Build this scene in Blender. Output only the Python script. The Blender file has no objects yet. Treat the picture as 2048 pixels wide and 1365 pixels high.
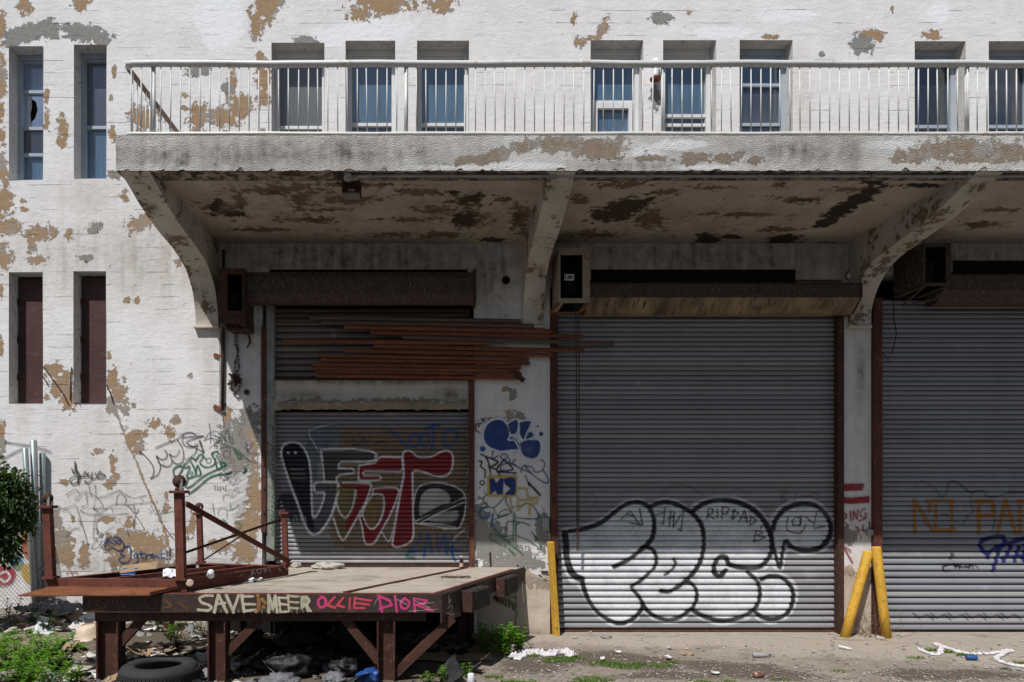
import bpy, bmesh, math, random
import numpy as np
from mathutils import Vector, Matrix, noise as mnoise

random.seed(7); rng = np.random.default_rng(7)
scene = bpy.context.scene
COL = scene.collection

# ------------------------------------------------------------------ camera
F = 1365.33; PPX, PPY = 880.0, 980.0; DIST, EYE = 9.75, 2.057      # photo pixels, metres
cam_data = bpy.data.cameras.new('camera'); cam = bpy.data.objects.new('camera', cam_data); COL.objects.link(cam)
cam.location = (0, -DIST, EYE); cam.rotation_euler = (math.radians(90), 0, 0)
cam_data.sensor_width = 36.0; cam_data.lens = 36.0 * F / 2048
cam_data.shift_x = (1024 - PPX) / 2048; cam_data.shift_y = (PPY - 682.5) / 2048
cam_data.clip_start = 0.05; cam_data.clip_end = 2000
scene.camera = cam

# ------------------------------------------------------------------ light
SUN_DIR = Vector((1.44, 2.36, -4.23)).normalized()                 # the way the light travels
elev = math.asin(-SUN_DIR.z)
world = bpy.data.worlds.new('World'); scene.world = world; world.use_nodes = True
wn = world.node_tree; wn.nodes.clear()
sky = wn.nodes.new('ShaderNodeTexSky'); sky.sky_type = 'NISHITA'; sky.sun_disc = False
sky.sun_elevation = elev; sky.sun_rotation = math.atan2(-SUN_DIR.x, -SUN_DIR.y)
sky.air_density = 1.0; sky.dust_density = 1.0; sky.ozone_density = 1.0
bg = wn.nodes.new('ShaderNodeBackground'); bg.inputs['Strength'].default_value = 0.050
wo = wn.nodes.new('ShaderNodeOutputWorld')
tcw = wn.nodes.new('ShaderNodeTexCoord'); mpw = wn.nodes.new('ShaderNodeMapping'); mpw.inputs['Scale'].default_value = (1, 1, 1.8)
cn = wn.nodes.new('ShaderNodeTexNoise'); cn.inputs['Scale'].default_value = 2.6; cn.inputs['Detail'].default_value = 7; cn.inputs['Roughness'].default_value = .58
cr_ = wn.nodes.new('ShaderNodeMapRange'); cr_.inputs['From Min'].default_value = .54; cr_.inputs['From Max'].default_value = .72; cr_.inputs['To Max'].default_value = .8
cm = wn.nodes.new('ShaderNodeMix'); cm.data_type = 'RGBA'; cm.inputs['B'].default_value = (13, 13.2, 13.6, 1)       # scattered fair-weather clouds
wn.links.new(tcw.outputs['Generated'], mpw.inputs['Vector']); wn.links.new(mpw.outputs[0], cn.inputs['Vector']); wn.links.new(cn.outputs['Fac'], cr_.inputs['Value'])
wn.links.new(cr_.outputs[0], cm.inputs['Factor']); wn.links.new(sky.outputs[0], cm.inputs['A']); wn.links.new(cm.outputs['Result'], bg.inputs[0]); wn.links.new(bg.outputs[0], wo.inputs[0])
sun_data = bpy.data.lights.new('sun', 'SUN'); sun_data.energy = 4.6; sun_data.angle = math.radians(0.53)
sun_data.color = (1.0, 0.965, 0.925)
sun = bpy.data.objects.new('sun', sun_data); COL.objects.link(sun)
sun.location = (-6, -12, 22); sun.rotation_euler = SUN_DIR.to_track_quat('-Z', 'Y').to_euler()
vs = scene.view_settings
vs.view_transform = 'Standard'; vs.look = 'None'; vs.exposure = 0.03; vs.gamma = 1.0; vs.use_curve_mapping = False
scene.cycles.max_bounces = 6; scene.cycles.diffuse_bounces = 3; scene.cycles.transparent_max_bounces = 12

# ------------------------------------------------------------------ pixel <-> metres
def P(px, py, yf=0.0):
    """photo pixel -> point on the plane that stands yf metres in front of the facade"""
    d = DIST - yf
    return Vector(((px - PPX) * d / F, -yf, EYE + (PPY - py) * d / F))
def G(px, py, z=0.0):
    """photo pixel -> point on the level z"""
    d = F * (EYE - z) / (py - PPY)
    return Vector(((px - PPX) * d / F, d - DIST, z))
S0 = F / DIST
def X(px): return (px - PPX) / S0
def Zh(py): return EYE + (PPY - py) / S0

# ------------------------------------------------------------------ objects
def link(o, parent=None):
    COL.objects.link(o)
    if parent is not None: o.parent = parent
    return o
def tag(o, label=None, cat=None, group=None, kind=None):
    if label: o['label'] = label
    if cat: o['category'] = cat
    if group: o['group'] = group
    if kind: o['kind'] = kind
    return o
def empty(name, loc=(0, 0, 0), parent=None, rz=0.0):
    o = bpy.data.objects.new(name, None); o.location = loc; o.rotation_euler.z = rz; o.empty_display_size = 0.1
    return link(o, parent)
def mesh_obj(name, verts, faces, m=None, parent=None, smooth=False, loc=None):
    me = bpy.data.meshes.new(name); me.from_pydata([tuple(v) for v in verts], [], faces); me.update()
    if m: me.materials.append(m)
    if smooth: me.polygons.foreach_set('use_smooth', [True] * len(me.polygons))
    o = bpy.data.objects.new(name, me)
    if loc is not None: o.location = loc
    return link(o, parent)

class MB:
    """collects boxes, tubes, prisms into one mesh"""
    def __init__(s): s.v = []; s.f = []
    def add(s, verts, faces):
        n = len(s.v); s.v += [Vector(v) for v in verts]; s.f += [tuple(i + n for i in q) for q in faces]; return s
    def box(s, a, b):
        x0, x1 = sorted((a[0], b[0])); y0, y1 = sorted((a[1], b[1])); z0, z1 = sorted((a[2], b[2]))
        return s.add([(x0,y0,z0),(x1,y0,z0),(x1,y1,z0),(x0,y1,z0),(x0,y0,z1),(x1,y0,z1),(x1,y1,z1),(x0,y1,z1)],
                     [(0,3,2,1),(4,5,6,7),(0,1,5,4),(1,2,6,5),(2,3,7,6),(3,0,4,7)])
    def bar(s, p, q, w, h, up=(0, 0, 1)):
        """rectangular bar from p to q, w wide and h high"""
        p, q = Vector(p), Vector(q); d = (q - p).normalized(); up = Vector(up)
        if abs(d.dot(up)) > .99: up = Vector((0, 1, 0))
        r = d.cross(up).normalized() * (w / 2); u = r.cross(d).normalized() * (h / 2)
        vs_ = [p-r-u, p+r-u, p+r+u, p-r+u, q-r-u, q+r-u, q+r+u, q-r+u]
        return s.add(vs_, [(0,1,2,3),(7,6,5,4),(0,4,5,1),(1,5,6,2),(2,6,7,3),(3,7,4,0)])
    def tube(s, pts, r, n=8, cap=True):
        pts = [Vector(p) for p in pts]; rings = []
        rr = r if isinstance(r, (list, tuple)) else [r] * len(pts)
        ref = Vector((0.31, 0.17, 0.93))
        for i, p in enumerate(pts):
            d = (pts[min(i+1, len(pts)-1)] - pts[max(i-1, 0)])
            d = d.normalized() if d.length > 1e-9 else Vector((0, 0, 1))
            a = d.cross(ref if abs(d.dot(ref)) < .95 else Vector((1, 0, 0))).normalized(); b = d.cross(a)
            rings.append([p + (a * math.cos(2*math.pi*k/n) + b * math.sin(2*math.pi*k/n)) * rr[i] for k in range(n)])
        base = len(s.v)
        for rg in rings: s.v += rg
        for i in range(len(pts) - 1):
            for k in range(n):
                a0 = base + i*n + k; a1 = base + i*n + (k+1) % n
                s.f.append((a0, a1, a1 + n, a0 + n))
        if cap:
            s.f.append(tuple(base + k for k in range(n))[::-1]); s.f.append(tuple(base + (len(pts)-1)*n + k for k in range(n)))
        return s
    def prism(s, poly, axis, a, b):
        """extrude a 2-d polygon along axis ('x': poly=(y,z); 'y': poly=(x,z); 'z': poly=(x,y)) from a to b"""
        f = {'x': lambda p, t: (t, p[0], p[1]), 'y': lambda p, t: (p[0], t, p[1]), 'z': lambda p, t: (p[0], p[1], t)}[axis]
        n = len(poly)
        return s.add([f(p, a) for p in poly] + [f(p, b) for p in poly],
                     [tuple(range(n))[::-1], tuple(range(n, 2*n))] + [(i, (i+1) % n, (i+1) % n + n, i + n) for i in range(n)])
    def lathe(s, prof, c=(0, 0, 0), n=20):
        c = Vector(c); base = len(s.v)
        for r, z in prof:
            for k in range(n):
                a = 2*math.pi*k/n; s.v.append(c + Vector((r*math.cos(a), r*math.sin(a), z)))
        for i in range(len(prof)-1):
            for k in range(n):
                a0 = base+i*n+k; a1 = base+i*n+(k+1) % n; s.f.append((a0, a1, a1+n, a0+n))
        return s
    def build(s, name, m, parent=None, smooth=False, bevel=0.0, loc=None, fix=True):
        o = mesh_obj(name, s.v, s.f, m, parent, smooth, loc)
        if fix or bevel:
            bm = bmesh.new(); bm.from_mesh(o.data)
            if fix: bmesh.ops.recalc_face_normals(bm, faces=bm.faces)
            if bevel:
                bmesh.ops.bevel(bm, geom=list(bm.edges), offset=bevel, segments=1, affect='EDGES', clamp_overlap=True)
            bm.to_mesh(o.data); bm.free()
        return o
def share(o, parent=None, loc=None, name=None):
    c = o.copy()
    if name: c.name = name
    link(c)
    c.parent = parent
    if loc is not None: c.location = loc
    return c

# ------------------------------------------------------------------ materials
class NT:
    def __init__(s, name):
        s.m = bpy.data.materials.new(name); s.m.use_nodes = True; s.t = s.m.node_tree; s.t.nodes.clear()
        s.out = s.t.nodes.new('ShaderNodeOutputMaterial'); s._obj = None
    def n(s, typ, ins=None, **props):
        nd = s.t.nodes.new('ShaderNode' + typ)
        for k, v in props.items(): setattr(nd, k, v)
        for k, v in (ins or {}).items(): s.set(nd.inputs[k], v)
        return nd
    def set(s, inp, v):
        if isinstance(v, bpy.types.NodeSocket): s.t.links.new(v, inp)
        elif isinstance(v, bpy.types.Node): s.t.links.new(v.outputs[0], inp)
        elif isinstance(v, tuple) and len(v) == 3 and inp.type == 'RGBA': inp.default_value = (*v, 1)
        else: inp.default_value = v
    @property
    def obj(s):
        if s._obj is None: s._obj = s.n('TexCoord').outputs['Object']
        return s._obj
    def pos(s): return s.n('NewGeometry').outputs['Position']
    def math(s, op, a, b=None, clamp=False):
        nd = s.n('Math', operation=op, use_clamp=clamp); s.set(nd.inputs[0], a)
        if b is not None: s.set(nd.inputs[1], b)
        return nd.outputs[0]
    def noise(s, scale, detail=5.0, rough=.55, vec=None, dist=0.0):
        return s.n('TexNoise', {'Vector': vec if vec is not None else s.pos(), 'Scale': scale, 'Detail': detail, 'Roughness': rough, 'Distortion': dist}).outputs['Fac']
    def ramp(s, v, lo, hi, a=0.0, b=1.0):
        return s.n('MapRange', {'Value': v, 'From Min': lo, 'From Max': hi, 'To Min': a, 'To Max': b}).outputs[0]
    def mix(s, fac, a, b, mode='MIX'):
        nd = s.n('Mix', data_type='RGBA', blend_type=mode); s.set(nd.inputs['Factor'], fac); s.set(nd.inputs['A'], a); s.set(nd.inputs['B'], b)
        return nd.outputs['Result']
    def scalevec(s, v, sc): return s.n('VectorMath', {0: v, 1: sc}, operation='MULTIPLY').outputs[0]
    def bump(s, h, strength=.5, dist=.01):
        return s.n('Bump', {'Height': h, 'Strength': strength, 'Distance': dist}).outputs[0]
    def bsdf(s, color, rough=.8, metal=0.0, normal=None, spec=.3, **kw):
        ins = {'Base Color': color, 'Roughness': rough, 'Metallic': metal, 'Specular IOR Level': spec}
        if normal is not None: ins['Normal'] = normal
        ins.update(kw)
        b = s.n('BsdfPrincipled', ins); return b.outputs[0]
    def done(s, sh): s.t.links.new(sh, s.out.inputs['Surface']); return s.m

def mat_simple(name, c1, c2, scale=8, rough=.8, metal=0.0, bump=.3, spec=.3, fine=60, lo=.35, hi=.65, c3=None, bd=.006, sheen=None):
    t = NT(name); n1 = t.noise(scale, 6, .6); nf = t.noise(fine, 3, .6)
    col = t.mix(t.ramp(n1, lo, hi), c1, c2)
    if c3: col = t.mix(t.ramp(t.noise(scale * 2.3, 6, .65), .58, .66), col, c3)
    col = t.mix(t.ramp(nf, .3, .7, .0, .35), col, t.mix(1.0, col, (.55, .55, .55), 'MULTIPLY'))
    h = t.math('ADD', n1, t.math('MULTIPLY', nf, .5))
    return t.done(t.bsdf(col, rough, metal, t.bump(h, bump, bd), spec))

def mat_masked(name, base1, base2, peel_c1, peel_c2, grey_c, stain_c, white_c, boards=.0, noise_amp=.62, rough=.85, chips=True, pebble=0.0, grain=40, lines=True, ridge=.5):
    """painted masonry: mask.r bare patches, mask.g cement patches, mask.b stains, mask.a fresh plaster"""
    t = NT(name); pos = t.pos()
    at = t.n('Attribute', attribute_name='mask'); sep = t.n('SeparateColor', {'Color': at.outputs['Color']})
    r, g, b, a = sep.outputs[0], sep.outputs[1], sep.outputs[2], at.outputs['Alpha']
    nA = t.noise(6.5, 6, .7, pos); nB = t.noise(2.3, 4, .6, pos); nF = t.noise(grain, 3, .7, pos); nC = t.noise(13, 5, .66, pos)
    amp = lambda nn, k: t.math('MULTIPLY', t.math('SUBTRACT', nn, .5), k)
    jit = t.math('ADD', amp(nA, noise_amp * 2), amp(nC, noise_amp * 2.2))
    rj = t.math('ADD', r, jit); pe = t.ramp(rj, .49, .51); rim = t.math('MULTIPLY', t.ramp(rj, .40, .48), t.math('SUBTRACT', 1.0, pe))
    if chips:
        chip = t.ramp(t.math('ADD', nC, amp(nB, .35)), .735, .75)
        pe = t.math('MAXIMUM', pe, chip)
    ge = t.ramp(t.math('ADD', g, t.math('MULTIPLY', jit, .7)), .46, .54)
    # stains run down the wall
    sv = t.scalevec(pos, (9.0, 9.0, .7)); nS = t.noise(1.0, 4, .6, sv)
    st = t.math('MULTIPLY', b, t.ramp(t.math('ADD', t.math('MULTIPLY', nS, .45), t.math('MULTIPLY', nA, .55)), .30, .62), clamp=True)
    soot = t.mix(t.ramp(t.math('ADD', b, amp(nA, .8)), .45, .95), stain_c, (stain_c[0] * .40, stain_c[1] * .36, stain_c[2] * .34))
    wh = t.ramp(t.math('ADD', a, amp(nA, .9)), .45, .6)
    col = t.mix(t.ramp(nB, .35, .68), base1, base2)
    col = t.mix(t.ramp(nS, .58, .85, 0, .20), col, stain_c)
    # fine soiling: speckle and scuffs
    col = t.mix(t.ramp(nF, .55, .75, 0, .16), col, stain_c)
    col = t.mix(wh, col, white_c)
    bare = t.mix(t.ramp(nC, .35, .65), peel_c1, peel_c2)
    bare = t.mix(t.ramp(t.math('ADD', nB, amp(nC, .5)), .56, .6, 0, .8), bare, tuple(c * 1.0 for c in grey_c))
    bare = t.mix(t.ramp(nF, .5, .72, 0, .6), bare, tuple(c * .55 for c in peel_c2))
    col = t.mix(t.math('MULTIPLY', rim, .35), col, stain_c)
    col = t.mix(pe, col, bare)
    grey = t.mix(t.ramp(nF, .3, .7), grey_c, tuple(c * .62 for c in grey_c))
    col = t.mix(ge, col, grey)
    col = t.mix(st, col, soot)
    # the paint film stands proud of the bare wall; its broken edge catches light
    h = t.math('ADD', t.math('MULTIPLY', nF, .28 + pebble * .15), t.math('MULTIPLY', nC, .6))
    h = t.math('SUBTRACT', t.math('ADD', h, t.math('MULTIPLY', rim, .5)), t.math('MULTIPLY', t.math('MAXIMUM', pe, ge), 1.5))
    if boards:
        z = t.n('SeparateXYZ', {0: pos}).outputs[2] if lines else t.n('SeparateXYZ', {0: pos}).outputs[1]
        wv = t.math('ADD', t.math('DIVIDE', z, boards), amp(t.noise(.7, 3, .5, pos), .25))
        fr = t.math('FRACT', wv)
        ln = t.math('MULTIPLY', t.ramp(fr, .0, .045, 1, 0), t.ramp(t.noise(1.6, 4, .7, t.scalevec(pos, (1.0, 1.0, 6.0))), .5, .66))
        h = t.math('SUBTRACT', h, t.math('MULTIPLY', ln, .9))
        col = t.mix(t.math('MULTIPLY', ln, .16), col, stain_c)
        # long trowel ridges along the boards
        h = t.math('ADD', h, t.math('MULTIPLY', t.noise(1.0, 4, .65, t.scalevec(pos, (4.0, 4.0, 13.0) if lines else (4.0, 13.0, 4.0))), ridge))
    if pebble:
        vo = t.n('TexVoronoi', {'Vector': pos, 'Scale': 85.0}).outputs['Distance']
        h = t.math('ADD', h, t.math('MULTIPLY', vo, pebble))
    return t.done(t.bsdf(col, rough, 0, t.bump(h, .75, .014), .2))

def mat_rust(name, c1=(.10, .035, .02), c2=(.19, .062, .032), c3=(.33, .13, .045), scale=6, streak=(1, 1, 1), rough=.78, spec=.3, cov=.56):
    t = NT(name); v = t.scalevec(t.pos(), streak)
    n1 = t.noise(scale, 8, .65, v); n2 = t.noise(scale * 3.1, 8, .7, v); nf = t.noise(90, 4, .7)
    col = t.mix(t.ramp(n1, .35, .65), c1, c2); col = t.mix(t.ramp(n2, cov, cov + .08), col, c3)
    col = t.mix(t.ramp(nf, .5, .72, 0, .75), col, tuple(c * .35 for c in c1))
    col = t.mix(t.ramp(t.noise(scale * 1.7, 5, .7), .56, .68, 0, .55), col, tuple(c * .5 for c in c1))
    return t.done(t.bsdf(col, rough, 0, t.bump(t.math('ADD', n2, t.math('MULTIPLY', nf, .7)), .7, .008), spec))

def mat_shutter(name, c=(.275, .28, .295), dirt=(.10, .075, .06), rough=.42):
    t = NT(name); pos = t.pos()
    n1 = t.noise(1.3, 6, .6, t.scalevec(pos, (2.2, 5, .5))); n2 = t.noise(30, 5, .7, t.scalevec(pos, (.25, 1, 1))); n3 = t.noise(3.0, 8, .65)
    col = t.mix(t.ramp(n1, .5, .85, 0, .38), c, dirt)
    col = t.mix(t.ramp(n2, .6, .75, 0, .5), col, dirt)
    col = t.mix(t.ramp(n3, .62, .72, 0, .45), col, (.5, .5, .5))
    rnd = t.n('ObjectInfo').outputs['Random']; col = t.mix(t.ramp(rnd, 0, 1, 0, .30), col, dirt); col = t.mix(t.math('MULTIPLY', t.ramp(rnd, .82, .9), .4), col, (.42, .41, .40))
    r = t.ramp(n2, .3, .7, rough, rough + .25)
    return t.done(t.bsdf(col, r, .08, t.bump(n3, .2, .01), .45))

def mat_paint(name, wear=.0, rough=.55, patch=.0):
    t = NT(name); at = t.n('Attribute', attribute_name='paint')
    nf = t.noise(45, 6, .7); n2 = t.noise(9, 7, .7)
    a = t.math('MULTIPLY', at.outputs['Alpha'], t.ramp(nf, .30, .50, 1 - wear, 1.0)); a = t.math('MULTIPLY', a, t.ramp(t.noise(3.3, 5, .7), .34, .52, .72, 1.0))
    if patch: a = t.math('MULTIPLY', a, t.ramp(n2, .5 + patch * .1, .62 + patch * .1, 1.0, 0.15))
    col = t.mix(t.ramp(n2, .3, .7, 0, .25), at.outputs['Color'], t.mix(1.0, at.outputs['Color'], (.6, .6, .6), 'MULTIPLY'))
    sh = t.n('MixShader', {0: a, 1: t.n('BsdfTransparent').outputs[0], 2: t.bsdf(col, rough, 0, None, .3)})
    return t.done(sh.outputs[0])

M = {}
M['wall'] = mat_masked('painted_wall', (.69, .685, .69), (.79, .785, .795), (.39, .26, .15), (.31, .215, .135), (.30, .295, .285), (.33, .265, .19), (.80, .82, .86), boards=.178)
M['fascia'] = mat_masked('fascia_stucco', (.50, .49, .47), (.66, .65, .63), (.25, .19, .14), (.33, .27, .21), (.34, .33, .31), (.20, .18, .155), (.74, .75, .76), noise_amp=.6, chips=False, pebble=.9, grain=70)
M['soffit'] = mat_masked('soffit_paint', (.44, .37, .295), (.56, .485, .40), (.15, .095, .06), (.24, .165, .11), (.06, .048, .038), (.12, .08, .05), (.6, .58, .55), boards=.16, lines=False)
M['bracket'] = mat_masked('bracket_paint', (.50, .45, .385), (.62, .575, .51), (.20, .11, .06), (.26, .17, .105), (.2, .17, .14), (.16, .12, .08), (.7, .7, .7))
M['rust'] = mat_rust('rusty_steel', (.045, .02, .015), (.082, .033, .022), (.15, .065, .035), 5, (1, 1, .7))
M['rust_red'] = mat_rust('red_oxide_steel', (.115, .036, .025), (.175, .055, .036), (.07, .028, .022), 5)
M['rust_dark'] = mat_rust('dark_brown_steel', (.045, .022, .017), (.075, .034, .025), (.14, .06, .03), 5)
M['rust_guide'] = mat_rust('brown_guide_steel', (.075, .028, .02), (.12, .045, .03), (.19, .075, .035), 4, (1, 1, .4))
M['rust_orange'] = mat_rust('orange_rust_slat', (.11, .038, .02), (.23, .08, .03), (.36, .15, .05), 5, (.5, 3, 6), .7)
M['rust_grey'] = mat_rust('weathered_slat', (.075, .05, .04), (.13, .085, .065), (.20, .085, .04), 5, (.4, 3, 5), .55, .4)
M['hood_dark'] = mat_rust('hood_brown', (.055, .035, .03), (.085, .055, .045), (.28, .225, .18), 6, (7, 1, .6), .7)
M['hood_tan'] = mat_rust('hood_peeling', (.10, .07, .045), (.38, .27, .155), (.075, .05, .035), 1.5, (3.4, 1, .6), .75)
M['shutter'] = mat_shutter('shutter_steel')
M['shutter_b'] = mat_shutter('shutter_steel_bluish', (.265, .28, .315), (.13, .10, .08), .4)
M['shutter_old'] = mat_shutter('shutter_steel_brown', (.16, .135, .12), (.075, .045, .03), .5)
M['shutter_small'] = mat_shutter('shutter_steel_small', (.20, .20, .215), (.12, .085, .06), .45)
M['jamb'] = mat_simple('jamb_channel', (.34, .36, .33), (.22, .22, .20), 6, .6, .3, .3, c3=(.15, .09, .06))
M['lintel'] = mat_masked('lintel_concrete', (.42, .40, .35), (.52, .50, .45), (.27, .20, .135), (.34, .26, .18), (.22, .18, .14), (.25, .2, .15), (.65, .64, .6), boards=0)
M['rail'] = mat_simple('rail_paint', (.70, .71, .70), (.62, .63, .62), 3, .42, 0, .08, .5, c3=(.55, .50, .44))
M['rail_rust'] = mat_rust('rail_rusted', (.45, .36, .30), (.30, .19, .13), (.62, .58, .54), 7)
M['frame_white'] = mat_simple('window_frame_white', (.76, .77, .79), (.68, .69, .72), 4, .45, 0, .06, .4)
M['frame_grey'] = mat_simple('window_frame_grey', (.42, .48, .56), (.36, .42, .50), 4, .45, 0, .06, .4)
M['plate'] = mat_rust('brown_window_plate', (.060, .028, .027), (.080, .038, .036), (.10, .05, .045), 3, (1, 1, 1), .62)
M['black'] = mat_simple('plain_black', (.012, .011, .010), (.02, .018, .016), 5, .9, 0, .1, .1)
M['conduit'] = mat_simple('grey_conduit', (.42, .42, .41), (.30, .29, .28), 5, .4, .5, .1, .4)
M['yellow'] = mat_rust('yellow_bollard_paint', (.60, .34, .04), (.68, .40, .05), (.20, .12, .06), 9, (1, 1, .45), .65, .3, .57)
M['concrete'] = mat_simple('bare_concrete', (.42, .38, .33), (.33, .30, .26), 7, .9, 0, .6, .2, c3=(.5, .47, .43))
M['chain'] = mat_rust('chain_rust', (.05, .03, .022), (.09, .045, .03), (.15, .07, .04), 30)
M['paint_door'] = mat_paint('spray_paint_shutter', .25)
M['paint_wall'] = mat_paint('spray_paint_wall', .2, .6)
M['paint_worn'] = mat_paint('worn_paint', .5, .6, .9)

# ------------------------------------------------------------------ masks: soft blobs in photo pixels
def blob(px, py, items):
    """items: (cx,cy,rx,ry[,rot deg]) ellipses or ('l', [(x,y)..], w) lines -> .5 on the outline"""
    v = np.zeros(px.shape, np.float32)
    for it in items:
        if it[0] == 'l':
            d = np.full(px.shape, 1e9, np.float32); pts = it[1]
            for (x0, y0), (x1, y1) in zip(pts[:-1], pts[1:]):
                dx, dy = x1-x0, y1-y0; L = dx*dx+dy*dy + 1e-9
                tt = np.clip(((px-x0)*dx+(py-y0)*dy)/L, 0, 1)
                d = np.minimum(d, np.hypot(px-x0-tt*dx, py-y0-tt*dy))
            r = d / it[2]
        else:
            cx, cy, rx, ry = it[:4]; a = math.radians(it[4]) if len(it) > 4 else 0
            dx, dy = px-cx, py-cy; c, s = math.cos(a), math.sin(a)
            r = np.hypot((dx*c+dy*s)/rx, (-dx*s+dy*c)/ry)
        v = np.maximum(v, np.clip(1-.5*r, 0, 1))
    return v
def set_mask(me, rgba, name='mask'):
    at = me.attributes.new(name, 'FLOAT_COLOR', 'POINT'); at.data.foreach_set('color', np.ascontiguousarray(rgba, np.float32).ravel())
def grid_mesh(name, us, vs_, to3d, m, parent, holes=(), maskfn=None, attr='mask', keep=None, smooth=False):
    """rectangular grid on the lines us x vs_; to3d(U,V)->(n,3); holes: (u0,u1,v0,v1) left open"""
    us = np.asarray(us, float); vs_ = np.asarray(vs_, float); nu, nv = len(us), len(vs_)
    U, V = np.meshgrid(us, vs_); co = to3d(U.ravel(), V.ravel())
    cu = (us[:-1]+us[1:])/2; cv = (vs_[:-1]+vs_[1:])/2; CU, CV = np.meshgrid(cu, cv)
    ok = np.ones(CU.shape, bool)
    for (a, b, c, d) in holes: ok &= ~((CU > a) & (CU < b) & (CV > c) & (CV < d))
    if keep is not None: ok &= keep
    j, i = np.nonzero(ok); q = np.stack([j*nu+i, j*nu+i+1, (j+1)*nu+i+1, (j+1)*nu+i], 1)
    used = np.unique(q); remap = np.zeros(nu*nv, np.int64); remap[used] = np.arange(len(used)); q = remap[q]
    me = bpy.data.meshes.new(name)
    me.vertices.add(len(used)); me.vertices.foreach_set('co', np.ascontiguousarray(co[used], np.float32).ravel())
    me.loops.add(q.size); me.loops.foreach_set('vertex_index', q.ravel().astype(np.int32))
    me.polygons.add(len(q)); me.polygons.foreach_set('loop_start', np.arange(0, q.size, 4, dtype=np.int32))
    me.update(calc_edges=True); me.validate()
    if maskfn is not None: set_mask(me, maskfn(U.ravel()[used], V.ravel()[used]), attr)
    if smooth: me.polygons.foreach_set('use_smooth', [True]*len(me.polygons))
    if m: me.materials.append(m)
    return link(bpy.data.objects.new(name, me), parent)
def mask4(r=None, g=None, b=None, a=None, n=None):
    if n is None: n = len(next(c for c in (r, g, b, a) if c is not None))
    z = np.zeros(n, np.float32)
    return np.stack([z if c is None else c for c in (r, g, b, a)], 1)

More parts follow.
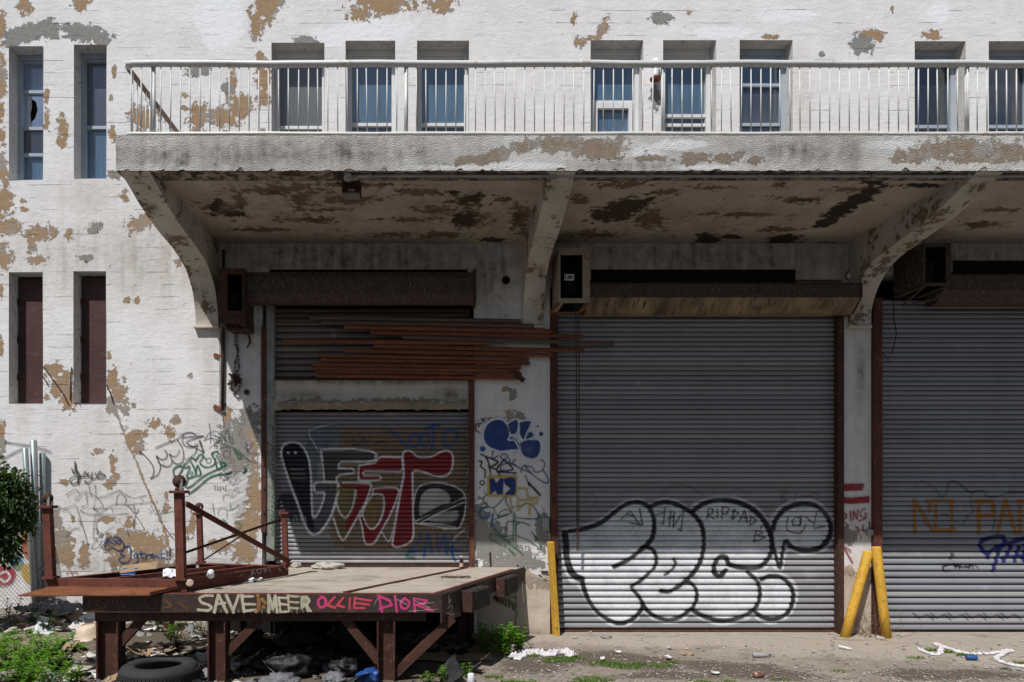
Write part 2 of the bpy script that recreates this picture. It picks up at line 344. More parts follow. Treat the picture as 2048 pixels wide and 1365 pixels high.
# ------------------------------------------------------------------ spray paint: strokes rasterised onto a vertex grid
def _tile(step, n=1024, seed=1):
    r = np.random.default_rng(seed); m = n//step; g = r.random((m, m)); g = np.pad(g, ((0, 1), (0, 1)), 'wrap'); t = np.arange(n)/step; i = t.astype(int) % m; f = t-t.astype(int); f = f*f*(3-2*f)
    a = g[i][:, i]*(1-f)[None, :]+g[i][:, i+1]*f[None, :]; b = g[i+1][:, i]*(1-f)[None, :]+g[i+1][:, i+1]*f[None, :]
    return a*(1-f)[:, None]+b*f[:, None]
NZ = (.55*_tile(4)+.45*_tile(16, seed=2)) - .5
NL = _tile(32, seed=3)
def nz_at(XX, YY): return NZ[(YY*2).astype(int) % 1024, (XX*2).astype(int) % 1024], NL[(YY).astype(int) % 1024, (XX).astype(int) % 1024]
class Canvas:
    def __init__(s, x0, y0, x1, y1, res=1.0):
        s.x0, s.y0, s.res = x0, y0, res
        s.xs = np.arange(x0, x1+res, res); s.ys = np.arange(y0, y1+res, res)
        s.c = np.zeros((len(s.ys), len(s.xs), 3), np.float32); s.a = np.zeros((len(s.ys), len(s.xs)), np.float32)
        s.ox = s.oy = 0.0; s.sc = 1.0
    def zoom(s, ox, oy, sc): s.ox, s.oy, s.sc = ox, oy, sc; return s
    def cv(s, pts): return [(s.ox + x/s.sc, s.oy + y/s.sc) for x, y in pts]
    def put(s, sl, al, col):
        al = np.clip(al, 0, 1).astype(np.float32); a0 = s.a[sl]; out = al + a0*(1-al)
        w = np.where(out > 1e-5, al/np.maximum(out, 1e-5), 0)[..., None]
        s.c[sl] = s.c[sl]*(1-w) + np.array(col, np.float32)*w; s.a[sl] = out
    def sub(s, x0, y0, x1, y1):
        i0 = max(0, int((x0-s.x0)/s.res)-1); i1 = min(len(s.xs), int((x1-s.x0)/s.res)+3)
        j0 = max(0, int((y0-s.y0)/s.res)-1); j1 = min(len(s.ys), int((y1-s.y0)/s.res)+3)
        if i1 <= i0 or j1 <= j0: return None, None, None
        XX, YY = np.meshgrid(s.xs[i0:i1], s.ys[j0:j1]); return (slice(j0, j1), slice(i0, i1)), XX, YY
    @staticmethod
    def smooth(pts, closed=False, k=6):
        if len(pts) < 3: return pts
        p = [np.array(q, float) for q in pts]; n = len(p); out = []
        rng_ = range(n) if closed else range(n-1)
        g = (lambda i: p[i % n]) if closed else (lambda i: p[min(max(i, 0), n-1)])
        for i in rng_:
            a, b, c, d = g(i-1), g(i), g(i+1), g(i+2)
            for q in range(k):
                t = q/k
                out.append(.5*((2*b)+(-a+c)*t+(2*a-5*b+4*c-d)*t*t+(-a+3*b-3*c+d)*t**3))
        out.append(p[0] if closed else p[-1]); return out
    def stroke(s, pts, w, col, al=1.0, soft=1.0, closed=False, curve=True):
        pts = s.cv(pts); w = w/s.sc
        if curve: pts = s.smooth(pts, closed)
        elif closed: pts = pts + [pts[0]]
        xs = [p[0] for p in pts]; ys = [p[1] for p in pts]; m = w+3*soft
        sl, XX, YY = s.sub(min(xs)-m, min(ys)-m, max(xs)+m, max(ys)+m)
        if sl is None: return
        d = np.full(XX.shape, 1e9)
        if len(pts) == 1: d = np.hypot(XX-xs[0], YY-ys[0])
        for (ax, ay), (bx, by) in zip(pts[:-1], pts[1:]):
            dx, dy = bx-ax, by-ay; L = dx*dx+dy*dy+1e-9; t = np.clip(((XX-ax)*dx+(YY-ay)*dy)/L, 0, 1)
            d = np.minimum(d, np.hypot(XX-ax-t*dx, YY-ay-t*dy))
        nz, nl = nz_at(XX, YY); wv = w*(.86+.28*nl); a = np.clip((wv/2-d+nz*min(1.6, w*.25))/(2*soft)+.5, 0, 1); s.put(sl, a*a*(3-2*a)*al*np.clip(.88+.25*nl+.2*nz, 0, 1), col)
    def fill(s, pts, col, al=1.0, soft=1.0, curve=True):
        pts = s.cv(pts)
        if curve: pts = s.smooth(pts, True)
        xs = [p[0] for p in pts]; ys = [p[1] for p in pts]; m = 3*soft
        sl, XX, YY = s.sub(min(xs)-m, min(ys)-m, max(xs)+m, max(ys)+m)
        if sl is None: return
        ins = np.zeros(XX.shape, bool); d = np.full(XX.shape, 1e9); n = len(pts)
        for i in range(n):
            ax, ay = pts[i]; bx, by = pts[(i+1) % n]
            cond = ((ay > YY) != (by > YY)); xi = ax + (YY-ay)*(bx-ax)/((by-ay) if abs(by-ay) > 1e-9 else 1e-9)
            ins ^= cond & (XX < xi)
            dx, dy = bx-ax, by-ay; L = dx*dx+dy*dy+1e-9; t = np.clip(((XX-ax)*dx+(YY-ay)*dy)/L, 0, 1)
            d = np.minimum(d, np.hypot(XX-ax-t*dx, YY-ay-t*dy))
        nz, nl = nz_at(XX, YY); sd = np.where(ins, d, -d)+nz*1.2; s.put(sl, np.clip(sd/(2*soft)+.5, 0, 1)*al*np.clip(.92+.15*nl+.15*nz, 0, 1), col)
    def dot(s, x, y, r, col, al=1.0, soft=1.0): s.stroke([(x, y)], 2*r, col, al, soft)
    def ring(s, x, y, r, w, col, al=1.0, soft=1.0, ry=None):
        ry = ry or r; s.stroke([(x+r*math.cos(k*.7854), y+ry*math.sin(k*.7854)) for k in range(8)], w, col, al, soft, True)
    def sample(s, px, py):
        i = np.clip((px-s.x0)/s.res, 0, len(s.xs)-1.001); j = np.clip((py-s.y0)/s.res, 0, len(s.ys)-1.001)
        i0 = i.astype(int); j0 = j.astype(int); fi = (i-i0)[:, None]; fj = (j-j0)[:, None]
        full = np.concatenate([s.c*s.a[..., None], s.a[..., None]], 2)
        v = (full[j0, i0]*(1-fi)+full[j0, i0+1]*fi)*(1-fj)+(full[j0+1, i0]*(1-fi)+full[j0+1, i0+1]*fi)*fj
        al = np.maximum(v[:, 3:4], 1e-5); return np.concatenate([v[:, :3]/al, v[:, 3:4]], 1)
    def mesh(s, name, to3d, m, parent, vlines=None, step=1.0):
        us = np.arange(s.xs[0], s.xs[-1]+.01, step); vl = np.arange(s.ys[0], s.ys[-1]+.01, step) if vlines is None else np.array(vlines)
        U, V = np.meshgrid(us, vl); al = s.sample(U.ravel(), V.ravel())[:, 3].reshape(U.shape)
        keep = np.maximum(np.maximum(al[:-1, :-1], al[1:, :-1]), np.maximum(al[:-1, 1:], al[1:, 1:])) > .02
        return grid_mesh(name, us, vl, to3d, m, parent, maskfn=lambda u, v: s.sample(u, v), attr='paint', keep=keep)
def flat3d(yf):
    def f(u, v):
        d = DIST - yf
        return np.stack([(u-PPX)*d/F, np.full(u.shape, -yf), EYE+(PPY-v)*d/F], 1)
    return f
# ================================================================== the ground
def ground_h(x, y):
    """height of the ground: a rubble bank on the left by the wall, small unevenness"""
    def ss(a, b, v): t = np.clip((v-a)/(b-a), 0, 1); return t*t*(3-2*t)
    bank = ss(-2.6, -4.4, x) * ss(-2.6, -.7, y) * .26
    bank += ss(-4.4, -6.0, x) * ss(-3.5, -1.2, y) * .10
    near = ss(-60, -8, y) * ss(60, 14, np.abs(x))
    un = (np.sin(x*2.1+1.3*y)*.012 + np.sin(x*5.3-2.7*y+1)*.006 + np.sin(y*4.1+x*.7)*.008) * ss(-.05, -.7, y) * near
    return np.where(y > -.02, np.minimum(bank, .26), bank + un)
def gz(x, y): return float(ground_h(np.array([x]), np.array([y]))[0])
def proj(x, y, z):
    d = y + DIST; d = np.where(np.abs(d) < .3, .3, d)
    return PPX + F*x/d, PPY - F*(z-EYE)/d

def ground_mat():
    t = NT('dirt_and_gravel'); pos = t.pos(); at = t.n('Attribute', attribute_name='mask'); sp = t.n('SeparateColor', {'Color': at.outputs['Color']})
    n1 = t.noise(2.2, 9, .65); n2 = t.noise(16, 8, .7); n3 = t.noise(70, 5, .7)
    vo = t.n('TexVoronoi', {'Vector': pos, 'Scale': 46.0}); sepv = t.n('SeparateColor', {'Color': vo.outputs['Color']})
    jit = t.math('MULTIPLY', t.math('SUBTRACT', t.math('ADD', n1, n2), 1.0), .9)
    col = t.mix(t.ramp(n1, .35, .65), (.225, .185, .15), (.30, .255, .215))
    col = t.mix(t.ramp(n2, .5, .75, 0, .7), col, (.38, .335, .285))
    peb = t.math('MULTIPLY', t.ramp(sepv.outputs[0], .70, .74), t.ramp(vo.outputs['Distance'], .36, .3))
    col = t.mix(peb, col, t.mix(sepv.outputs[1], (.52, .48, .43), (.22, .2, .18)))
    con = t.ramp(t.math('ADD', sp.outputs[0], jit), .42, .58)
    col = t.mix(con, col, t.mix(t.ramp(n2, .35, .65), (.39, .34, .285), (.31, .27, .225)))
    ed = t.n('TexVoronoi', {'Vector': t.n('VectorMath', {0: pos, 1: t.n('VectorMath', {0: t.n('TexNoise', {'Vector': pos, 'Scale': 3.0}).outputs['Color'], 1: (.5, .5, .5)}, operation='MULTIPLY').outputs[0]}, operation='ADD').outputs[0], 'Scale': .55}, feature='DISTANCE_TO_EDGE').outputs['Distance']
    ck = t.math('MULTIPLY', t.ramp(ed, .002, .009, 1, 0), con); col = t.mix(t.math('MULTIPLY', ck, .45), col, (.09, .075, .06))
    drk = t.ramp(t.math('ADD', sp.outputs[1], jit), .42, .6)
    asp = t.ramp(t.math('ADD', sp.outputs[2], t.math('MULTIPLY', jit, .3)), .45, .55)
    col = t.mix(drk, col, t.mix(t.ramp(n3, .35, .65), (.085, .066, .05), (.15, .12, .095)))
    col = t.mix(t.ramp(n3, .5, .75, 0, .45), col, (.12, .1, .08))
    col = t.mix(asp, col, t.mix(t.ramp(n3, .3, .7), (.055, .055, .057), (.075, .073, .07)))
    h = t.math('ADD', t.math('ADD', n2, t.math('MULTIPLY', n3, .5)), t.math('MULTIPLY', peb, .8))
    h = t.math('SUBTRACT', t.math('MULTIPLY', h, t.ramp(con, 0, 1, 1, .45)), t.math('MULTIPLY', ck, .8))
    return t.done(t.bsdf(col, .92, 0, t.bump(h, .7, .018), .2))
M['ground'] = ground_mat()
gx = np.unique(np.concatenate([-np.geomspace(9, 400, 14)[::-1], np.arange(-9, 10.01, .06), np.geomspace(10.1, 400, 14)]))
gy = np.unique(np.concatenate([-np.geomspace(4.2, 400, 22)[::-1], np.arange(-4.1, .31, .05), [2, 10, 60, 300]]))
def ground_mask(x, y):
    px, py = proj(x, y, np.zeros_like(x)); vis = (y > -4)
    con = np.where(vis, blob(px, py, [(1400, 1280, 420, 14), (1750, 1290, 330, 30), (2100, 1300, 250, 40)]), 0)
    con = np.maximum(con, np.clip((y+.12)*6, 0, .75)*(x > 1.2))
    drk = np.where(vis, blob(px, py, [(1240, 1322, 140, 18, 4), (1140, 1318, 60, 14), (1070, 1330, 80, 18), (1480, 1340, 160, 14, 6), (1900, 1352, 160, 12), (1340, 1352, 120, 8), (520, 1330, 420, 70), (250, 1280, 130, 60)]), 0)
    return mask4(con, drk, np.clip((-3.4-y)*1.5+.5, 0, 1).astype(np.float32), n=len(x))
ground = grid_mesh('ground', gx, gy, lambda u, v: np.stack([u, v, ground_h(u, v)], 1), M['ground'], None, maskfn=ground_mask, smooth=True)
tag(ground, 'sunlit dirt and gravel yard with broken concrete apron along the shutters', None, None, 'structure')

# ================================================================== the warehouse
B = empty('warehouse_building', (0, 0, 0))
tag(B, 'peeling white painted concrete warehouse with roller shutters under a balcony canopy', 'building')

WIN_UP = [(18, 86, 93, 360), (148, 213, 90, 358), (543, 648, 86, 362), (691, 790, 82, 362), (834, 938, 82, 362), (1181, 1286, 81, 362),
          (1326, 1432, 81, 362), (1479, 1585, 81, 362), (1829, 1931, 83, 362), (1977, 2085, 83, 362)]
WIN_LOW = [(18, 86, 545, 807), (147, 212, 543, 807)]
DOORS = [(524, 948, 596, 1140), (1100, 1686, 560, 1275), (1742, 2330, 545, 1275)]
holes = WIN_UP + WIN_LOW + DOORS
def lines(lo, hi, step, flo, fhi, coarse, extra):
    a = np.concatenate([np.arange(lo, flo, coarse), np.arange(flo, fhi+.1, step), np.arange(fhi+coarse, hi+1, coarse)])
    ex = np.array(sorted(set(extra)), float)
    a = np.array([v for v in a if np.min(np.abs(ex-v)) > step*.45])
    return np.unique(np.concatenate([a, ex]))
ul = lines(-420, 2420, 4.0, -20, 2068, 40, [h[0] for h in holes]+[h[1] for h in holes])
vl = lines(-320, 1290, 4.0, -12, 1290, 40, [h[2] for h in holes]+[h[3] for h in holes])
PEEL = [(532, 16, 24, 26), (515, 52, 14, 26), (552, 4, 14, 12), (772, 8, 56, 18), (722, 28, 22, 14), (882, 8, 24, 17), (1147, 38, 6, 12), (1206, 58, 9, 20, 20), (1192, 76, 14, 5), (1160, 84, 11, 9),
    (1742, 68, 20, 9), (1762, 76, 8, 7), (1866, 70, 17, 9), (1540, 75, 16, 4), (1785, 20, 4, 6), (1378, 26, 5, 5), (520, 113, 8, 9), (526, 155, 13, 32), (465, 166, 9, 22), (478, 214, 24, 22), (446, 236, 30, 18), (398, 234, 20, 24), (288, 236, 26, 22),
    (526, 196, 11, 18), (370, 192, 6, 6), (420, 128, 6, 5), (368, 216, 6, 5), (524, 262, 8, 5), (92, 192, 6, 18), (94, 240, 6, 18), (125, 258, 9, 26), (122, 284, 10, 12), (229, 143, 5, 10), (222, 196, 4, 7), (225, 268, 6, 16), (50, 10, 14, 18), (162, 6, 14, 14),
    (2, 52, 8, 34), (3, 160, 9, 44), (2, 225, 6, 22), (4, 275, 7, 18), (6, 340, 10, 30), (8, 400, 16, 34), (20, 455, 24, 14), (82, 468, 32, 14), (66, 490, 8, 22), (74, 520, 18, 8), (6, 518, 16, 24), (2, 580, 5, 14), (3, 690, 4, 22), (26, 510, 6, 7),
    (284, 446, 30, 14, -20), (250, 395, 8, 10), (248, 400, 5, 4), (226, 350, 14, 8), (45, 402, 8, 5), (48, 420, 6, 6), (138, 470, 7, 12), (255, 600, 5, 6), (275, 601, 5, 7), (357, 527, 5, 7), (108, 742, 16, 16), (122, 770, 22, 26), (138, 798, 20, 20), (218, 712, 4, 9),
    (226, 760, 10, 20), (238, 790, 14, 26), (250, 820, 8, 16), (222, 808, 14, 14), (270, 870, 22, 9), (262, 880, 10, 20), (278, 894, 12, 14), (310, 848, 13, 10), (340, 868, 10, 12), (352, 842, 9, 8), (268, 812, 5, 5), (95, 797, 6, 7), (380, 752, 5, 6),
    (225, 918, 8, 12), (226, 940, 5, 10), (220, 968, 13, 9), (230, 955, 8, 8), (196, 904, 10, 6), (215, 1040, 16, 6), (258, 1050, 10, 12), (250, 1070, 22, 10), (268, 1080, 60, 16), (235, 1092, 28, 16), (300, 1095, 30, 22), (290, 1128, 55, 16), (240, 1120, 22, 20),
    (168, 1112, 10, 22), (112, 1026, 8, 10), (114, 1050, 10, 14), (122, 1078, 20, 20), (135, 1110, 14, 26), (118, 1104, 14, 20), (146, 1040, 4, 8), (332, 990, 6, 5), (334, 1012, 5, 12), (126, 966, 10, 5), (386, 1050, 6, 22), (376, 1065, 5, 12), (5, 890, 6, 26), (2, 860, 8, 18),
    (497, 860, 14, 30), (505, 900, 10, 34), (508, 985, 14, 60), (500, 1040, 20, 40), (480, 1060, 14, 20), (455, 835, 9, 24), (490, 1100, 24, 24), (440, 1095, 20, 14),
    (462, 940, 9, 14), (985, 840, 20, 5), (1018, 836, 8, 12), (1010, 780, 8, 5),
    ('l', [(228, 812), (248, 868), (275, 930), (300, 992), (322, 1040), (335, 1080), (342, 1115)], 2.0)]
CEM = [(52, 66, 46, 18, -12), (100, 58, 22, 20), (168, 66, 48, 18, 8), (24, 84, 18, 10), (205, 76, 16, 14), (613, 80, 26, 8), (396, 144, 26, 10), (455, 176, 12, 12), (1322, 36, 22, 12), (1724, 90, 24, 18), (190, 456, 16, 10, -30), (170, 516, 14, 7),
    (228, 352, 12, 6), (985, 1092, 34, 44), (960, 1060, 16, 60), (1035, 1112, 34, 20), (1060, 1128, 40, 10), (1085, 1060, 14, 40), (1010, 1135, 50, 14), (1695, 1070, 22, 18), (470, 900, 34, 60), (500, 840, 22, 26), (1310, 195, 9, 26), (1645, 108, 8, 6), (1025, 790, 8, 12), (1040, 838, 12, 14)]
STAIN_BOUNCE = [(200, 820, 14, 60), (45, 825, 14, 50), (420, 740, 14, 70), (170, 395, 60, 50), (500, 690, 12, 50), (1690, 700, 14, 60), (1080, 760, 14, 90), (1605, 200, 14, 60), (480, 1060, 50, 60), (470, 950, 50, 70), (1000, 1180, 40, 60), (1060, 1230, 50, 40), (1715, 1200, 30, 70), (60, 1160, 200, 60), (250, 1000, 160, 120), (420, 850, 60, 60), (1010, 850, 70, 260), (1715, 900, 44, 300), (485, 800, 48, 220), (1070, 700, 40, 160)]  # stains; the last broad pier blobs paint warm bounced light into the wall
SOOT_SHADE = [(1722, 740, 9, 90), (1700, 640, 12, 40), (990, 545, 90, 80), (700, 515, 520, 70), (1400, 520, 560, 75), (1720, 540, 60, 120), (1900, 520, 300, 60), (480, 600, 60, 120), (1000, 700, 30, 60), (300, 1130, 200, 18)]  # soot; the band below the soffit also puts deep shade into the colour
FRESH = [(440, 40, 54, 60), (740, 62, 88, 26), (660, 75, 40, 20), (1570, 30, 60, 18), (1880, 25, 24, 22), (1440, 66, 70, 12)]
def wall_mask(u, v): return mask4(blob(u, v, PEEL), blob(u, v, CEM), np.maximum(blob(u, v, STAIN_BOUNCE)*.42, blob(u, v, SOOT_SHADE)), blob(u, v, FRESH))
wall_bump = lambda u, v: np.stack([X(u), np.sin(u*.011+v*.007)*.004+np.sin(u*.047-v*.031)*.0018, Zh(v)], 1)
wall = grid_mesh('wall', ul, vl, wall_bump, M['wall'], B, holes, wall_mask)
# closed body behind the facade, and the reveals of the openings
mb = MB().box((X(-420), .42, 0), (X(2420), 7, Zh(-320)))
mb.box((X(-420), .02, Zh(-321)), (X(2420), .42, Zh(-319))); mb.build('building_body', M['black'], B)
def reveals(h, depth):
    x0, x1, z1, z0 = X(h[0]), X(h[1]), Zh(h[2]), Zh(h[3]); e = -.004
    m_ = MB()
    m_.add([(x0, e, z0), (x0, depth, z0), (x0, depth, z1), (x0, e, z1)], [(0, 1, 2, 3)]); m_.add([(x1, e, z0), (x1, depth, z0), (x1, depth, z1), (x1, e, z1)], [(3, 2, 1, 0)])
    m_.add([(x0, e, z1), (x1, e, z1), (x1, depth, z1), (x0, depth, z1)], [(0, 3, 2, 1)]); m_.add([(x0, e, z0), (x1, e, z0), (x1, depth, z0), (x0, depth, z0)], [(0, 1, 2, 3)])
    return m_
M['reveal'] = mat_simple('reveal_plaster', (.74, .73, .71), (.62, .61, .59), 7, .9, 0, .4, .2, c3=(.33, .28, .23))
for h in DOORS:
    o = reveals(h, .42).build('reveal', M['reveal'], B, fix=False)

# ---- windows
def glass_mat(name, c, refl=.5, rough=.03):
    t = NT(name); n = t.noise(1.6, 3, .5); nv = t.noise(2.0, 4, .6, t.scalevec(t.pos(), (40, 1, .8)))
    col = t.mix(t.ramp(n, .3, .7), c, tuple(v*.6 for v in c)); col = t.mix(t.ramp(nv, .42, .7, 0, .6), col, tuple(min(1, v*1.7) for v in c))
    d = t.bsdf(col, .35, 0, None, .3)
    gl = t.n('BsdfGlossy', {'Color': (.8, .88, .95, 1), 'Roughness': rough, 'Normal': t.bump(t.noise(1.3, 2, .5), .05, .02)})
    fr = t.n('LayerWeight', {'Blend': refl}).outputs['Fresnel']
    return t.done(t.n('MixShader', {0: t.ramp(fr, 0, 1, .10, .85), 1: d, 2: gl.outputs[0]}).outputs[0])
GL = {'b': glass_mat('glass_blue', (.07, .13, .20)), 'd': glass_mat('glass_dark', (.05, .058, .075)), 'g': glass_mat('glass_screen_grey', (.085, .088, .088), .3, .2), 'l': glass_mat('glass_pale', (.22, .30, .42)), 'k': glass_mat('glass_night', (.018, .02, .026))}
def window(h, fm, rails, panes, side=('l', 'r'), fw=.055, name='window', casement=None, broken=False):
    """rails: y pixels of the horizontal bars; panes: glass keys from the top down"""
    W = empty(name, (X((h[0]+h[1])/2), .2, Zh(h[3])), B)
    inv = Matrix.Translation(-Vector(W.location))
    def fin(m_, nm, mt, **k):
        m_.v = [inv @ v for v in m_.v]; return m_.build(nm, mt, W, **k)
    fin(reveals(h, .33), 'reveal', M['reveal'], fix=False)
    x0, x1, z1, z0 = X(h[0])+.003, X(h[1])-.003, Zh(h[2])-.003, Zh(h[3])+.003
    f = MB(); yb, yf_ = .31, .2
    f.box((x0, yf_, z0), (x0+fw, yb, z1)); f.box((x1-fw, yf_, z0), (x1, yb, z1))
    f.box((x0+fw, yf_, z1-fw*1.3), (x1-fw, yb, z1)); f.box((x0+fw, yf_, z0), (x1-fw, yb, z0+fw))
    f.box((x0+fw, .225, z1-fw*1.3-.035), (x1-fw, yb, z1-fw*1.3-.004))
    fin(f, 'frame', fm)
    zs = [z1-fw*1.3-.035] + [Zh(r) for r in rails] + [z0+fw]
    for r in rails:
        fin(MB().box((x0+fw+.001, .232, Zh(r)-.022), (x1-fw-.001, .3, Zh(r)+.022)), 'meeting_rail', fm)
    for i, k in enumerate(panes):
        yy = .262 if i % 2 == 0 else .275
        za, zb = zs[i+1], zs[i]
        if broken and i == 1:
            # shattered pane: shards left round a ragged hole
            cx, cz = (x0+x1)/2-.05, za*.45+zb*.55; hole = [(cx-.035, cz+.16), (cx+.03, cz+.12), (cx+.055, cz+.0), (cx+.02, cz-.12), (cx-.04, cz-.19), (cx-.05, cz-.06), (cx-.03, cz+.04)]
            # fan the pane round the hole
            rect = [(x0+fw, zb), (x1-fw, zb), (x1-fw, (za+zb)/2), (x1-fw, za), (x0+fw, za), (x0+fw, (za+zb)/2), (x0+fw, zb-.05)]
            sh = MB(); n = len(hole); sh.add([(p[0], yy, p[1]) for p in hole+rect], [(q, (q+1) % n, (q+1) % n+n, q+n) for q in range(n)])
            fin(sh, 'pane', GL[k]); fin(MB().box((x0+fw, yy+.06, za), (x1-fw, yy+.07, zb)), 'dark_backing', M['black'])  # black sheet added behind the hole, stands in for the dark room
        else:
            fin(MB().box((x0+fw, yy, za), (x1-fw, yy+.008, zb)), 'pane', GL[k])
    if casement:
        c0, c1 = Zh(casement[0]), Zh(casement[1]); cw = .085
        q = MB().box((x0+fw+.004, .205, c1), (x0+fw+cw, .26, c0)).box((x1-fw-cw, .205, c1), (x1-fw-.004, .26, c0)).box((x0+fw+cw, .205, c0-cw*.9), (x1-fw-cw, .26, c0)).box((x0+fw+cw, .205, c1), (x1-fw-cw, .26, c1+cw))
        fin(q, 'casement', M['frame_white'])
    return W
wn_ = [(WIN_UP[0], 'frame_grey', [165, 240, 294], 'ldkb', False), (WIN_UP[1], 'frame_grey', [238], 'db', False), (WIN_UP[2], 'frame_white', [238], 'gd', False), (WIN_UP[3], 'frame_white', [232], 'bd', False),
       (WIN_UP[4], 'frame_white', [232], 'bd', False), (WIN_UP[5], 'frame_white', [186], 'bb', True), (WIN_UP[6], 'frame_white', [214, 233], 'bkk', False), (WIN_UP[7], 'frame_grey', [151, 232], 'bdk', False),
       (WIN_UP[8], 'frame_grey', [236, 260], 'kdk', False), (WIN_UP[9], 'frame_grey', [236, 254], 'kdk', False)]
for h, fm, rails, pn, cas in wn_:
    window(h, M[fm], rails, list(pn), casement=(190, 352) if cas else None, broken=(h is WIN_UP[0]), fw=.05 if h[1]-h[0] < 80 else .06)
for h in WIN_LOW:                      # the lower openings are closed with brown sheet steel
    W = empty('window', (X((h[0]+h[1])/2), .2, Zh(h[3])), B); inv = Matrix.Translation(-Vector(W.location))
    m_ = reveals(h, .3); m_.v = [inv @ v for v in m_.v]; m_.build('reveal', M['reveal'], W, fix=False)
    x0, x1, z1, z0 = X(h[0])+.004, X(h[1])-.004, Zh(h[2])-.004, Zh(h[3])+.004
    m_ = MB().box((x0+.01, .2, z0), (x1, .225, z1-.03)); m_.v = [inv @ v for v in m_.v]; m_.build('steel_plate', M['plate'], W)
    for zz in (z0+.35, z0+.9, z0+1.45):
        m_ = MB().box((x0+.005, .185, zz), (x0+.055, .2, zz+.09)).tube([(x0+.012, .186, zz), (x0+.012, .186, zz+.09)], .012, 6)
        m_.v = [inv @ v for v in m_.v]; m_.build('hinge', M['rust_dark'], W)

# ================================================================== canopy
CF = 2.36; SL = -3.51; ZB, ZT = 5.51, 5.892; ZS = 5.575
can = empty('canopy', (SL, 0, ZB), B); cinv = Matrix.Translation(-Vector(can.location))
def cfin(m_, nm, mt, par=can, **k): m_.v = [cinv @ v for v in m_.v]; return m_.build(nm, mt, par, **k)
XE = X(2420)
sl = MB().box((SL+.004, -CF+.006, ZS+.01), (XE, -.006, ZT-.002)).box((SL+.004, -CF+.006, ZB), (XE, -2.12, ZS+.01))
o = cfin(sl, 'slab', M['soffit']); set_mask(o.data, np.tile(np.array([.38, .12, .95, 0.]), (len(o.data.vertices), 1)))
fr_ = F/(DIST-CF)
fu = np.concatenate([np.arange(231.5, 2070, 4.0), np.arange(2110, 2700, 40)]); fv = np.linspace(PPY-(ZT-EYE)*fr_, PPY-(ZB-EYE)*fr_, 18)
FPE = [(1060, 294, 30, 12, -10), (1120, 290, 60, 16), (1180, 296, 70, 18), (1215, 306, 40, 14), (1000, 310, 60, 10, -14), (940, 322, 40, 8, -10), (1300, 318, 40, 6), (1450, 316, 36, 10), (1395, 318, 30, 12), (1512, 322, 14, 8), (1860, 300, 50, 14, -10), (1930, 298, 70, 18), (2010, 304, 60, 18), (1820, 318, 30, 10), (1960, 318, 60, 10), (2090, 304, 40, 14)]
FST = [(290, 290, 14, 30), (330, 310, 120, 34), (500, 308, 200, 34), (730, 308, 160, 34), (1705, 305, 18, 34), (1590, 300, 120, 30), (1270, 330, 100, 10)]
FWH = [(1290, 305, 40, 16), (1400, 334, 60, 6), (1050, 332, 90, 7), (1780, 290, 60, 10), (900, 335, 120, 5), (1360, 290, 60, 12)]
edge_j = {}
def fascia3d(u, v):
    p = flat3d(CF)(u, v); nz = np.array([mnoise.fractal(Vector((a*.045, 0, 0)), 1.0, 2.0, 4) for a in u])
    low = np.clip((v-fv[-3])/(fv[-1]-fv[-3]), 0, 1); p[:, 2] += low*np.clip(nz-.12, 0, 1)*.07
    p[:, 1] += np.array([mnoise.fractal(Vector((a*.08, b*.08, 3)), 1.0, 2.0, 4) for a, b in zip(u, v)])*.004
    return p - np.array(can.location)
grid_mesh('fascia', fu, fv, fascia3d, M['fascia'], can, maskfn=lambda u, v: mask4(blob(u, v, FPE), None, blob(u, v, FST), blob(u, v, FWH), n=len(u)))
# soffit: boarded underside
su = np.concatenate([np.arange(-3.2, 6.8, .035), np.arange(6.9, XE, .3)]); sv = np.arange(-2.13, .001, .03)
SPE = [(450, 420, 45, 14, 10), (560, 380, 90, 10), (700, 400, 70, 8), (840, 385, 60, 7), (930, 405, 30, 16), (950, 440, 34, 14), (780, 470, 40, 5), (620, 440, 60, 6), (880, 470, 50, 7), (700, 370, 100, 5), (520, 460, 60, 5), (1000, 400, 20, 10), (870, 420, 40, 8), (600, 400, 20, 30), (1160, 400, 20, 10), (1250, 370, 50, 6),
       (1330, 385, 40, 5), (1300, 440, 30, 20), (1480, 430, 60, 5), (1560, 460, 40, 6), (1600, 400, 40, 8), (1890, 420, 30, 8), (1960, 450, 40, 8), (2000, 420, 40, 5), (1200, 470, 40, 8), (1040, 440, 20, 30), (1420, 375, 40, 5), (1700, 380, 40, 6), (1560, 370, 14, 8), (820, 440, 60, 4), (660, 420, 40, 4), (480, 400, 14, 24), (1230, 360, 16, 7)]
SGR = [(930, 442, 24, 16), (945, 398, 26, 8, -20), (1240, 422, 55, 20, -14), (1205, 430, 28, 12), (1290, 404, 18, 5, -20), (1725, 395, 55, 12, -26), (1680, 422, 36, 14, -26), (1650, 446, 30, 8, -20), (1565, 482, 36, 12, -10), (1415, 480, 24, 14), (1650, 492, 26, 7), (910, 386, 12, 4), (470, 430, 20, 5), (430, 415, 10, 18, 30), (1460, 474, 20, 4), (1840, 372, 40, 5), (1745, 365, 20, 6), (1070, 470, 10, 6), (980, 480, 30, 4), (1015, 492, 14, 6)]
SST = [(430, 470, 40, 60), (700, 480, 300, 30), (560, 400, 160, 40), (900, 430, 120, 50), (1300, 440, 200, 40)]
def soffit_mask(u, v):
    px, py = proj(u, v, np.full_like(u, ZS)); return mask4(np.maximum(blob(px, py, SPE)*.80, .08), blob(px, py, SGR), blob(px, py, SST)*.55)
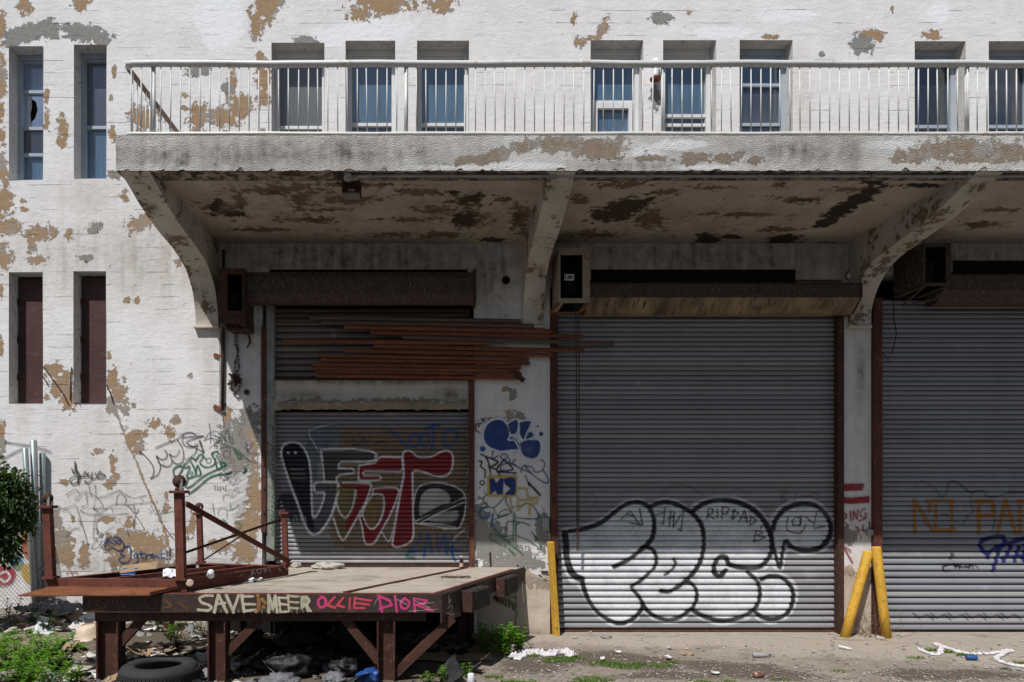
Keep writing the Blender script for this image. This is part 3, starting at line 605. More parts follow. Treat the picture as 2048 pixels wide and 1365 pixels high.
def soffit3d(u, v):
    nz = np.array([mnoise.fractal(Vector((a*2.2, b*2.2, 7)), 1.0, 2.0, 3) for a, b in zip(u, v)])*.006
    px, py = proj(u, v, np.full_like(u, ZS)); deep = np.clip(blob(px, py, SGR)-.45, 0, 1)*.05
    return np.stack([u, v, ZS+nz*.4+np.minimum(deep, .005)], 1)-np.array(can.location)
sf = grid_mesh('soffit', su, sv, soffit3d, M['soffit'], can, maskfn=soffit_mask); sf.data.flip_normals()
# brackets: beams with a curved haunch down the wall
prof = [(2.352, 5.506), (2.1, 5.43), (1.83, 5.345), (1.4, 5.255), (.95, 5.20), (.62, 5.14), (.40, 5.045), (.24, 4.91), (.13, 4.75), (.07, 4.57), (.045, 4.40)]
prof = [(float(a), float(b)) for a, b in Canvas.smooth(prof, k=4)]
for k, (xa, xb) in enumerate(((-3.47, -3.15), (1.18, 1.47), (5.83, 6.12))):
    br = empty('bracket', (xa, 0, 4.37), B); inv = Matrix.Translation(-Vector(br.location)); n = len(prof)
    us_ = np.linspace(xa, xb, 7); V = []; FC = []
    for j, (yy, zz) in enumerate(prof):
        for i, uu in enumerate(us_): V.append((uu, -yy, zz))
    for j in range(n-1):
        for i in range(6): FC.append((j*7+i, j*7+i+1, (j+1)*7+i+1, (j+1)*7+i))
    base = len(V)
    for side in (0, 6):
        b0 = len(V)
        for (yy, zz) in prof: V.append((us_[side], -yy, zz)); V.append((us_[side], -yy if yy > .1 else .004, ZS+.006 if yy > .1 else zz))
        # side faces: between the curve and the soffit / wall
        V[b0:] = []
        for (yy, zz) in prof: V.append((us_[side], -yy, zz))
        top = len(V)
        for (yy, zz) in prof: V.append((us_[side], -min(yy, 2.118) if zz < 5.5 else -yy, ZS+.006))
        for j in range(n-1): FC.append((b0+j, b0+j+1, top+j+1, top+j) if side else (b0+j, top+j, top+j+1, b0+j+1))
        w = len(V); V.append((us_[side], .004, ZS+.006)); V.append((us_[side], .004, prof[-1][1]))
        FC.append((b0+n-1, w+1, w, top+n-1) if side else (b0+n-1, top+n-1, w, w+1))
    b0 = len(V); V += [(xa, -prof[-1][0], prof[-1][1]-.0), (xb, -prof[-1][0], prof[-1][1]), (xb, .004, prof[-1][1]), (xa, .004, prof[-1][1])]; FC.append((b0, b0+3, b0+2, b0+1))
    Vn = [Vector((v[0]+mnoise.noise(Vector(v)*5)*.006, v[1]+mnoise.noise(Vector(v)*7+Vector((3, 1, 2)))*.008*(1 if v[1] < 0 else 0), v[2])) for v in V]
    o = mesh_obj('haunch', [inv @ v for v in Vn], FC, M['bracket'], br)
    rr = np.array([mnoise.fractal(Vector(v)*3.0+Vector((k*9, 0, 0)), 1.0, 2.0, 4) for v in V]); rr = np.clip(rr*.55+.2, 0, .66)
    set_mask(o.data, mask4(rr.astype(np.float32), None, np.clip(rr*.8, 0, 1).astype(np.float32), n=len(V)))
    lp = MB().box((xa-.03, -.075, 4.352), (xb+.01, .003, 4.392)); lp.v = [inv @ v for v in lp.v]; lo_ = lp.build('ledge', M['bracket'], br, bevel=.006); set_mask(lo_.data, np.zeros((len(lo_.data.vertices), 4)))

# conduit under the canopy edge
MB().tube([P(700, 352, 2.28)] + [P(700+(2500-700)*i/20, 352-math.sin(i*1.3)*.6, 2.28) for i in range(1, 21)], .019, 8).build('conduit', M['conduit'], B, True)
cl = MB()
for px_ in (740, 905, 1110, 1300, 1520, 1745, 1935):
    a = P(px_, 352, 2.28); MB().box((a.x-.02, a.y-.028, a.z-.026), (a.x+.02, a.y+.028, ZB+.002)).build('conduit_clip', M['conduit'], B)
# corner guard and cable down the wall
MB().tube([P(447, 500, .05), P(446, 640, .04), P(447, 700, .035), P(445, 820, .035)], .02, 6).build('conduit', M['rust_dark'], B, True)
MB().box((X(440), -.03, Zh(820)), (X(443.5), -.001, Zh(662))).build('corner_guard', M['jamb'], B)
MB().bar(P(428, 710, .01), P(441, 714, .02), .03, .05).build('guard_clip', M['rust_orange'], B)
MB().bar(P(428, 813, .01), P(443, 820, .025), .03, .06).build('guard_clip', M['rust_orange'], B)

# ================================================================== balcony railing
R = empty('balcony_railing', (X(250), -2.2, ZT), B); rinv = Matrix.Translation(-Vector(R.location)); RY = 2.2
rf = F/(DIST-RY); rx = lambda px: (px-PPX)/rf
zt_, zl_ = EYE+(PPY-128)/rf, EYE+(PPY-268.5)/rf; xc = rx(256)
def rfin(m_, nm, mt, **k): m_.v = [rinv @ v for v in m_.v]; return m_.build(nm, mt, R, **k)
def wob(i): return math.sin(i*.9)*.004+math.sin(i*2.3)*.002
rfin(MB().tube([(xc-.02, -RY+.06, zt_-.012), (xc, -RY+.01, zt_)]+[(xc+.06+i*.3, -RY, zt_+wob(i)) for i in range(48)], .036, 12), 'top_rail', M['rail'], smooth=True)
rfin(MB().tube([(xc-.02, -RY+.06, zl_), (xc, -RY+.01, zl_)]+[(xc+.06+i*.3, -RY, zl_+wob(i+4)*.6) for i in range(48)], .024, 10), 'bottom_rail', M['rail'], smooth=True)
rfin(MB().tube([(xc-.02, -RY+.05, zt_-.02), (xc-.01, -1.2, zt_-.01), (xc, -.01, zt_)], .03, 8), 'side_rail', M['rail_rust'], smooth=True)
rfin(MB().tube([(xc-.02, -RY+.05, zl_), (xc, -.01, zl_)], .02, 8), 'side_rail', M['rail_rust'], smooth=True)
bal0 = MB().tube([(0, 0, 0), (0, 0, zt_-zl_)], .0066, 6).build('baluster', M['rail'], None, smooth=True, fix=False)
first = True
def put_bal(x, y):
    global first
    o = bal0 if first else share(bal0)
    first = False; o.parent = R; o.location = rinv @ Vector((x, y, zl_)); o.rotation_euler = (random.gauss(0, .004), random.gauss(0, .006), random.random())
for i in range(118): put_bal(xc+.035+i*.1088, -RY)
for i in range(18): put_bal(xc-.004, -RY+.12+i*.115)
for px_ in (305, 812, 1328, 1938, 2440):
    m_ = MB().tube([(rx(px_), -RY+.03, ZT), (rx(px_), -RY+.03, zt_)], .023, 10).lathe([(.03, ZT), (.034, ZT+.02), (.023, ZT+.035)], (rx(px_), -RY+.03, 0), 10)
    rfin(m_, 'post', M['rail'], smooth=True)

# ================================================================== roller shutters
TP = np.array([0, .05, .10, .16, .24, .34, .50, .66, .80, .90, .95, 1.0]); YP = np.array([-.024, -.022, -.006, .007, .0145, .018, .0175, .0145, .0095, .003, -.012, -.024])
class Shutter:
    def __init__(s, x0, x1, ytop, ybot, yf, pitches, mat, name='roller_shutter', big=None):
        s.x0, s.x1, s.yf, s.rows = x0, x1, yf, []
        s.root = empty(name, P((x0+x1)/2, ybot, yf), B); s.inv = Matrix.Translation(-Vector(s.root.location))
        y = ybot; i = 0; meshes = {}
        while y > ytop:
            p = pitches(y); d = DIST-yf; hz = p*d/F; dy = random.gauss(0, .0012); s.rows.append((y, p, dy))
            key = round(p, 2)
            if key not in meshes:
                V = []; FC = []; L = (x1-x0)*d/F; nb = len(TP)
                for xx in (-L/2, L/2):
                    for t_, o_ in zip(TP, YP): V.append((xx, -o_*hz/.07, t_*hz))
                FC = [(k, k+nb, k+nb+1, k+1) for k in range(nb-1)]
                ob = mesh_obj('slat', V, FC, mat, s.root); meshes[key] = ob
            else: ob = share(meshes[key], s.root)
            base = P((x0+x1)/2, y, yf); ob.location = s.inv @ Vector((base.x+random.gauss(0, .007), base.y-dy, base.z)); ob.rotation_euler.y = random.gauss(0, .0005)
            y -= p; i += 1
        s.top = y
    def add(s, m_, nm, mt, **k): m_.v = [s.inv @ v for v in m_.v]; return m_.build(nm, mt, s.root, **k)
    def vlines(s, ya, yb):
        out = []
        for (y, p, dy) in s.rows:
            if y < ya-p or y-p > yb+p: continue
            out += [y-t*p for t in TP[:-1]]
        return sorted(v for v in out)
    def to3d(s, off=.0028):
        rows = s.rows; ys = np.array([r[0] for r in rows])
        def f(u, v):
            idx = np.clip(np.searchsorted(-ys, -v-1e-6)-1, 0, len(rows)-1); yb = ys[idx]; p = np.array([r[1] for r in rows])[idx]; dy = np.array([r[2] for r in rows])[idx]
            t = np.clip((yb-v)/p, 0, 1); d = DIST-s.yf; o_ = np.interp(t, TP, YP)*(p*d/F/.07)
            co = np.stack([(u-PPX)*d/F, -(s.yf)-o_-dy-off, EYE+(PPY-v)*d/F], 1)
            return co-np.array(s.root.location)
        return f
    def paint(s, cv, name='graffiti', m_=None):
        o = cv.mesh(name, s.to3d(), m_ or M['paint_door'], s.root, vlines=s.vlines(cv.ys[0], cv.ys[-1])); return o

# small shutter behind the dock
s1 = Shutter(552, 938, 824, 1128, -.10, lambda y: 8.45, M['shutter_small'])
s1.add(MB().box(tuple(P(551, 1137, -.09)), tuple(P(938, 1128, -.14))), 'bottom_bar', M['rust_dark'])
# tall shutters
s2 = Shutter(1115, 1673, 626, 1258, -.09, lambda y: 12.6 if y > 1090 else 9.7, M['shutter'])
s2.add(MB().box(tuple(P(1114, 1268, -.07)), tuple(P(1674, 1258.5, -.13))), 'bottom_bar', M['rust_guide'], bevel=.006)
s3 = Shutter(1760, 2310, 600, 1262, -.09, lambda y: 13.2 if y > 1058 else 9.6, M['shutter_b'])
s3.add(MB().box(tuple(P(1759, 1271, -.07)), tuple(P(2310, 1262.5, -.13))), 'bottom_bar', M['rust_guide'], bevel=.006)
# upper shutter over the lintel, its slats slid out sideways
s0 = Shutter(549, 940, 636, 757, -.10, lambda y: 13.0, M['shutter_old'])
for yy in (619, 629, 639):
    s0.add(MB().prism([(-(-.07), Zh(yy)-.034), (.045, Zh(yy)-.02), (.04, Zh(yy)), (.06, Zh(yy)+.03), (.09, Zh(yy)+.034), (.09, Zh(yy)-.034)], 'x', X(531), X(940)), 'slat', M['rust_grey'])
SLID = [(555, 600, 1790, 622, 'rust_grey'), (628, 628, 1865, 650, 'rust_grey'), (755, 655, 1975, 680, 'rust_grey'), (908, 688, 2150, 712, 'rust_grey'), (1095, 715, 2332, 752, 'rust_grey'), (395, 737, 1610, 750, 'rust_grey'), (925, 768, 2160, 794, 'rust_grey'), (750, 793, 1975, 820, 'rust_orange'),
        (605, 822, 1835, 845, 'rust_orange'), (618, 847, 1840, 868, 'rust_orange'), (572, 876, 1790, 892, 'rust_orange'), (566, 897, 1780, 910, 'rust_orange'), (582, 918, 1792, 930, 'rust_orange'), (592, 940, 1800, 955, 'rust_orange')]
for i, (xa, ya, xb, yb, mt) in enumerate(SLID):
    yf_ = .085+.006*(i % 3); a = P(430+xa/2.923, 430+ya/2.923, yf_); b = P(430+xb/2.923, 430+yb/2.923, yf_)
    L = (b-a).length; hh = .030 if i < 8 else .025
    m_ = MB().prism([(.012, -hh), (-.006, -hh*.93), (-.016, -hh*.45), (-.018, 0), (-.016, hh*.45), (-.006, hh*.9), (.004, hh), (.012, hh*.8), (-.004, hh*.5), (-.008, 0), (-.004, -hh*.5)], 'x', 0, L)
    m_.box((-.012, -.021, -hh*.9), (.10+.05*(i % 3), -.0165, hh*.9)) if False else None
    o = m_.build('slat', M[('rust_orange', 'rust_grey', 'rust_orange')[i % 3] if mt == 'rust_grey' and i not in (0, 1, 4) else mt], s0.root); o.location = s0.inv @ a; o.rotation_euler.y = -math.atan2(b.z-a.z, b.x-a.x)
# the bent lowest slat end
s0.add(MB().bar(P(1020, 740, .09), P(1048, 762, .12), .04, .07), 'slat_end', M['rust_dark'])
# guides and jambs
def guide(s, x0, x1, y0, y1, mt, ya=-.06, yb=.10):
    xa, xb = X(x0), X(x1); m_ = MB().box((xa, ya, Zh(y1)), (xa+.012, yb, Zh(y0))).box((xa+.012, ya, Zh(y1)), (xb, ya+.012, Zh(y0))).box((xb-.012, ya+.012, Zh(y1)), (xb, yb, Zh(y0)))
    return s.add(m_, 'guide', M[mt])
guide(s0, 524, 533, 655, 1065, 'rust_guide', -.05, .06); guide(s0, 533.5, 549, 612, 1122, 'jamb', -.02, .12); guide(s1, 938, 948.5, 760, 1136, 'rust_guide', -.04, .12)
guide(s2, 1101, 1114.5, 628, 1266, 'rust_guide', -.05, .12); guide(s2, 1673.5, 1685, 628, 1267, 'rust_dark', -.04, .12); guide(s3, 1743, 1759.5, 598, 1270, 'rust_guide', -.06, .12)
for g_, y0, step, n in ((525, 690, 48, 8), (1103, 660, 56, 11), (1746, 660, 56, 11)):
    for k in range(n):
        a = P(g_+3, y0+k*step, .055); bl = MB().lathe([(.0, .012), (.011, .012), (.013, 0)], (0, 0, 0), 6)
        for q in range(-18, 0): bl.v[q] = Vector((a.x+bl.v[q].x, a.y-bl.v[q].z, a.z+bl.v[q].y))
        bl.build('bolt', M['rust_dark'], B)
# hoods (roll housings)
def hood(s, x0, x1, pts, mt, name='hood', cap=True):
    xa, xb = X(x0), X(x1); return s.add(MB().prism([(-q[0], q[1]) for q in pts], 'x', xa, xb), name, M[mt])
def zy(py, yf): return P(0, py, yf).z
hood(s0, 503, 945, [(-.05, zy(560, 0)), (.30, zy(545, .30)), (.335, zy(556, .33)), (.34, zy(588, .34)), (.31, zy(599, .31)), (.24, zy(608, .24)), (.13, zy(612, .13)), (-.05, zy(610, 0))], 'hood_dark')
s0.add(MB().box((X(944), -.33, zy(609, .2)), (X(950), .02, zy(545, .2))), 'end_plate', M['rust_dark'])
hood(s2, 1165, 1688, [(-.05, zy(577, 0)), (.36, zy(566, .36)), (.38, zy(570, .38)), (.38, zy(594.5, .38)), (.0, zy(594.5, .38)), (-.05, zy(594.5, .38))], 'hood_dark')
hood(s2, 1165, 1688, [(.0, zy(595.2, .38)), (.378, zy(595.2, .38)), (.20, zy(625, .2)), (.14, zy(630, .14)), (.0, zy(630, .05))], 'hood_tan', 'hood_apron')
s2.add(MB().prism([(-.01, zy(594, .38)), (-.395, zy(594, .38)), (-.20, zy(628, .2)), (-.01, zy(632, .05))], 'x', X(1688), X(1691)).box((X(1688), -.395, zy(594, .38)), (X(1691), -.01, zy(566, .38))), 'end_plate', M['rust_dark'])
hood(s3, 1850, 2330, [(-.05, zy(560, 0)), (.36, zy(549, .36)), (.38, zy(552, .38)), (.38, zy(580, .38)), (.0, zy(580, .38)), (-.05, zy(580, .38))], 'hood_dark')
hood(s3, 1850, 2330, [(.0, zy(580.6, .38)), (.378, zy(580.6, .38)), (.22, zy(606, .22)), (.14, zy(613, .14)), (.0, zy(613, .05))], 'hood_dark', 'hood_apron')
# dark slots above the hoods where the masonry was cut away
MB().box((X(1182), -.014, Zh(566)), (X(1590), .05, Zh(540))).build('wall_slot', M['black'], B)
MB().box((X(1905), -.014, Zh(556)), (X(2330), .05, Zh(522))).build('wall_slot', M['black'], B)
MB().box((X(540), -.014, Zh(552)), (X(935), .05, Zh(540))).build('wall_slot', M['black'], B)
MB().box((X(452), -.014, -.02), (X(948), .05, Zh(1150))).build('under_dock_shade', M['black'], B)  # black panel added on the wall, deep shade under the dock as colour
a = P(1012, 561, .006); m_ = MB().lathe([(.0, 0), (.055, 0), (.06, .004)], (0, 0, 0), 12); m_.v = [Vector((a.x+v.x, a.y-v.z, a.z+v.y)) for v in m_.v]; m_.build('pipe_hole', M['black'], B)

def operator_box(s, x0, x1, y0, y1, yf, depth, ox0, ox1, oy0, oy1, mt, inner=True):
    """hollow housing with an open front; pixels on its front plane"""
    A, C = P(x0, y1, yf), P(x1, y0, yf); a, c = P(ox0, oy1, yf), P(ox1, oy0, yf); yb = -yf+depth
    m_ = MB(); w = .012
    m_.box((A.x, -yf, A.z), (a.x, -yf+.015, C.z)).box((c.x, -yf, A.z), (C.x, -yf+.015, C.z)).box((a.x, -yf, c.z), (c.x, -yf+.015, C.z)).box((a.x, -yf, A.z), (c.x, -yf+.015, a.z))
    m_.box((A.x, -yf+.015, A.z), (A.x+w, yb, C.z)).box((C.x-w, -yf+.015, A.z), (C.x, yb, C.z)).box((A.x+w, -yf+.015, C.z-w), (C.x-w, yb, C.z)).box((A.x+w, yb-.01, A.z), (C.x-w, yb, C.z-w))
    m_.box((A.x+w, -yf+.015, A.z), (A.x+w+.06, yb, A.z+w)).box((C.x-w-.05, -yf+.015, A.z), (C.x-w, yb, A.z+w))
    o = s.add(m_, 'operator_box', M[mt])
    s.add(MB().box((A.x+w+.002, yb-.02, A.z+.01), (C.x-w-.002, yb-.012, C.z-w-.002)).box((A.x+w+.001, -yf+.03, A.z+.02), (A.x+w+.006, yb-.02, C.z-w-.002)).box((C.x-w-.006, -yf+.03, A.z+.02), (C.x-w-.001, yb-.02, C.z-w-.002)).box((A.x+w+.006, -yf+.03, C.z-w-.008), (C.x-w-.006, yb-.02, C.z-w-.003)), 'shade_liner', M['black'])  # black sheets added inside; they paint the shade of the open housing
    mm = MB().lathe([(.0, -.1), (.09, -.1), (.10, -.06), (.10, .1), (.06, .13), (0, .13)], (0, 0, 0), 14)
    cx, cz = (A.x+C.x)/2-.02, (A.z+C.z)/2-.05
    mm.v = [Vector((cx+v.x, -yf+.2+v.y, cz+v.z*1.3)) for v in mm.v]; s.add(mm, 'motor', M['black'], smooth=True)
    return cx, cz
M['box_tan'] = mat_rust('tan_box_steel', (.33, .26, .19), (.40, .33, .25), (.15, .08, .045), 7)
operator_box(s0, 437, 489, 537, 648, .46, .46, 455, 484, 549, 622, 'rust_dark')
operator_box(s2, 1117, 1180, 497, 606, .52, .52, 1121, 1165, 510, 597, 'box_tan')
operator_box(s3, 1846, 1902, 487, 572, .60, .6, 1851, 1892, 494, 566, 'hood_dark')
# name plate on the middle operator's motor
a, c = P(1129, 561, .46), P(1148, 549, .46)
s2.add(MB().box((a.x, a.y, a.z), (c.x, a.y+.01, c.z)), 'name_plate', M['frame_white'])
cv = Canvas(1127, 547, 1150, 563, .25).zoom(1129, 549, 1.0)
blk = (.01, .01, .012)
for st_ in ([(2, 2.5), (2, 9), (5, 9)], [(7, 2.5), (7, 9)], [(9, 9), (9, 2.5), (12, 9), (12, 2.5)], [(14, 2.5), (14, 9)], [(17, 2.5), (14.3, 6), (17.2, 9)]): cv.stroke(st_, 1.5, blk, 1, .25, curve=False)
o = cv.mesh('lettering', flat3d(.465), M['paint_wall'], s2.root, step=.5); o.data.transform(Matrix.Translation(-Vector(s2.root.location)))
# tilted lower plates under the operators
s2.add(MB().bar(P(1118, 606, .51), P(1100, 626, .42), .03, .03).bar(P(1100, 627, .42), P(1158, 626, .40), .03, .022).bar(P(1176, 606, .51), P(1158, 625, .40), .03, .03), 'hanger_frame', M['rust_orange'])
s3.add(MB().bar(P(1850, 573, .58), P(1806, 610, .42), .03, .02).bar(P(1806, 611, .42), P(1868, 600, .45), .05, .012).bar(P(1895, 574, .58), P(1868, 600, .45), .04, .02), 'hanger_frame', M['hood_dark'])
s0.add(MB().box(tuple(P(455, 660, .3)), tuple(P(508, 648, .05))), 'drip_plate', M['rust_dark'])

# chain links
def chain(pts, m_, step=.034, r=.0045, w=.011):
    """links as small closed rings along a polyline"""
    P_ = [Vector(p) for p in pts]; out = MB(); acc = 0.0; k = 0
    for p, q in zip(P_[:-1], P_[1:]):
        L = (q-p).length; d = (q-p).normalized(); t = 0.0
        while t < L:
            c = p+d*t; side = d.cross(Vector((0, 1, 0)) if k % 2 == 0 else Vector((1, .2, 0))); side = side.normalized() if side.length > .01 else Vector((1, 0, 0))
            ring = [c+d*(step*.62*math.cos(a))+side*(w*math.sin(a)) for a in [i*math.pi/3 for i in range(7)]]
            out.tube(ring, r, 4, False); t += step; k += 1
    return out
s2.add(chain([P(1152, 612, .3), P(1153, 800, .16), P(1154, 1102, .10)], None), 'hand_chain', M['chain'])
s2.add(chain([P(1158, 612, .3), P(1158, 800, .16), P(1157, 1102, .10)], None), 'hand_chain', M['chain'])
s3.add(MB().tube([P(1786, 600, .2), P(1788, 640, .1), P(1793, 668, .08), P(1786, 700, .06), P(1776, 722, .05), P(1768, 708, .04), P(1745, 698, .07)], .006, 5), 'hanging_wire', M['black'])

# ---- lintel between the two left shutters
lu = np.arange(547, 937.1, 3.0); lv = np.arange(760, 823, 3.0)
def lint3d(u, v):
    p = flat3d(.0)(u, v); p[:, 1] = .005+np.array([mnoise.fractal(Vector((a*.06, b*.06, 1)), 1., 2., 3) for a, b in zip(u, v)])*.006
    inset = (u > 562) & (u < 922) & (v > 774) & (v < 800); p[:, 1] += inset*.02
    nz = np.array([mnoise.fractal(Vector((a*.035, 5, 0)), 1., 2., 5) for a in u]); low = np.clip((v-806)/12, 0, 1)
    brk = np.clip((v-801-nz*6)/4, 0, 1); p[:, 1] -= brk*(.03+.02*nz); p[:, 2] += low*nz*.045
    return p
lin = empty('lintel', (X(742), 0, Zh(822)), B)
o = grid_mesh('lintel_face', lu, lv, lambda u, v: lint3d(u, v)-np.array(lin.location), M['lintel'], lin, maskfn=lambda u, v: mask4(blob(u, v, [(742, 816, 260, 12), (640, 808, 60, 9), (800, 806, 80, 8)]), None, blob(u, v, [(742, 762, 240, 8), (600, 790, 60, 10), (900, 790, 40, 16)]), n=len(u)))
m_ = MB().box((X(547), .03, Zh(817)), (X(936), .12, Zh(759))); m_.v = [v-Vector(lin.location) for v in m_.v]; o = m_.build('lintel_core', M['concrete'], lin)
m_ = MB().box((X(549), -.012, Zh(761)), (X(948), .1, Zh(757))); m_.v = [v-Vector(lin.location) for v in m_.v]; m_.build('angle', M['rust_dark'], lin)
# dark void behind the shutters is the body; sill strip at the door foot
for (x0, x1) in ((1101, 1685), (1744, 2320)): MB().box((X(x0), -.03, -.05), (X(x1), .3, .0075)).build('door_sill', M['concrete'], B)

# bare rendered plinths at the foot of the piers and of the left wall
M['plinth'] = mat_masked('plinth_render', (.47, .40, .33), (.56, .49, .415), (.30, .24, .185), (.37, .30, .23), (.34, .31, .27), (.27, .215, .165), (.6, .55, .5), noise_amp=.6, chips=True)
def plinth(x0, x1, y0, y1, yf_, r):
    u = np.arange(x0, x1+.1, 3.0); v = np.arange(y0, y1+.1, 3.0); u[-1] = x1
    def f(a, b):
        q = flat3d(yf_)(a, b); nz = np.array([mnoise.fractal(Vector((i*.05, j*.05, x0)), 1., 2., 4) for i, j in zip(a, b)]); q[:, 1] += nz*.006; top = np.clip((y0+14-b)/14, 0, 1); q[:, 2] += top*nz*.12; q[:, 1] += top*(yf_-.004)*(b <= y0); return q
    o = grid_mesh('plinth', u, v, f, M['plinth'], B, maskfn=lambda a, b: mask4(blob(a, b, r), None, blob(a, b, [((x0+x1)/2, y1, (x1-x0)*.7, 14)]), n=len(a)))
    a, b = P(x0, y1, yf_), P(x1, y0+12, yf_-.012); MB().box((a.x+.004, -yf_+.012, a.z), (b.x-.004, .02, b.z)).build('plinth_core', M['concrete'], B)
plinth(1033, 1100, 1150, 1272, .03, [(1060, 1158, 34, 14), (1085, 1170, 14, 10)]); plinth(1686, 1742, 1136, 1274, .024, [(1700, 1145, 20, 10)]); plinth(180, 450, 1205, 1285, .02, [(300, 1210, 60, 8)]); plinth(956, 1031, 1180, 1272, .012, [])
# small fittings on the wall
def disc(px_, py_, r, m_, name, par=B, yf=.0, h=.05):
    a = P(px_, py_, yf); q = MB().lathe([(0, h), (r*.7, h), (r, h*.5), (r, 0)], (0, 0, 0), 12); q.v = [Vector((a.x+v.x, a.y-v.z, a.z+v.y)) for v in q.v]; return q.build(name, m_, par, True)
disc(494, 785, .04, M['chain'], 'pulley'); 
MB().box((X(1731), -.05, Zh(1071)), (X(1744), .0, Zh(1059))).build('junction_box', M['conduit'], B, bevel=.006)
MB().box((X(1084), -.03, Zh(1062)), (X(1098), .0, Zh(1036))).build('junction_box', M['conduit'], B, bevel=.005)
# broken vent stub between the balcony windows
MB().tube([P(1311, 120, .06), P(1311, 150, .07), P(1311, 158, .09)], .05, 10).build('vent_stub', M['frame_white'], B, True)
MB().lathe([(.0, .05), (.08, .02), (.075, .0), (.0, .01)], tuple(P(1311, 160, .1)), 10).build('vent_cap', M['rust_orange'], B)
# spalled concrete with bare rods by the lower windows
for pts in ([(88, 735), (110, 765), (128, 790), (136, 808)], [(143, 735), (141, 760), (140, 800)], [(213, 770), (222, 790), (226, 806)], [(85, 752), (96, 770)]): MB().tube([P(x_, y_, .012) for x_, y_ in pts], .008, 5).build('reinforcing_rod', M['rust_dark'], B)
for pts in ([(1042, 1152), (1052, 1160), (1062, 1163), (1068, 1172), (1073, 1168)], [(1035, 1130), (1036, 1148)], [(1082, 1143), (1096, 1145)], [(1078, 1150), (1086, 1158), (1097, 1158)], [(980, 1105), (981, 1132)], [(953, 1120), (954, 1134)]): MB().tube([P(x_, y_, .015) for x_, y_ in pts], .013, 5).build('reinforcing_rod', M['rust_dark'], B)
# ================================================================== graffiti
BLK = (.012, .012, .016); WHT = (.72, .73, .75); RED = (.22, .014, .022); NAVY = (.014, .05, .20); GRN = (.02, .16, .07); BLU = (.02, .10, .32)
# ---- small shutter: the big letter piece
c = Canvas(548, 820, 942, 1132).zoom(500, 800, 3.4133); TAN = (.26, .165, .075)
for k in range(46):                       # tan roller-painted background, streaky along the slats
    y = 195+k*18; x0 = 560+80*mnoise.noise(Vector((k*.7, 0, 0)))+(60 if k < 6 else 0); x1 = 1470+40*mnoise.noise(Vector((k*.6, 4, 0)))
    if y > 930: x0 += (y-930)*.8; x1 -= (y-930)*1.6
    if y > 1010: continue
    c.stroke([(x0, y), ((x0+x1)/2, y+4), (x1, y)], 24, TAN, .42+.35*abs(mnoise.noise(Vector((k*.9, 8, 0)))), 2.0, curve=False)
c.fill([(410, 200), (600, 185), (600, 330), (480, 345), (450, 560), (400, 400)], (.17, .21, .25), .7, 3); c.stroke([(560, 165), (480, 185), (415, 205), (405, 240), (430, 285), (465, 345)], 10, WHT, .6, 1.2)
c.fill([(200, 660), (280, 640), (340, 760), (350, 840), (210, 780)], (.03, .03, .05), .7, 3)
L1 = [(214, 350), (238, 303), (300, 288), (352, 312), (395, 385), (414, 480), (420, 600), (424, 720), (432, 800), (458, 785), (492, 715), (508, 650), (500, 632), (455, 632), (438, 602), (452, 568), (588, 566), (602, 600), (590, 680), (556, 785), (500, 880), (452, 918), (410, 908), (370, 840), (330, 720), (270, 560), (226, 430)]
c.fill(L1, (.085, .095, .115), .95, .6); c.fill([(222, 345), (245, 310), (300, 297), (350, 322), (390, 390), (410, 500), (416, 640), (420, 760), (440, 880), (410, 880), (372, 800), (330, 690), (275, 555), (235, 430)], BLK, .96, 1.0)
c.fill([(470, 590), (570, 585), (575, 640), (540, 760), (480, 860), (450, 880), (470, 800), (520, 690), (530, 620), (480, 615)], (.10, .10, .10), .9, 1.0)
c.stroke(L1, 17, WHT, .95, .7, True)
F2 = [(484, 340), (700, 336), (826, 350), (864, 372), (856, 410), (800, 424), (622, 424), (606, 440), (606, 468), (700, 470), (712, 484), (706, 502), (612, 512), (592, 536), (590, 562), (508, 560), (500, 470)]
c.fill(F2, (.075, .072, .066), .95, .6, False); c.stroke(F2, 15, WHT, .92, .7, True, False)
FR = [(744, 450), (852, 430), (880, 398), (905, 390), (1040, 394), (1044, 480), (1020, 490), (782, 486), (772, 502), (778, 516), (880, 516), (896, 530), (888, 548), (780, 552), (740, 546)]
c.fill(FR, RED, .95, .6, False); c.stroke(FR, 13, WHT, .92, .7, True, False)
c.fill([(600, 600), (720, 600), (735, 660), (700, 740), (660, 800), (615, 780), (592, 710)], (.20, .16, .07), .9, 1.5)
V1 = [(634, 566), (800, 570), (826, 582), (818, 625), (790, 700), (740, 790), (684, 890), (642, 955), (612, 930), (590, 870), (570, 805)]
c.fill([(570, 805), (650, 810), (700, 740), (780, 640), (800, 690), (740, 790), (684, 890), (642, 955), (612, 930)], (.15, .12, .055), .9, 1.0)
c.fill([(642, 576), (800, 578), (818, 590), (808, 640), (780, 700), (740, 780), (694, 880), (664, 890), (650, 850), (715, 720), (735, 640), (716, 608), (642, 602)], RED, .95, .6); c.stroke(V1, 14, WHT, .9, .7)
c.stroke([(604, 630), (590, 700), (622, 782), (660, 802), (700, 730), (722, 620)], 13, WHT, .9, .7)
U2 = [(838, 606), (1004, 604), (1000, 680), (960, 780), (900, 890), (852, 972), (802, 986), (780, 960), (764, 860), (746, 802)]
c.fill(U2+[(770, 790), (804, 862), (842, 880), (890, 820), (916, 730), (906, 650), (838, 642)], RED, .95, .6); c.stroke(U2, 13, WHT, .92, .7)
c.fill([(810, 680), (850, 655), (870, 740), (850, 840), (820, 860), (790, 800)], (.24, .15, .06), .9, 1.5); c.stroke([(752, 800), (775, 760), (800, 700), (830, 660), (842, 610)], 12, WHT, .9, .7); c.stroke([(770, 790), (804, 862), (842, 882), (890, 822), (915, 730), (905, 650), (840, 644)], 13, WHT, .9, .7)
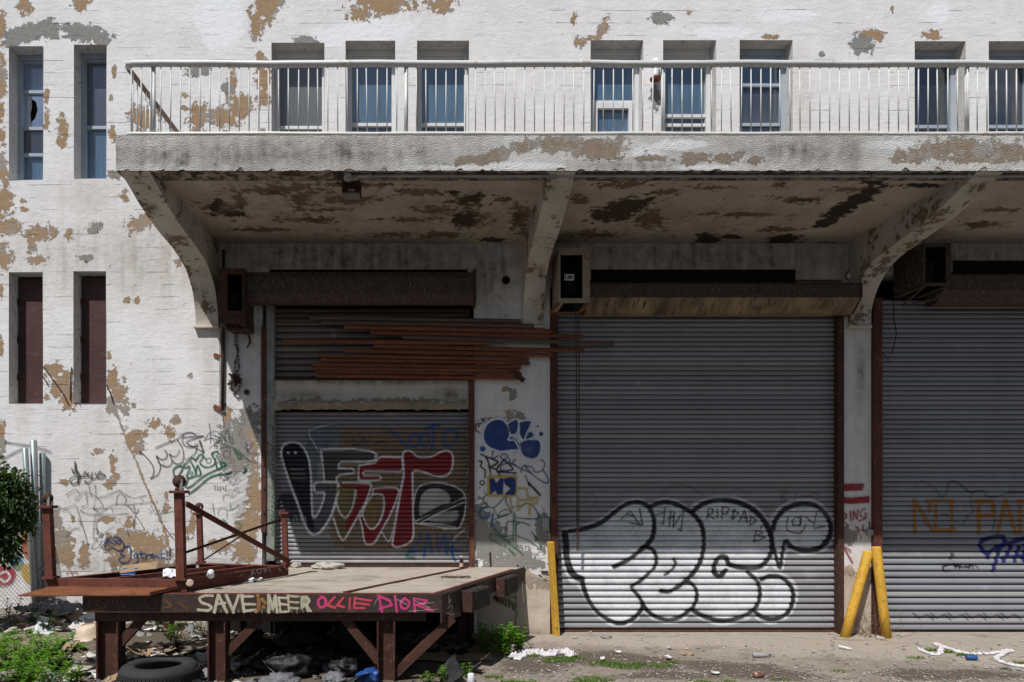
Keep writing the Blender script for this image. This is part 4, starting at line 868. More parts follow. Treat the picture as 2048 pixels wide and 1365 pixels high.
c.stroke([(900, 900), (930, 950), (955, 960), (985, 850), (1010, 700)], 11, WHT, .75, .8)
TT = [(1044, 372), (1080, 346), (1110, 360), (1150, 390), (1230, 390), (1290, 362), (1342, 346), (1380, 372), (1386, 430), (1370, 490), (1330, 520), (1262, 520), (1180, 492), (1116, 490), (1110, 560), (1114, 800), (1114, 930), (1080, 980), (1012, 1006), (976, 992), (976, 950), (1000, 800), (1030, 620), (1050, 500)]
c.fill(TT, RED, .96, .6); c.stroke(TT, 14, WHT, .94, .7, True)
OO = [(1120, 690), (1140, 612), (1190, 576), (1270, 566), (1350, 576), (1420, 604), (1468, 655), (1470, 750), (1450, 830), (1410, 880), (1300, 868), (1180, 850), (1125, 830), (1114, 760)]
c.fill(OO, (.03, .03, .032), .95, .7); c.fill([(1160, 700), (1180, 640), (1232, 606), (1310, 612), (1358, 650), (1364, 700), (1300, 720), (1200, 772), (1160, 790)], (.42, .42, .42), .95, .8); c.fill([(1205, 805), (1320, 770), (1420, 760), (1395, 830), (1260, 835)], (.36, .36, .36), .9, .9)
c.stroke(OO, 11, WHT, .85, .7, True)
for p_ in ([(1140, 826), (1290, 755), (1466, 665)], [(1150, 846), (1300, 770), (1460, 700)], [(1130, 840), (1290, 850), (1400, 870)], [(1370, 985), (1420, 920), (1465, 890)]): c.stroke(p_, 10, WHT, .85, .7)
c.stroke([(1150, 835), (1300, 750), (1440, 690)], 16, BLK, .9, .7)
for x, y in ((262, 363), (312, 363), (1322, 880), (1342, 882)): c.dot(x, y, 9, WHT)
for k, y in enumerate((475, 507, 538)): c.stroke([(272+8*k+j*9, y+(-1)**j*5) for j in range(12)], 4, WHT, .4, .5)
for p_ in ([(955, 212), (1000, 240), (1040, 290), (1078, 330)], [(1250, 170), (1255, 260), (1240, 345)], [(1205, 195), (1290, 172)], [(1330, 225), (1325, 310)], [(1325, 215), (1400, 210), (1418, 260), (1380, 305), (1320, 310)]): c.stroke(p_, 19, BLU, .8, 1.3)
c.ring(1122, 278, 36, 19, BLU, .8, 1.3, 42); c.ring(1192, 272, 32, 19, BLU, .75, 1.3, 44)
for p_ in ([(1172, 910), (1140, 985), (1088, 1032), (1160, 1028), (1235, 1008)], [(1188, 1065), (1215, 918), (1242, 1040)], [(1280, 920), (1288, 1032), (1330, 918), (1342, 1050)], [(1378, 930), (1382, 1060), (1402, 1095)], [(1330, 1022), (1440, 1030)]): c.stroke(p_, 16, BLU, .8, 1.2)
c.stroke([(1120, 1080), (1070, 1070), (1080, 1040)], 18, (.02, .13, .14), .6, 2)
for p_ in ([(706, 248), (700, 306), (744, 300)], [(758, 302), (776, 258), (792, 306)], [(850, 300), (890, 285), (930, 300)]): c.stroke(p_, 11, (.012, .025, .11), .8, 1)
for p_ in ([(292, 850), (312, 792), (330, 850)], [(342, 800), (358, 850), (376, 800), (384, 850)], [(250, 850), (300, 870)]): c.stroke(p_, 10, (.45, .47, .5), .6, 1)
c.stroke([(270, 880), (310, 990), (300, 1055), (345, 1045), (320, 1030)], 20, (.5, .52, .55), .55, 2)  # pale stroke paints the sunlit wedge at the left foot of the shutter
s1.paint(c)
# ---- tall shutter: silver throw-up
c = Canvas(1114, 955, 1673, 1258).zoom(1100, 960, 3.370); SIL = (.66, .68, .71)
FILL = [(130, 345), (200, 334), (330, 293), (430, 222), (520, 162), (600, 150), (680, 180), (760, 150), (850, 165), (935, 212), (1000, 172), (1130, 136), (1260, 146), (1380, 205), (1450, 282), (1485, 335), (1520, 245), (1590, 183), (1680, 157), (1790, 168), (1868, 235), (1893, 320), (1870, 408), (1800, 468), (1700, 478), (1612, 450), (1562, 490), (1545, 588), (1520, 570), (1495, 500), (1460, 556), (1398, 608), (1412, 660), (1480, 642), (1560, 655), (1628, 715), (1638, 800), (1600, 890), (1520, 938), (1425, 928), (1366, 884), (1290, 930), (1180, 948), (1060, 928), (950, 880), (870, 930), (790, 943), (700, 914), (622, 862), (560, 930), (470, 965), (380, 938), (300, 860), (240, 745), (200, 690), (150, 660), (110, 560), (92, 420), (102, 358)]
c.stroke(FILL, 62, WHT, .75, 2.0, True); c.fill(FILL, SIL, .97, 1.0); c.fill(FILL, SIL, .8, 1.0)
for k in range(26):                        # uneven silver coat
    x = 200+k*62+25*mnoise.noise(Vector((k, 2, 0))); y = 330+(k*137) % 520; c.dot(x, y, 46, (.74, .76, .80) if k % 2 else (.52, .55, .60), .25, 9)
SK = [([(98, 360), (104, 430), (110, 520), (132, 600), (168, 648), (214, 668)], 44), ([(132, 345), (200, 336), (330, 295), (430, 222), (512, 165), (590, 151), (650, 172), (690, 232), (700, 320), (682, 400), (620, 462), (540, 530), (432, 585)], 30), ([(640, 450), (690, 472), (714, 530), (700, 590), (650, 642), (592, 690), (545, 724), (592, 780), (628, 842)], 24),
    ([(215, 680), (240, 770), (290, 860), (370, 930), (460, 965), (540, 945), (600, 892), (626, 842)], 28), ([(680, 178), (760, 151), (850, 166), (950, 222), (1012, 292), (1035, 400), (1020, 520), (982, 600), (930, 660), (872, 710), (802, 750), (748, 748)], 30), ([(832, 532), (842, 570), (812, 610), (770, 640)], 20), ([(625, 850), (690, 910), (780, 940), (870, 925), (945, 868)], 28),
    ([(900, 690), (940, 692), (980, 735), (985, 800), (955, 865)], 24), ([(960, 212), (1040, 158), (1150, 137), (1280, 157), (1380, 212), (1450, 292), (1484, 380), (1488, 480), (1450, 552), (1390, 590), (1300, 592), (1205, 570), (1182, 522), (1140, 520), (1106, 570), (1102, 622), (1140, 648), (1180, 610)], 32), ([(1330, 622), (1390, 682), (1410, 760), (1392, 840), (1330, 900), (1230, 940), (1130, 946), (1020, 912), (950, 872)], 28),
    ([(1420, 670), (1480, 648), (1560, 660), (1620, 722), (1634, 800), (1600, 890), (1520, 935), (1430, 926), (1372, 882)], 28), ([(1486, 350), (1500, 440), (1520, 520), (1546, 590), (1560, 500), (1576, 420)], 26), ([(1500, 330), (1522, 262), (1590, 192), (1690, 162), (1790, 176), (1860, 242), (1888, 320), (1870, 400), (1800, 464), (1700, 474), (1622, 450), (1592, 412)], 32)]
for p_, w in SK: c.stroke(p_, w+6, BLK, .35, 2.4); c.stroke(p_, w*.98, BLK, .97, .9)
TG = [[(470, 272), (540, 210), (600, 300)], [(602, 195), (622, 305), (540, 290)], [(512, 230), (555, 245)], [(702, 242), (762, 222)], [(772, 190), (762, 300), (738, 290)], [(812, 210), (802, 312)], [(790, 262), (835, 250)], [(835, 215), (828, 320), (880, 235)], [(897, 205), (882, 342), (860, 330)],
    [(1066, 196), (1056, 262)], [(1062, 196), (1096, 200), (1090, 226), (1060, 236), (1104, 262)], [(1126, 200), (1126, 256)], [(1160, 190), (1156, 262)], [(1160, 182), (1200, 190), (1190, 226), (1160, 232)], [(1216, 258)], [(1236, 202), (1226, 266)], [(1236, 202), (1268, 228), (1226, 266)], [(1272, 282), (1310, 206), (1326, 292)], [(1286, 256), (1326, 256)], [(1352, 246), (1342, 306)], [(1352, 246), (1392, 276), (1342, 306)], [(1415, 332), (1440, 282), (1452, 330)], [(1386, 342), (1370, 416)], [(1386, 342), (1430, 352), (1392, 376), (1446, 386), (1375, 416)],
    [(1600, 252), (1592, 330), (1640, 355), (1690, 355), (1722, 302)], [(1690, 242), (1682, 312)], [(1720, 250), (1770, 292)], [(1792, 216), (1772, 330), (1852, 312)], [(1640, 262), (1630, 300), (1670, 305), (1690, 270), (1655, 250)], [(1830, 340)]]
for p_ in TG: c.stroke(p_, 10, (.02, .025, .035), .9, .8, curve=len(p_) > 3)
for p_ in ([(1560, 150), (1562, 70), (1600, 90), (1565, 112), (1600, 150)], [(1650, 95), (1650, 150)], [(1690, 110), (1760, 108)], [(1770, 92), (1800, 92), (1805, 125), (1772, 128), (1770, 92)]): c.stroke(p_, 10, (.25, .03, .03), .38, 1.6)
for p_ in ([(740, 120), (790, 50), (870, 30), (960, 60), (1040, 110)], [(1200, 110), (1260, 60), (1330, 100)], [(230, 150), (260, 90), (310, 140), (290, 190)]): c.stroke(p_, 6, (.03, .03, .04), .35, 1.2)
s2.paint(c)
# ---- right shutter: NO PARKING lettering and blue tag
c = Canvas(1760, 950, 2120, 1260).zoom(1780, 960, 6.825); ORG = (.42, .18, .02)
for p_ in ([(325, 270), (328, 710)], [(340, 320), (440, 460), (560, 690)], [(530, 285), (530, 420)], [(615, 300), (615, 690)], [(500, 288), (845, 288)], [(832, 285), (832, 700)], [(600, 684), (860, 684)], [(1200, 280), (1200, 715)], [(1150, 292), (1390, 292)], [(1395, 300), (1395, 470)], [(1190, 486), (1400, 486)], [(1455, 722), (1560, 290)], [(1570, 280), (1700, 722)], [(1490, 490), (1640, 490)],
           [(1760, 285), (1760, 720)], [(1740, 290), (1960, 290)], [(1965, 300), (1960, 480)], [(1760, 490), (1960, 490)], [(1840, 500), (1980, 720)], [(2080, 285), (2080, 720)], [(2260, 290), (2090, 490), (2270, 720)]): c.stroke(p_, 46, ORG, .8, 1.4, curve=False)
for p_ in ([(1232, 930), (1225, 852), (1320, 800), (1480, 770), (1552, 800), (1530, 885)], [(1230, 925), (1300, 1000), (1450, 920), (1620, 860), (1829, 800), (2000, 790)], [(1290, 1000), (1330, 1060)], [(1480, 950), (1430, 1100), (1390, 1235)], [(1640, 900), (1565, 1050), (1530, 1110)], [(1745, 920), (1680, 1105)], [(1840, 900), (1810, 1100), (1900, 1000), (1960, 1100)]): c.stroke(p_, 52, (.014, .02, .16), .92, 1.2)
c.stroke([(1520, 1060), (1700, 1040), (1960, 1030)], 50, (.014, .02, .16), .8, 1.4)
for p_ in ([(820, 995), (815, 1080)], [(850, 1000), (842, 1050)], [(1190, 1200), (1130, 1165), (1000, 1190), (850, 1160), (760, 1170), (700, 1195), (745, 1250), (810, 1240)], [(860, 1140), (880, 1195), (910, 1150), (930, 1200), (960, 1150)], [(1020, 1170), (1060, 1200), (1100, 1160), (1120, 1210)]): c.stroke(p_, 16, BLK, .9, .8)
c.stroke([(620, 140), (700, 232), (770, 150), (782, 60), (860, 18), (960, 70), (1080, 170), (1250, 150), (1330, 232), (1480, 228), (1600, 182), (1829, 172)], 15, BLK, .6, 1.2)
c.stroke([(330, 150), (345, 60), (420, 20), (520, 60), (620, 140)], 12, BLK, .4, 1.2)
for p_ in ([(1100, 170), (1095, 330), (1130, 420), (1050, 500), (980, 610)], [(680, 480), (760, 470), (780, 520)], [(430, 560), (500, 610)], [(1420, 340), (1420, 560), (1380, 700)]): c.stroke(p_, 14, BLK, .55, 1.2)
for j in range(7): c.stroke([(360+j*62, 735), (390+j*62, 770), (375+j*62, 790)], 14, (.45, .48, .52), .6, 1.4)
for p_ in ([(640, 560), (760, 600), (900, 570)], [(880, 430), (960, 440)], [(240, 360), (300, 380)], [(540, 310), (620, 320), (760, 300)]): c.stroke(p_, 26, (.38, .41, .45), .5, 2)
c.zoom(1600, 930, 3.138)
for j in range(6): c.stroke([(705+j*110, 930), (745+j*110, 960), (790+j*110, 940), (830+j*110, 970)], 9, BLK, .55, 1.2)
s3.paint(c)
# ---- middle pier
def wall_tag(cv, name='graffiti', m_='paint_wall', yf=.012, parent=B):
    return cv.mesh(name, flat3d(yf), M[m_], parent)
c = Canvas(944, 825, 1100, 1120).zoom(940, 820, 4.706); LW = (.72, .76, .82)
O5 = [(116, 250), (126, 172), (180, 110), (250, 82), (318, 96), (352, 132), (400, 95), (440, 85), (462, 108), (480, 105), (580, 104), (588, 150), (606, 200), (604, 250), (668, 300), (682, 370), (652, 448), (580, 478), (502, 452), (470, 388), (380, 388), (300, 394), (200, 368), (142, 322)]
c.stroke(O5, 22, LW, .9, 1.4, True)
for f_ in ([(132, 250), (144, 180), (190, 120), (250, 96), (312, 112), (350, 152), (374, 210), (374, 248), (440, 290), (466, 362), (380, 374), (290, 386), (200, 356), (150, 312)], [(364, 132), (440, 102), (442, 190), (416, 236), (386, 236), (374, 190)], [(480, 116), (570, 110), (546, 180), (520, 250), (495, 276), (470, 222), (474, 160)], [(520, 266), (562, 210), (602, 240), (562, 266)], [(480, 312), (560, 286), (640, 290), (660, 340), (646, 420), (590, 456), (520, 436), (485, 396)]): c.fill(f_, NAVY, .95, .7)
for k in range(22): x = 180+k*20; c.stroke([(x, 180+(k*61) % 200), (x-22, 230+(k*61) % 200)], 6, (.03, .11, .34), .5, .8)
for p_ in ([(374, 210), (376, 250), (360, 285), (420, 290), (466, 370)], [(462, 108), (458, 200), (470, 250), (500, 290)], [(548, 190), (520, 260)], [(380, 240), (440, 240), (490, 300)]): c.stroke(p_, 13, LW, .9, .9)
c.dot(118, 92, 16, NAVY); c.dot(84, 155, 11, NAVY); c.dot(670, 228, 21, NAVY); c.dot(638, 155, 9, NAVY); c.dot(120, 368, 40, LW, .9, 1.4); c.dot(120, 368, 27, (.03, .09, .27))
for p_ in ([(100, 420), (150, 446), (180, 520), (196, 625)], [(150, 442), (225, 470), (262, 492), (225, 525), (172, 540)], [(320, 472), (252, 560), (292, 622)], [(320, 472), (402, 560), (262, 582), (340, 590), (432, 596)], [(80, 482), (112, 490), (100, 532), (142, 572), (136, 640)], [(180, 540), (240, 560)], [(110, 130), (60, 140), (55, 190), (90, 215)]): c.stroke(p_, 14, BLK, .9, .9)
c.ring(116, 686, 21, 13, BLK); c.stroke([(552, 690), (660, 802)], 22, BLK, .92, .9); c.stroke([(560, 720), (520, 620)], 12, BLK, .7, .9)
for p_ in ([(210, 388), (212, 420), (206, 460), (270, 432)], [(368, 460), (386, 522)], [(430, 470), (400, 500), (450, 532)], [(360, 502), (300, 520), (285, 560), (330, 575), (390, 570)], [(480, 586), (502, 530), (592, 542)], [(510, 520), (582, 602)], [(600, 550), (600, 582), (660, 582), (702, 530), (690, 482), (660, 474)], [(690, 570), (736, 650), (722, 690), (640, 650), (560, 590), (450, 540), (360, 490)]): c.stroke(p_, 9, (.014, .05, .22), .9, .7)
c.ring(322, 442, 32, 9, (.014, .05, .22), .9, .7, 26)
YEL = (.55, .38, .05)
c.stroke([(174, 628), (430, 630), (428, 806), (176, 806)], 24, YEL, .8, 1.6, True, False)
c.fill([(180, 650), (222, 642), (246, 692), (288, 642), (316, 650), (312, 792), (262, 800), (236, 760), (190, 802)], (.012, .035, .17), .97, .7, False); c.fill([(328, 648), (420, 646), (428, 790), (370, 802), (332, 792), (378, 740), (330, 702)], (.012, .035, .17), .97, .7)
for p_ in ([(440, 740), (530, 740), (546, 830), (640, 830), (628, 880), (562, 890), (560, 982)], [(450, 830), (446, 950), (520, 880)], [(376, 830), (400, 950)], [(450, 850), (600, 850)]): c.stroke(p_, 22, YEL, .7, 1.4, curve=False)
for p_ in ([(170, 790), (124, 850), (215, 925), (330, 815)], [(215, 925), (272, 1022)], [(350, 808), (338, 860), (396, 970)], [(396, 970), (270, 1002), (290, 960), (340, 940), (402, 976), (432, 1012), (560, 1030)], [(400, 915), (470, 905), (562, 884), (640, 970), (642, 1020), (540, 1026)], [(362, 990), (208, 1052), (285, 1180), (400, 1185), (432, 1160), (420, 960)], [(348, 1132), (356, 1056), (470, 1056)], [(236, 1138), (282, 1172)], [(410, 1000), (404, 1242)], [(436, 1272), (430, 1100), (490, 1062), (562, 1090)], [(292, 1266), (190, 1212), (200, 1176), (280, 1190), (420, 1290), (500, 1362)], [(430, 1182), (552, 1232), (664, 1300), (632, 1222), (580, 1150)], [(320, 1265), (420, 1360)]): c.stroke(p_, 10, GRN, .9, .7)
for p_ in ([(162, 920), (110, 926), (90, 970), (110, 1020), (170, 1012), (184, 972), (150, 976)], [(216, 980), (196, 1090)]): c.stroke(p_, 22, (.02, .13, .24), .85, 1.4)
wall_tag(c)
# ---- right pier, red
c = Canvas(1684, 955, 1742, 1150).zoom(1600, 930, 3.138); RD = (.30, .014, .03)
for k in range(6): c.stroke([(262, 128+k*7), (300, 124+k*7), (402-k*2, 122+k*7)], 9, RD, .9, .8); c.stroke([(258, 206+k*6), (330, 210+k*6), (432, 200+k*7)], 9, RD, .9, .8)
for p_ in ([(266, 306), (266, 378)], [(264, 304), (292, 312), (286, 336), (266, 346), (302, 378)], [(318, 294), (318, 352)], [(334, 346), (338, 290), (358, 342), (364, 284)], [(412, 274), (386, 290), (382, 322), (408, 330), (412, 300), (414, 335), (370, 352)], [(396, 380), (402, 416), (440, 404)], [(362, 392), (372, 425)], [(436, 360), (440, 405)], [(264, 494), (268, 582)], [(272, 510), (330, 612)], [(284, 512), (320, 540)]): c.stroke(p_, 9, RD, .85, .8)
wall_tag(c, m_='paint_worn' if False else 'paint_wall')
# ---- left wall tags
c = Canvas(270, 826, 524, 1010).zoom(250, 830, 6.827); DG = (.035, .037, .042); GR2 = (.012, .13, .06)
for p_ in ([(680, 860), (660, 765), (700, 712), (772, 700), (782, 742), (742, 812), (720, 850)], [(810, 722), (802, 682), (860, 640), (900, 592), (950, 602), (962, 622), (1010, 552), (1062, 540), (1052, 600), (1020, 642), (1062, 700), (1140, 712), (1210, 682), (1226, 622), (1182, 532), (1252, 500), (1268, 525)], [(830, 722), (872, 702), (876, 742), (842, 832), (870, 862), (960, 832), (1032, 812), (990, 692), (962, 805)], [(900, 640), (940, 720), (965, 800)], [(820, 982), (850, 902), (860, 860)], [(850, 1000), (920, 962), (1050, 852), (1200, 772), (1330, 722)], [(870, 1082), (980, 1002), (1130, 872), (1250, 822), (1380, 812), (1452, 790)], [(1232, 602), (1262, 742), (1330, 712), (1372, 682), (1342, 646), (1302, 652), (1322, 702)], [(1060, 560), (1100, 600)]): c.stroke(p_, 22, GR2, .95, 1.0)
c.ring(905, 795, 20, 10, GR2); c.ring(1142, 622, 34, 12, GR2); c.ring(1388, 530, 48, 10, (.03, .06, .07), .8)
for p_ in ([(1490, 470), (1560, 600), (1580, 540), (1500, 500), (1600, 560)], [(1625, 720), (1655, 760), (1620, 795)]): c.stroke(p_, 24, GR2, .75, 1.2)
for p_ in ([(200, 500), (270, 560), (350, 650), (390, 740), (380, 830), (350, 865)], [(430, 570), (500, 610), (560, 590), (572, 530), (540, 480)], [(430, 580), (470, 660), (480, 740), (440, 820), (360, 865)], [(450, 640), (520, 700), (600, 700), (642, 640), (610, 540)], [(610, 540), (680, 570), (730, 520), (736, 480)], [(640, 620), (700, 670), (770, 652), (800, 580), (780, 450), (710, 340)], [(420, 450), (560, 390), (700, 340), (800, 260), (900, 240), (962, 270)], [(800, 260), (780, 350), (830, 430), (930, 442), (962, 400)], [(790, 310), (1070, 290), (840, 370), (1000, 470), (1070, 512)], [(830, 625), (900, 575), (960, 520), (990, 400)]): c.stroke(p_, 13, DG, .92, 1.0)
for x, y in ((205, 505), (352, 865), (435, 570), (610, 540)): c.dot(x, y, 14, DG, .7, 1.2)
c.stroke([(1020, 360), (1045, 430), (1072, 510)], 26, DG, .8, 1.2)
TL = (.025, .075, .085)
for p_ in ([(1146, 120), (1166, 250), (1166, 390)], [(1080, 350), (1150, 250), (1250, 222), (1290, 270)], [(1180, 265), (1300, 312), (1332, 280)], [(1170, 300), (1240, 380), (1290, 330)], [(1310, 250), (1392, 372)], [(1382, 200), (1352, 340)], [(1390, 190), (1440, 330)], [(1420, 270), (1432, 360), (1472, 390), (1462, 300)], [(1330, 0), (1345, 120), (1340, 220)], [(1220, 440), (1232, 382), (1330, 392), (1480, 450), (1562, 500), (1700, 622), (1790, 632), (1812, 560)], [(1300, 462), (1380, 432), (1442, 470)], [(1080, 350), (1180, 320), (1330, 360)], [(1150, 460), (1220, 400)], [(1680, 460), (1690, 520), (1860, 520)], [(1660, 380), (1670, 500), (1740, 380)]): c.stroke(p_, 9, TL, .85, .8)
wall_tag(c)
c = Canvas(108, 915, 372, 1135).zoom(120, 900, 7.584)
for p_ in ([(180, 282), (196, 346), (226, 340), (226, 180)], [(230, 200), (250, 330), (270, 470), (200, 520), (146, 470), (190, 416), (330, 405), (450, 410), (476, 450), (420, 500), (370, 482), (392, 465)], [(270, 330), (300, 402), (270, 512)], [(310, 400), (342, 400), (376, 330), (402, 376), (430, 350), (410, 402)], [(482, 350), (482, 440), (572, 415)], [(530, 350), (562, 410), (612, 432), (682, 400), (652, 370), (572, 380), (602, 326), (622, 350)]): c.stroke(p_, 17, (.014, .016, .014), .92, .8)
TH = (.03, .032, .03)
for p_ in ([(90, 690), (220, 600), (292, 660)], [(250, 760), (330, 660), (420, 640), (562, 712)], [(440, 520), (440, 580), (482, 712)], [(530, 540), (542, 730), (512, 890), (652, 855), (562, 722)], [(390, 640), (402, 760), (410, 832), (336, 862)], [(0, 912), (120, 870), (250, 842)], [(562, 722), (680, 710), (800, 650), (900, 620), (990, 672), (1080, 720), (1180, 722), (1300, 690)], [(852, 820), (870, 700), (920, 660), (1000, 740), (982, 820)], [(572, 1292), (550, 1150), (572, 1030), (640, 930), (740, 860), (852, 826), (1000, 832), (1060, 880), (1150, 1000), (1232, 1120), (1270, 1216), (1115, 1190), (1140, 1000)], [(1010, 836), (1110, 826), (1240, 812), (1420, 790)], [(1110, 830), (1150, 962), (1200, 920)], [(250, 870), (292, 1000), (342, 1160), (402, 1365), (430, 1480)], [(30, 940), (120, 920), (182, 1020)], [(540, 1365), (680, 1250), (820, 1160)], [(1480, 1030), (1600, 1190), (1720, 1360)], [(500, 1360), (512, 1150), (530, 1000), (576, 930), (500, 890)], [(310, 920), (420, 970), (560, 980), (900, 975), (1040, 970)], [(270, 1040), (300, 1080), (310, 1150)], [(1450, 980), (1560, 960), (1740, 930)], [(90, 1320), (180, 1210), (300, 1190)], [(780, 880), (808, 968)], [(1020, 1220), (1048, 1312)], [(540, 1365), (480, 1500), (700, 1430)]): c.stroke(p_, 9, TH, .88, .8)
for x, y in ((110, 688), (528, 540), (228, 740), (1246, 760), (1465, 790), (1225, 815), (1385, 855), (1155, 960), (320, 920), (1500, 920), (1560, 925), (1180, 925), (690, 905), (855, 825), (335, 860), (648, 857), (510, 892)): c.dot(x, y, 11, TH, .8, 1)
for k in range(14): x, y = 1340+30*k % 260, 880+(k*53) % 80; c.stroke([(x, y), (x+14, y+18)], 9, TH, .7, .9)
wall_tag(c)
c = Canvas(130, 1060, 372, 1150).zoom(60, 920, 3.657); SB = (.012, .045, .17)
for p_ in ([(545, 640), (550, 592), (590, 566), (650, 570), (685, 620), (680, 652), (640, 662), (600, 640), (555, 666)], [(690, 640), (728, 634), (738, 700), (720, 742), (672, 752), (650, 722), (692, 700), (660, 690), (680, 660)], [(782, 684), (756, 700), (776, 716), (786, 690), (786, 742), (738, 776)], [(810, 668), (814, 714), (832, 710)], [(800, 690), (836, 685)], [(846, 690), (848, 730)], [(848, 702), (882, 690)], [(886, 705), (906, 696), (890, 689), (885, 711), (916, 715)], [(942, 698), (924, 700), (920, 714), (946, 712)], [(961, 668), (960, 716), (986, 710)], [(945, 690), (986, 685)], [(1000, 668), (1000, 704)], [(1000, 724)], [(1023, 650), (1020, 700)], [(1020, 720)]): c.stroke(p_, 9, SB, .92, .7)
for x in (572, 612, 646): c.ring(x, 600, 14, 7, SB)
for p_ in ([(265, 850), (275, 820), (300, 818), (310, 850)], [(300, 840), (320, 820), (345, 830), (350, 850)]): c.stroke(p_, 9, (.35, .05, .05), .7, .9)
wall_tag(c)
# white over-painting and scribble beside the bay
c = Canvas(425, 930, 524, 1120).zoom(250, 830, 6.827)
for k in range(16): x = 1380+(k*67) % 250; y = 780+(k*113) % 620; c.stroke([(x, y), (x+60, y-30), (x+20, y+40), (x+90, y+20)], 40, (.70, .70, .71), .6, 2.5)
for p_ in ([(1330, 890), (1400, 880), (1470, 850), (1520, 900), (1470, 950), (1440, 900), (1480, 860)], [(1380, 960), (1370, 1040), (1450, 1020), (1540, 1050)], [(1060, 1000), (1090, 960), (1120, 955)], [(1150, 1180), (1190, 1190), (1220, 1365)], [(1340, 1160), (1350, 1100), (1420, 1090)], [(1270, 1360), (1280, 1290), (1350, 1270), (1390, 1320), (1390, 1400)], [(1500, 1020), (1530, 990), (1560, 1060)]): c.stroke(p_, 9, (.06, .05, .045), .8, .8)
for p_ in ([(1435, 1200), (1450, 1290)], [(1280, 1480), (1340, 1430), (1400, 1500), (1320, 1510)], [(1500, 1440), (1580, 1500), (1540, 1560)]): c.stroke(p_, 14, (.03, .2, .08), .85, .9)
for k in range(12): c.dot(1190+(k*37) % 150, 965+(k*29) % 70, 9, DG, .8, .9)
wall_tag(c)
# colourful piece on the wall behind the fence
c = Canvas(-60, 1040, 100, 1190).zoom(0, 1040, 1.0)
c.fill([(42, 30), (60, 20), (78, 28), (92, 55), (90, 80), (70, 85), (50, 75), (44, 55)], (.50, .09, .03), .95, 1.2); c.stroke([(42, 30), (60, 18), (80, 28), (95, 55), (92, 82)], 4, (.5, .03, .03), .9, 1)
c.fill([(45, 92), (62, 88), (78, 95), (80, 118), (66, 130), (50, 122), (42, 105)], (.52, .36, .08), .95, 1.2); c.stroke([(60, 98), (72, 100), (74, 112), (62, 116)], 5, WHT, .9, 1)
c.fill([(18, 70), (35, 72), (46, 85), (36, 98), (20, 92)], (.04, .16, .42), .9, 1.5); c.fill([(-10, 98), (14, 92), (30, 104), (20, 128), (-8, 130)], (.45, .03, .06), .85, 1.5); c.fill([(28, 88), (44, 86), (46, 96), (30, 100)], (.25, .33, .12), .8, 1.5)
c.stroke([(0, 108), (12, 104), (20, 115), (10, 124), (0, 118)], 5, WHT, .9, 1); c.fill([(-50, 60), (-10, 50), (-5, 80), (-40, 95)], (.05, .25, .30), .9, 2)
wall_tag(c)
for p_, cvx in (([(10, 885), (60, 892), (100, 903)], None), ([(-5, 925), (30, 905), (45, 898)], None)):
    c = Canvas(-8, 875, 112, 935).zoom(0, 0, 1.0); c.stroke(p_, 4, (.08, .08, .09), .6, 1.6); wall_tag(c)
# soot run above the lintel, green tag on the jamb
c = Canvas(530, 850, 552, 1090).zoom(540, 830, 8.03)
for k in range(12): y = 180+k*150; c.stroke([(25, y), (60, y+40), (30, y+90), (62, y+120)], 18, (.02, .12, .05), .8, .8)
o = c.mesh('graffiti', flat3d(.024), M['paint_wall'], s0.root); o.data.transform(Matrix.Translation(-Vector(s0.root.location)))
# ================================================================== loading dock
DZ = .95
def deck_mat():
    t = NT('deck_boards'); v = t.scalevec(t.pos(), (1.0, 9.0, 1.0)); n1 = t.noise(2.2, 6, .7, v); n2 = t.noise(1.5, 5, .65); n3 = t.noise(34, 4, .7, t.scalevec(t.pos(), (.15, 1, 1)))
    col = t.mix(t.ramp(n1, .38, .62), (.34, .295, .245), (.46, .41, .35)); col = t.mix(t.ramp(n2, .52, .66, 0, .75), col, (.24, .205, .17)); col = t.mix(t.ramp(n3, .55, .72, 0, .6), col, (.16, .13, .105))
    return t.done(t.bsdf(col, .9, 0, t.bump(t.math('ADD', n1, n3), .6, .008), .2))
M['deck'] = deck_mat()
M['rubber'] = mat_simple('black_rubber', (.022, .02, .019), (.035, .032, .03), 9, .75, 0, .5, .3, c3=(.12, .115, .11))
M['dockbeam'] = mat_rust('dock_beam_steel', (.035, .022, .019), (.06, .03, .023), (.10, .05, .034), 5, (1, 1, 2), .6, .4)
D = empty('loading_dock', (-1.6, -1.3, 0))
tag(D, 'graffitied loading dock with board deck on rusty steel legs before the small shutter', 'loading dock')
dl = -Vector(D.location)
def dfin(m_, nm, mt, par=D, **k): m_.v = [v+dl for v in m_.v]; return m_.build(nm, mt, par, **k)
FL, FR, RB, BL = G(165, 1190, DZ), G(880, 1190, DZ), G(1035, 1140, DZ), Vector((-2.45, -.012, DZ)); yfr = FR.y
RW = Vector((RB.x+.14, -.012, DZ))
def lx(y): t = (y-yfr)/(BL.y-yfr); return FL.x+(BL.x-FL.x)*t
def rx_(y):
    if y < RB.y: t = (y-yfr)/(RB.y-yfr); return FR.x+(RB.x-FR.x)*t
    t = (y-RB.y)/(RW.y-RB.y); return RB.x+(RW.x-RB.x)*t
ys_ = np.linspace(yfr+.07, -.015, 13)
for i in range(12):
    ya, yb = ys_[i]+.004, ys_[i+1]-.004; zt = DZ+random.uniform(-.004, .002)
    dfin(MB().prism([(lx(ya)+.05, ya), (rx_(ya)-.05, ya), (rx_(yb)-.05, yb), (lx(yb)+.05, yb)], 'z', zt-.045, zt), 'plank', M['deck'])
FH = .187
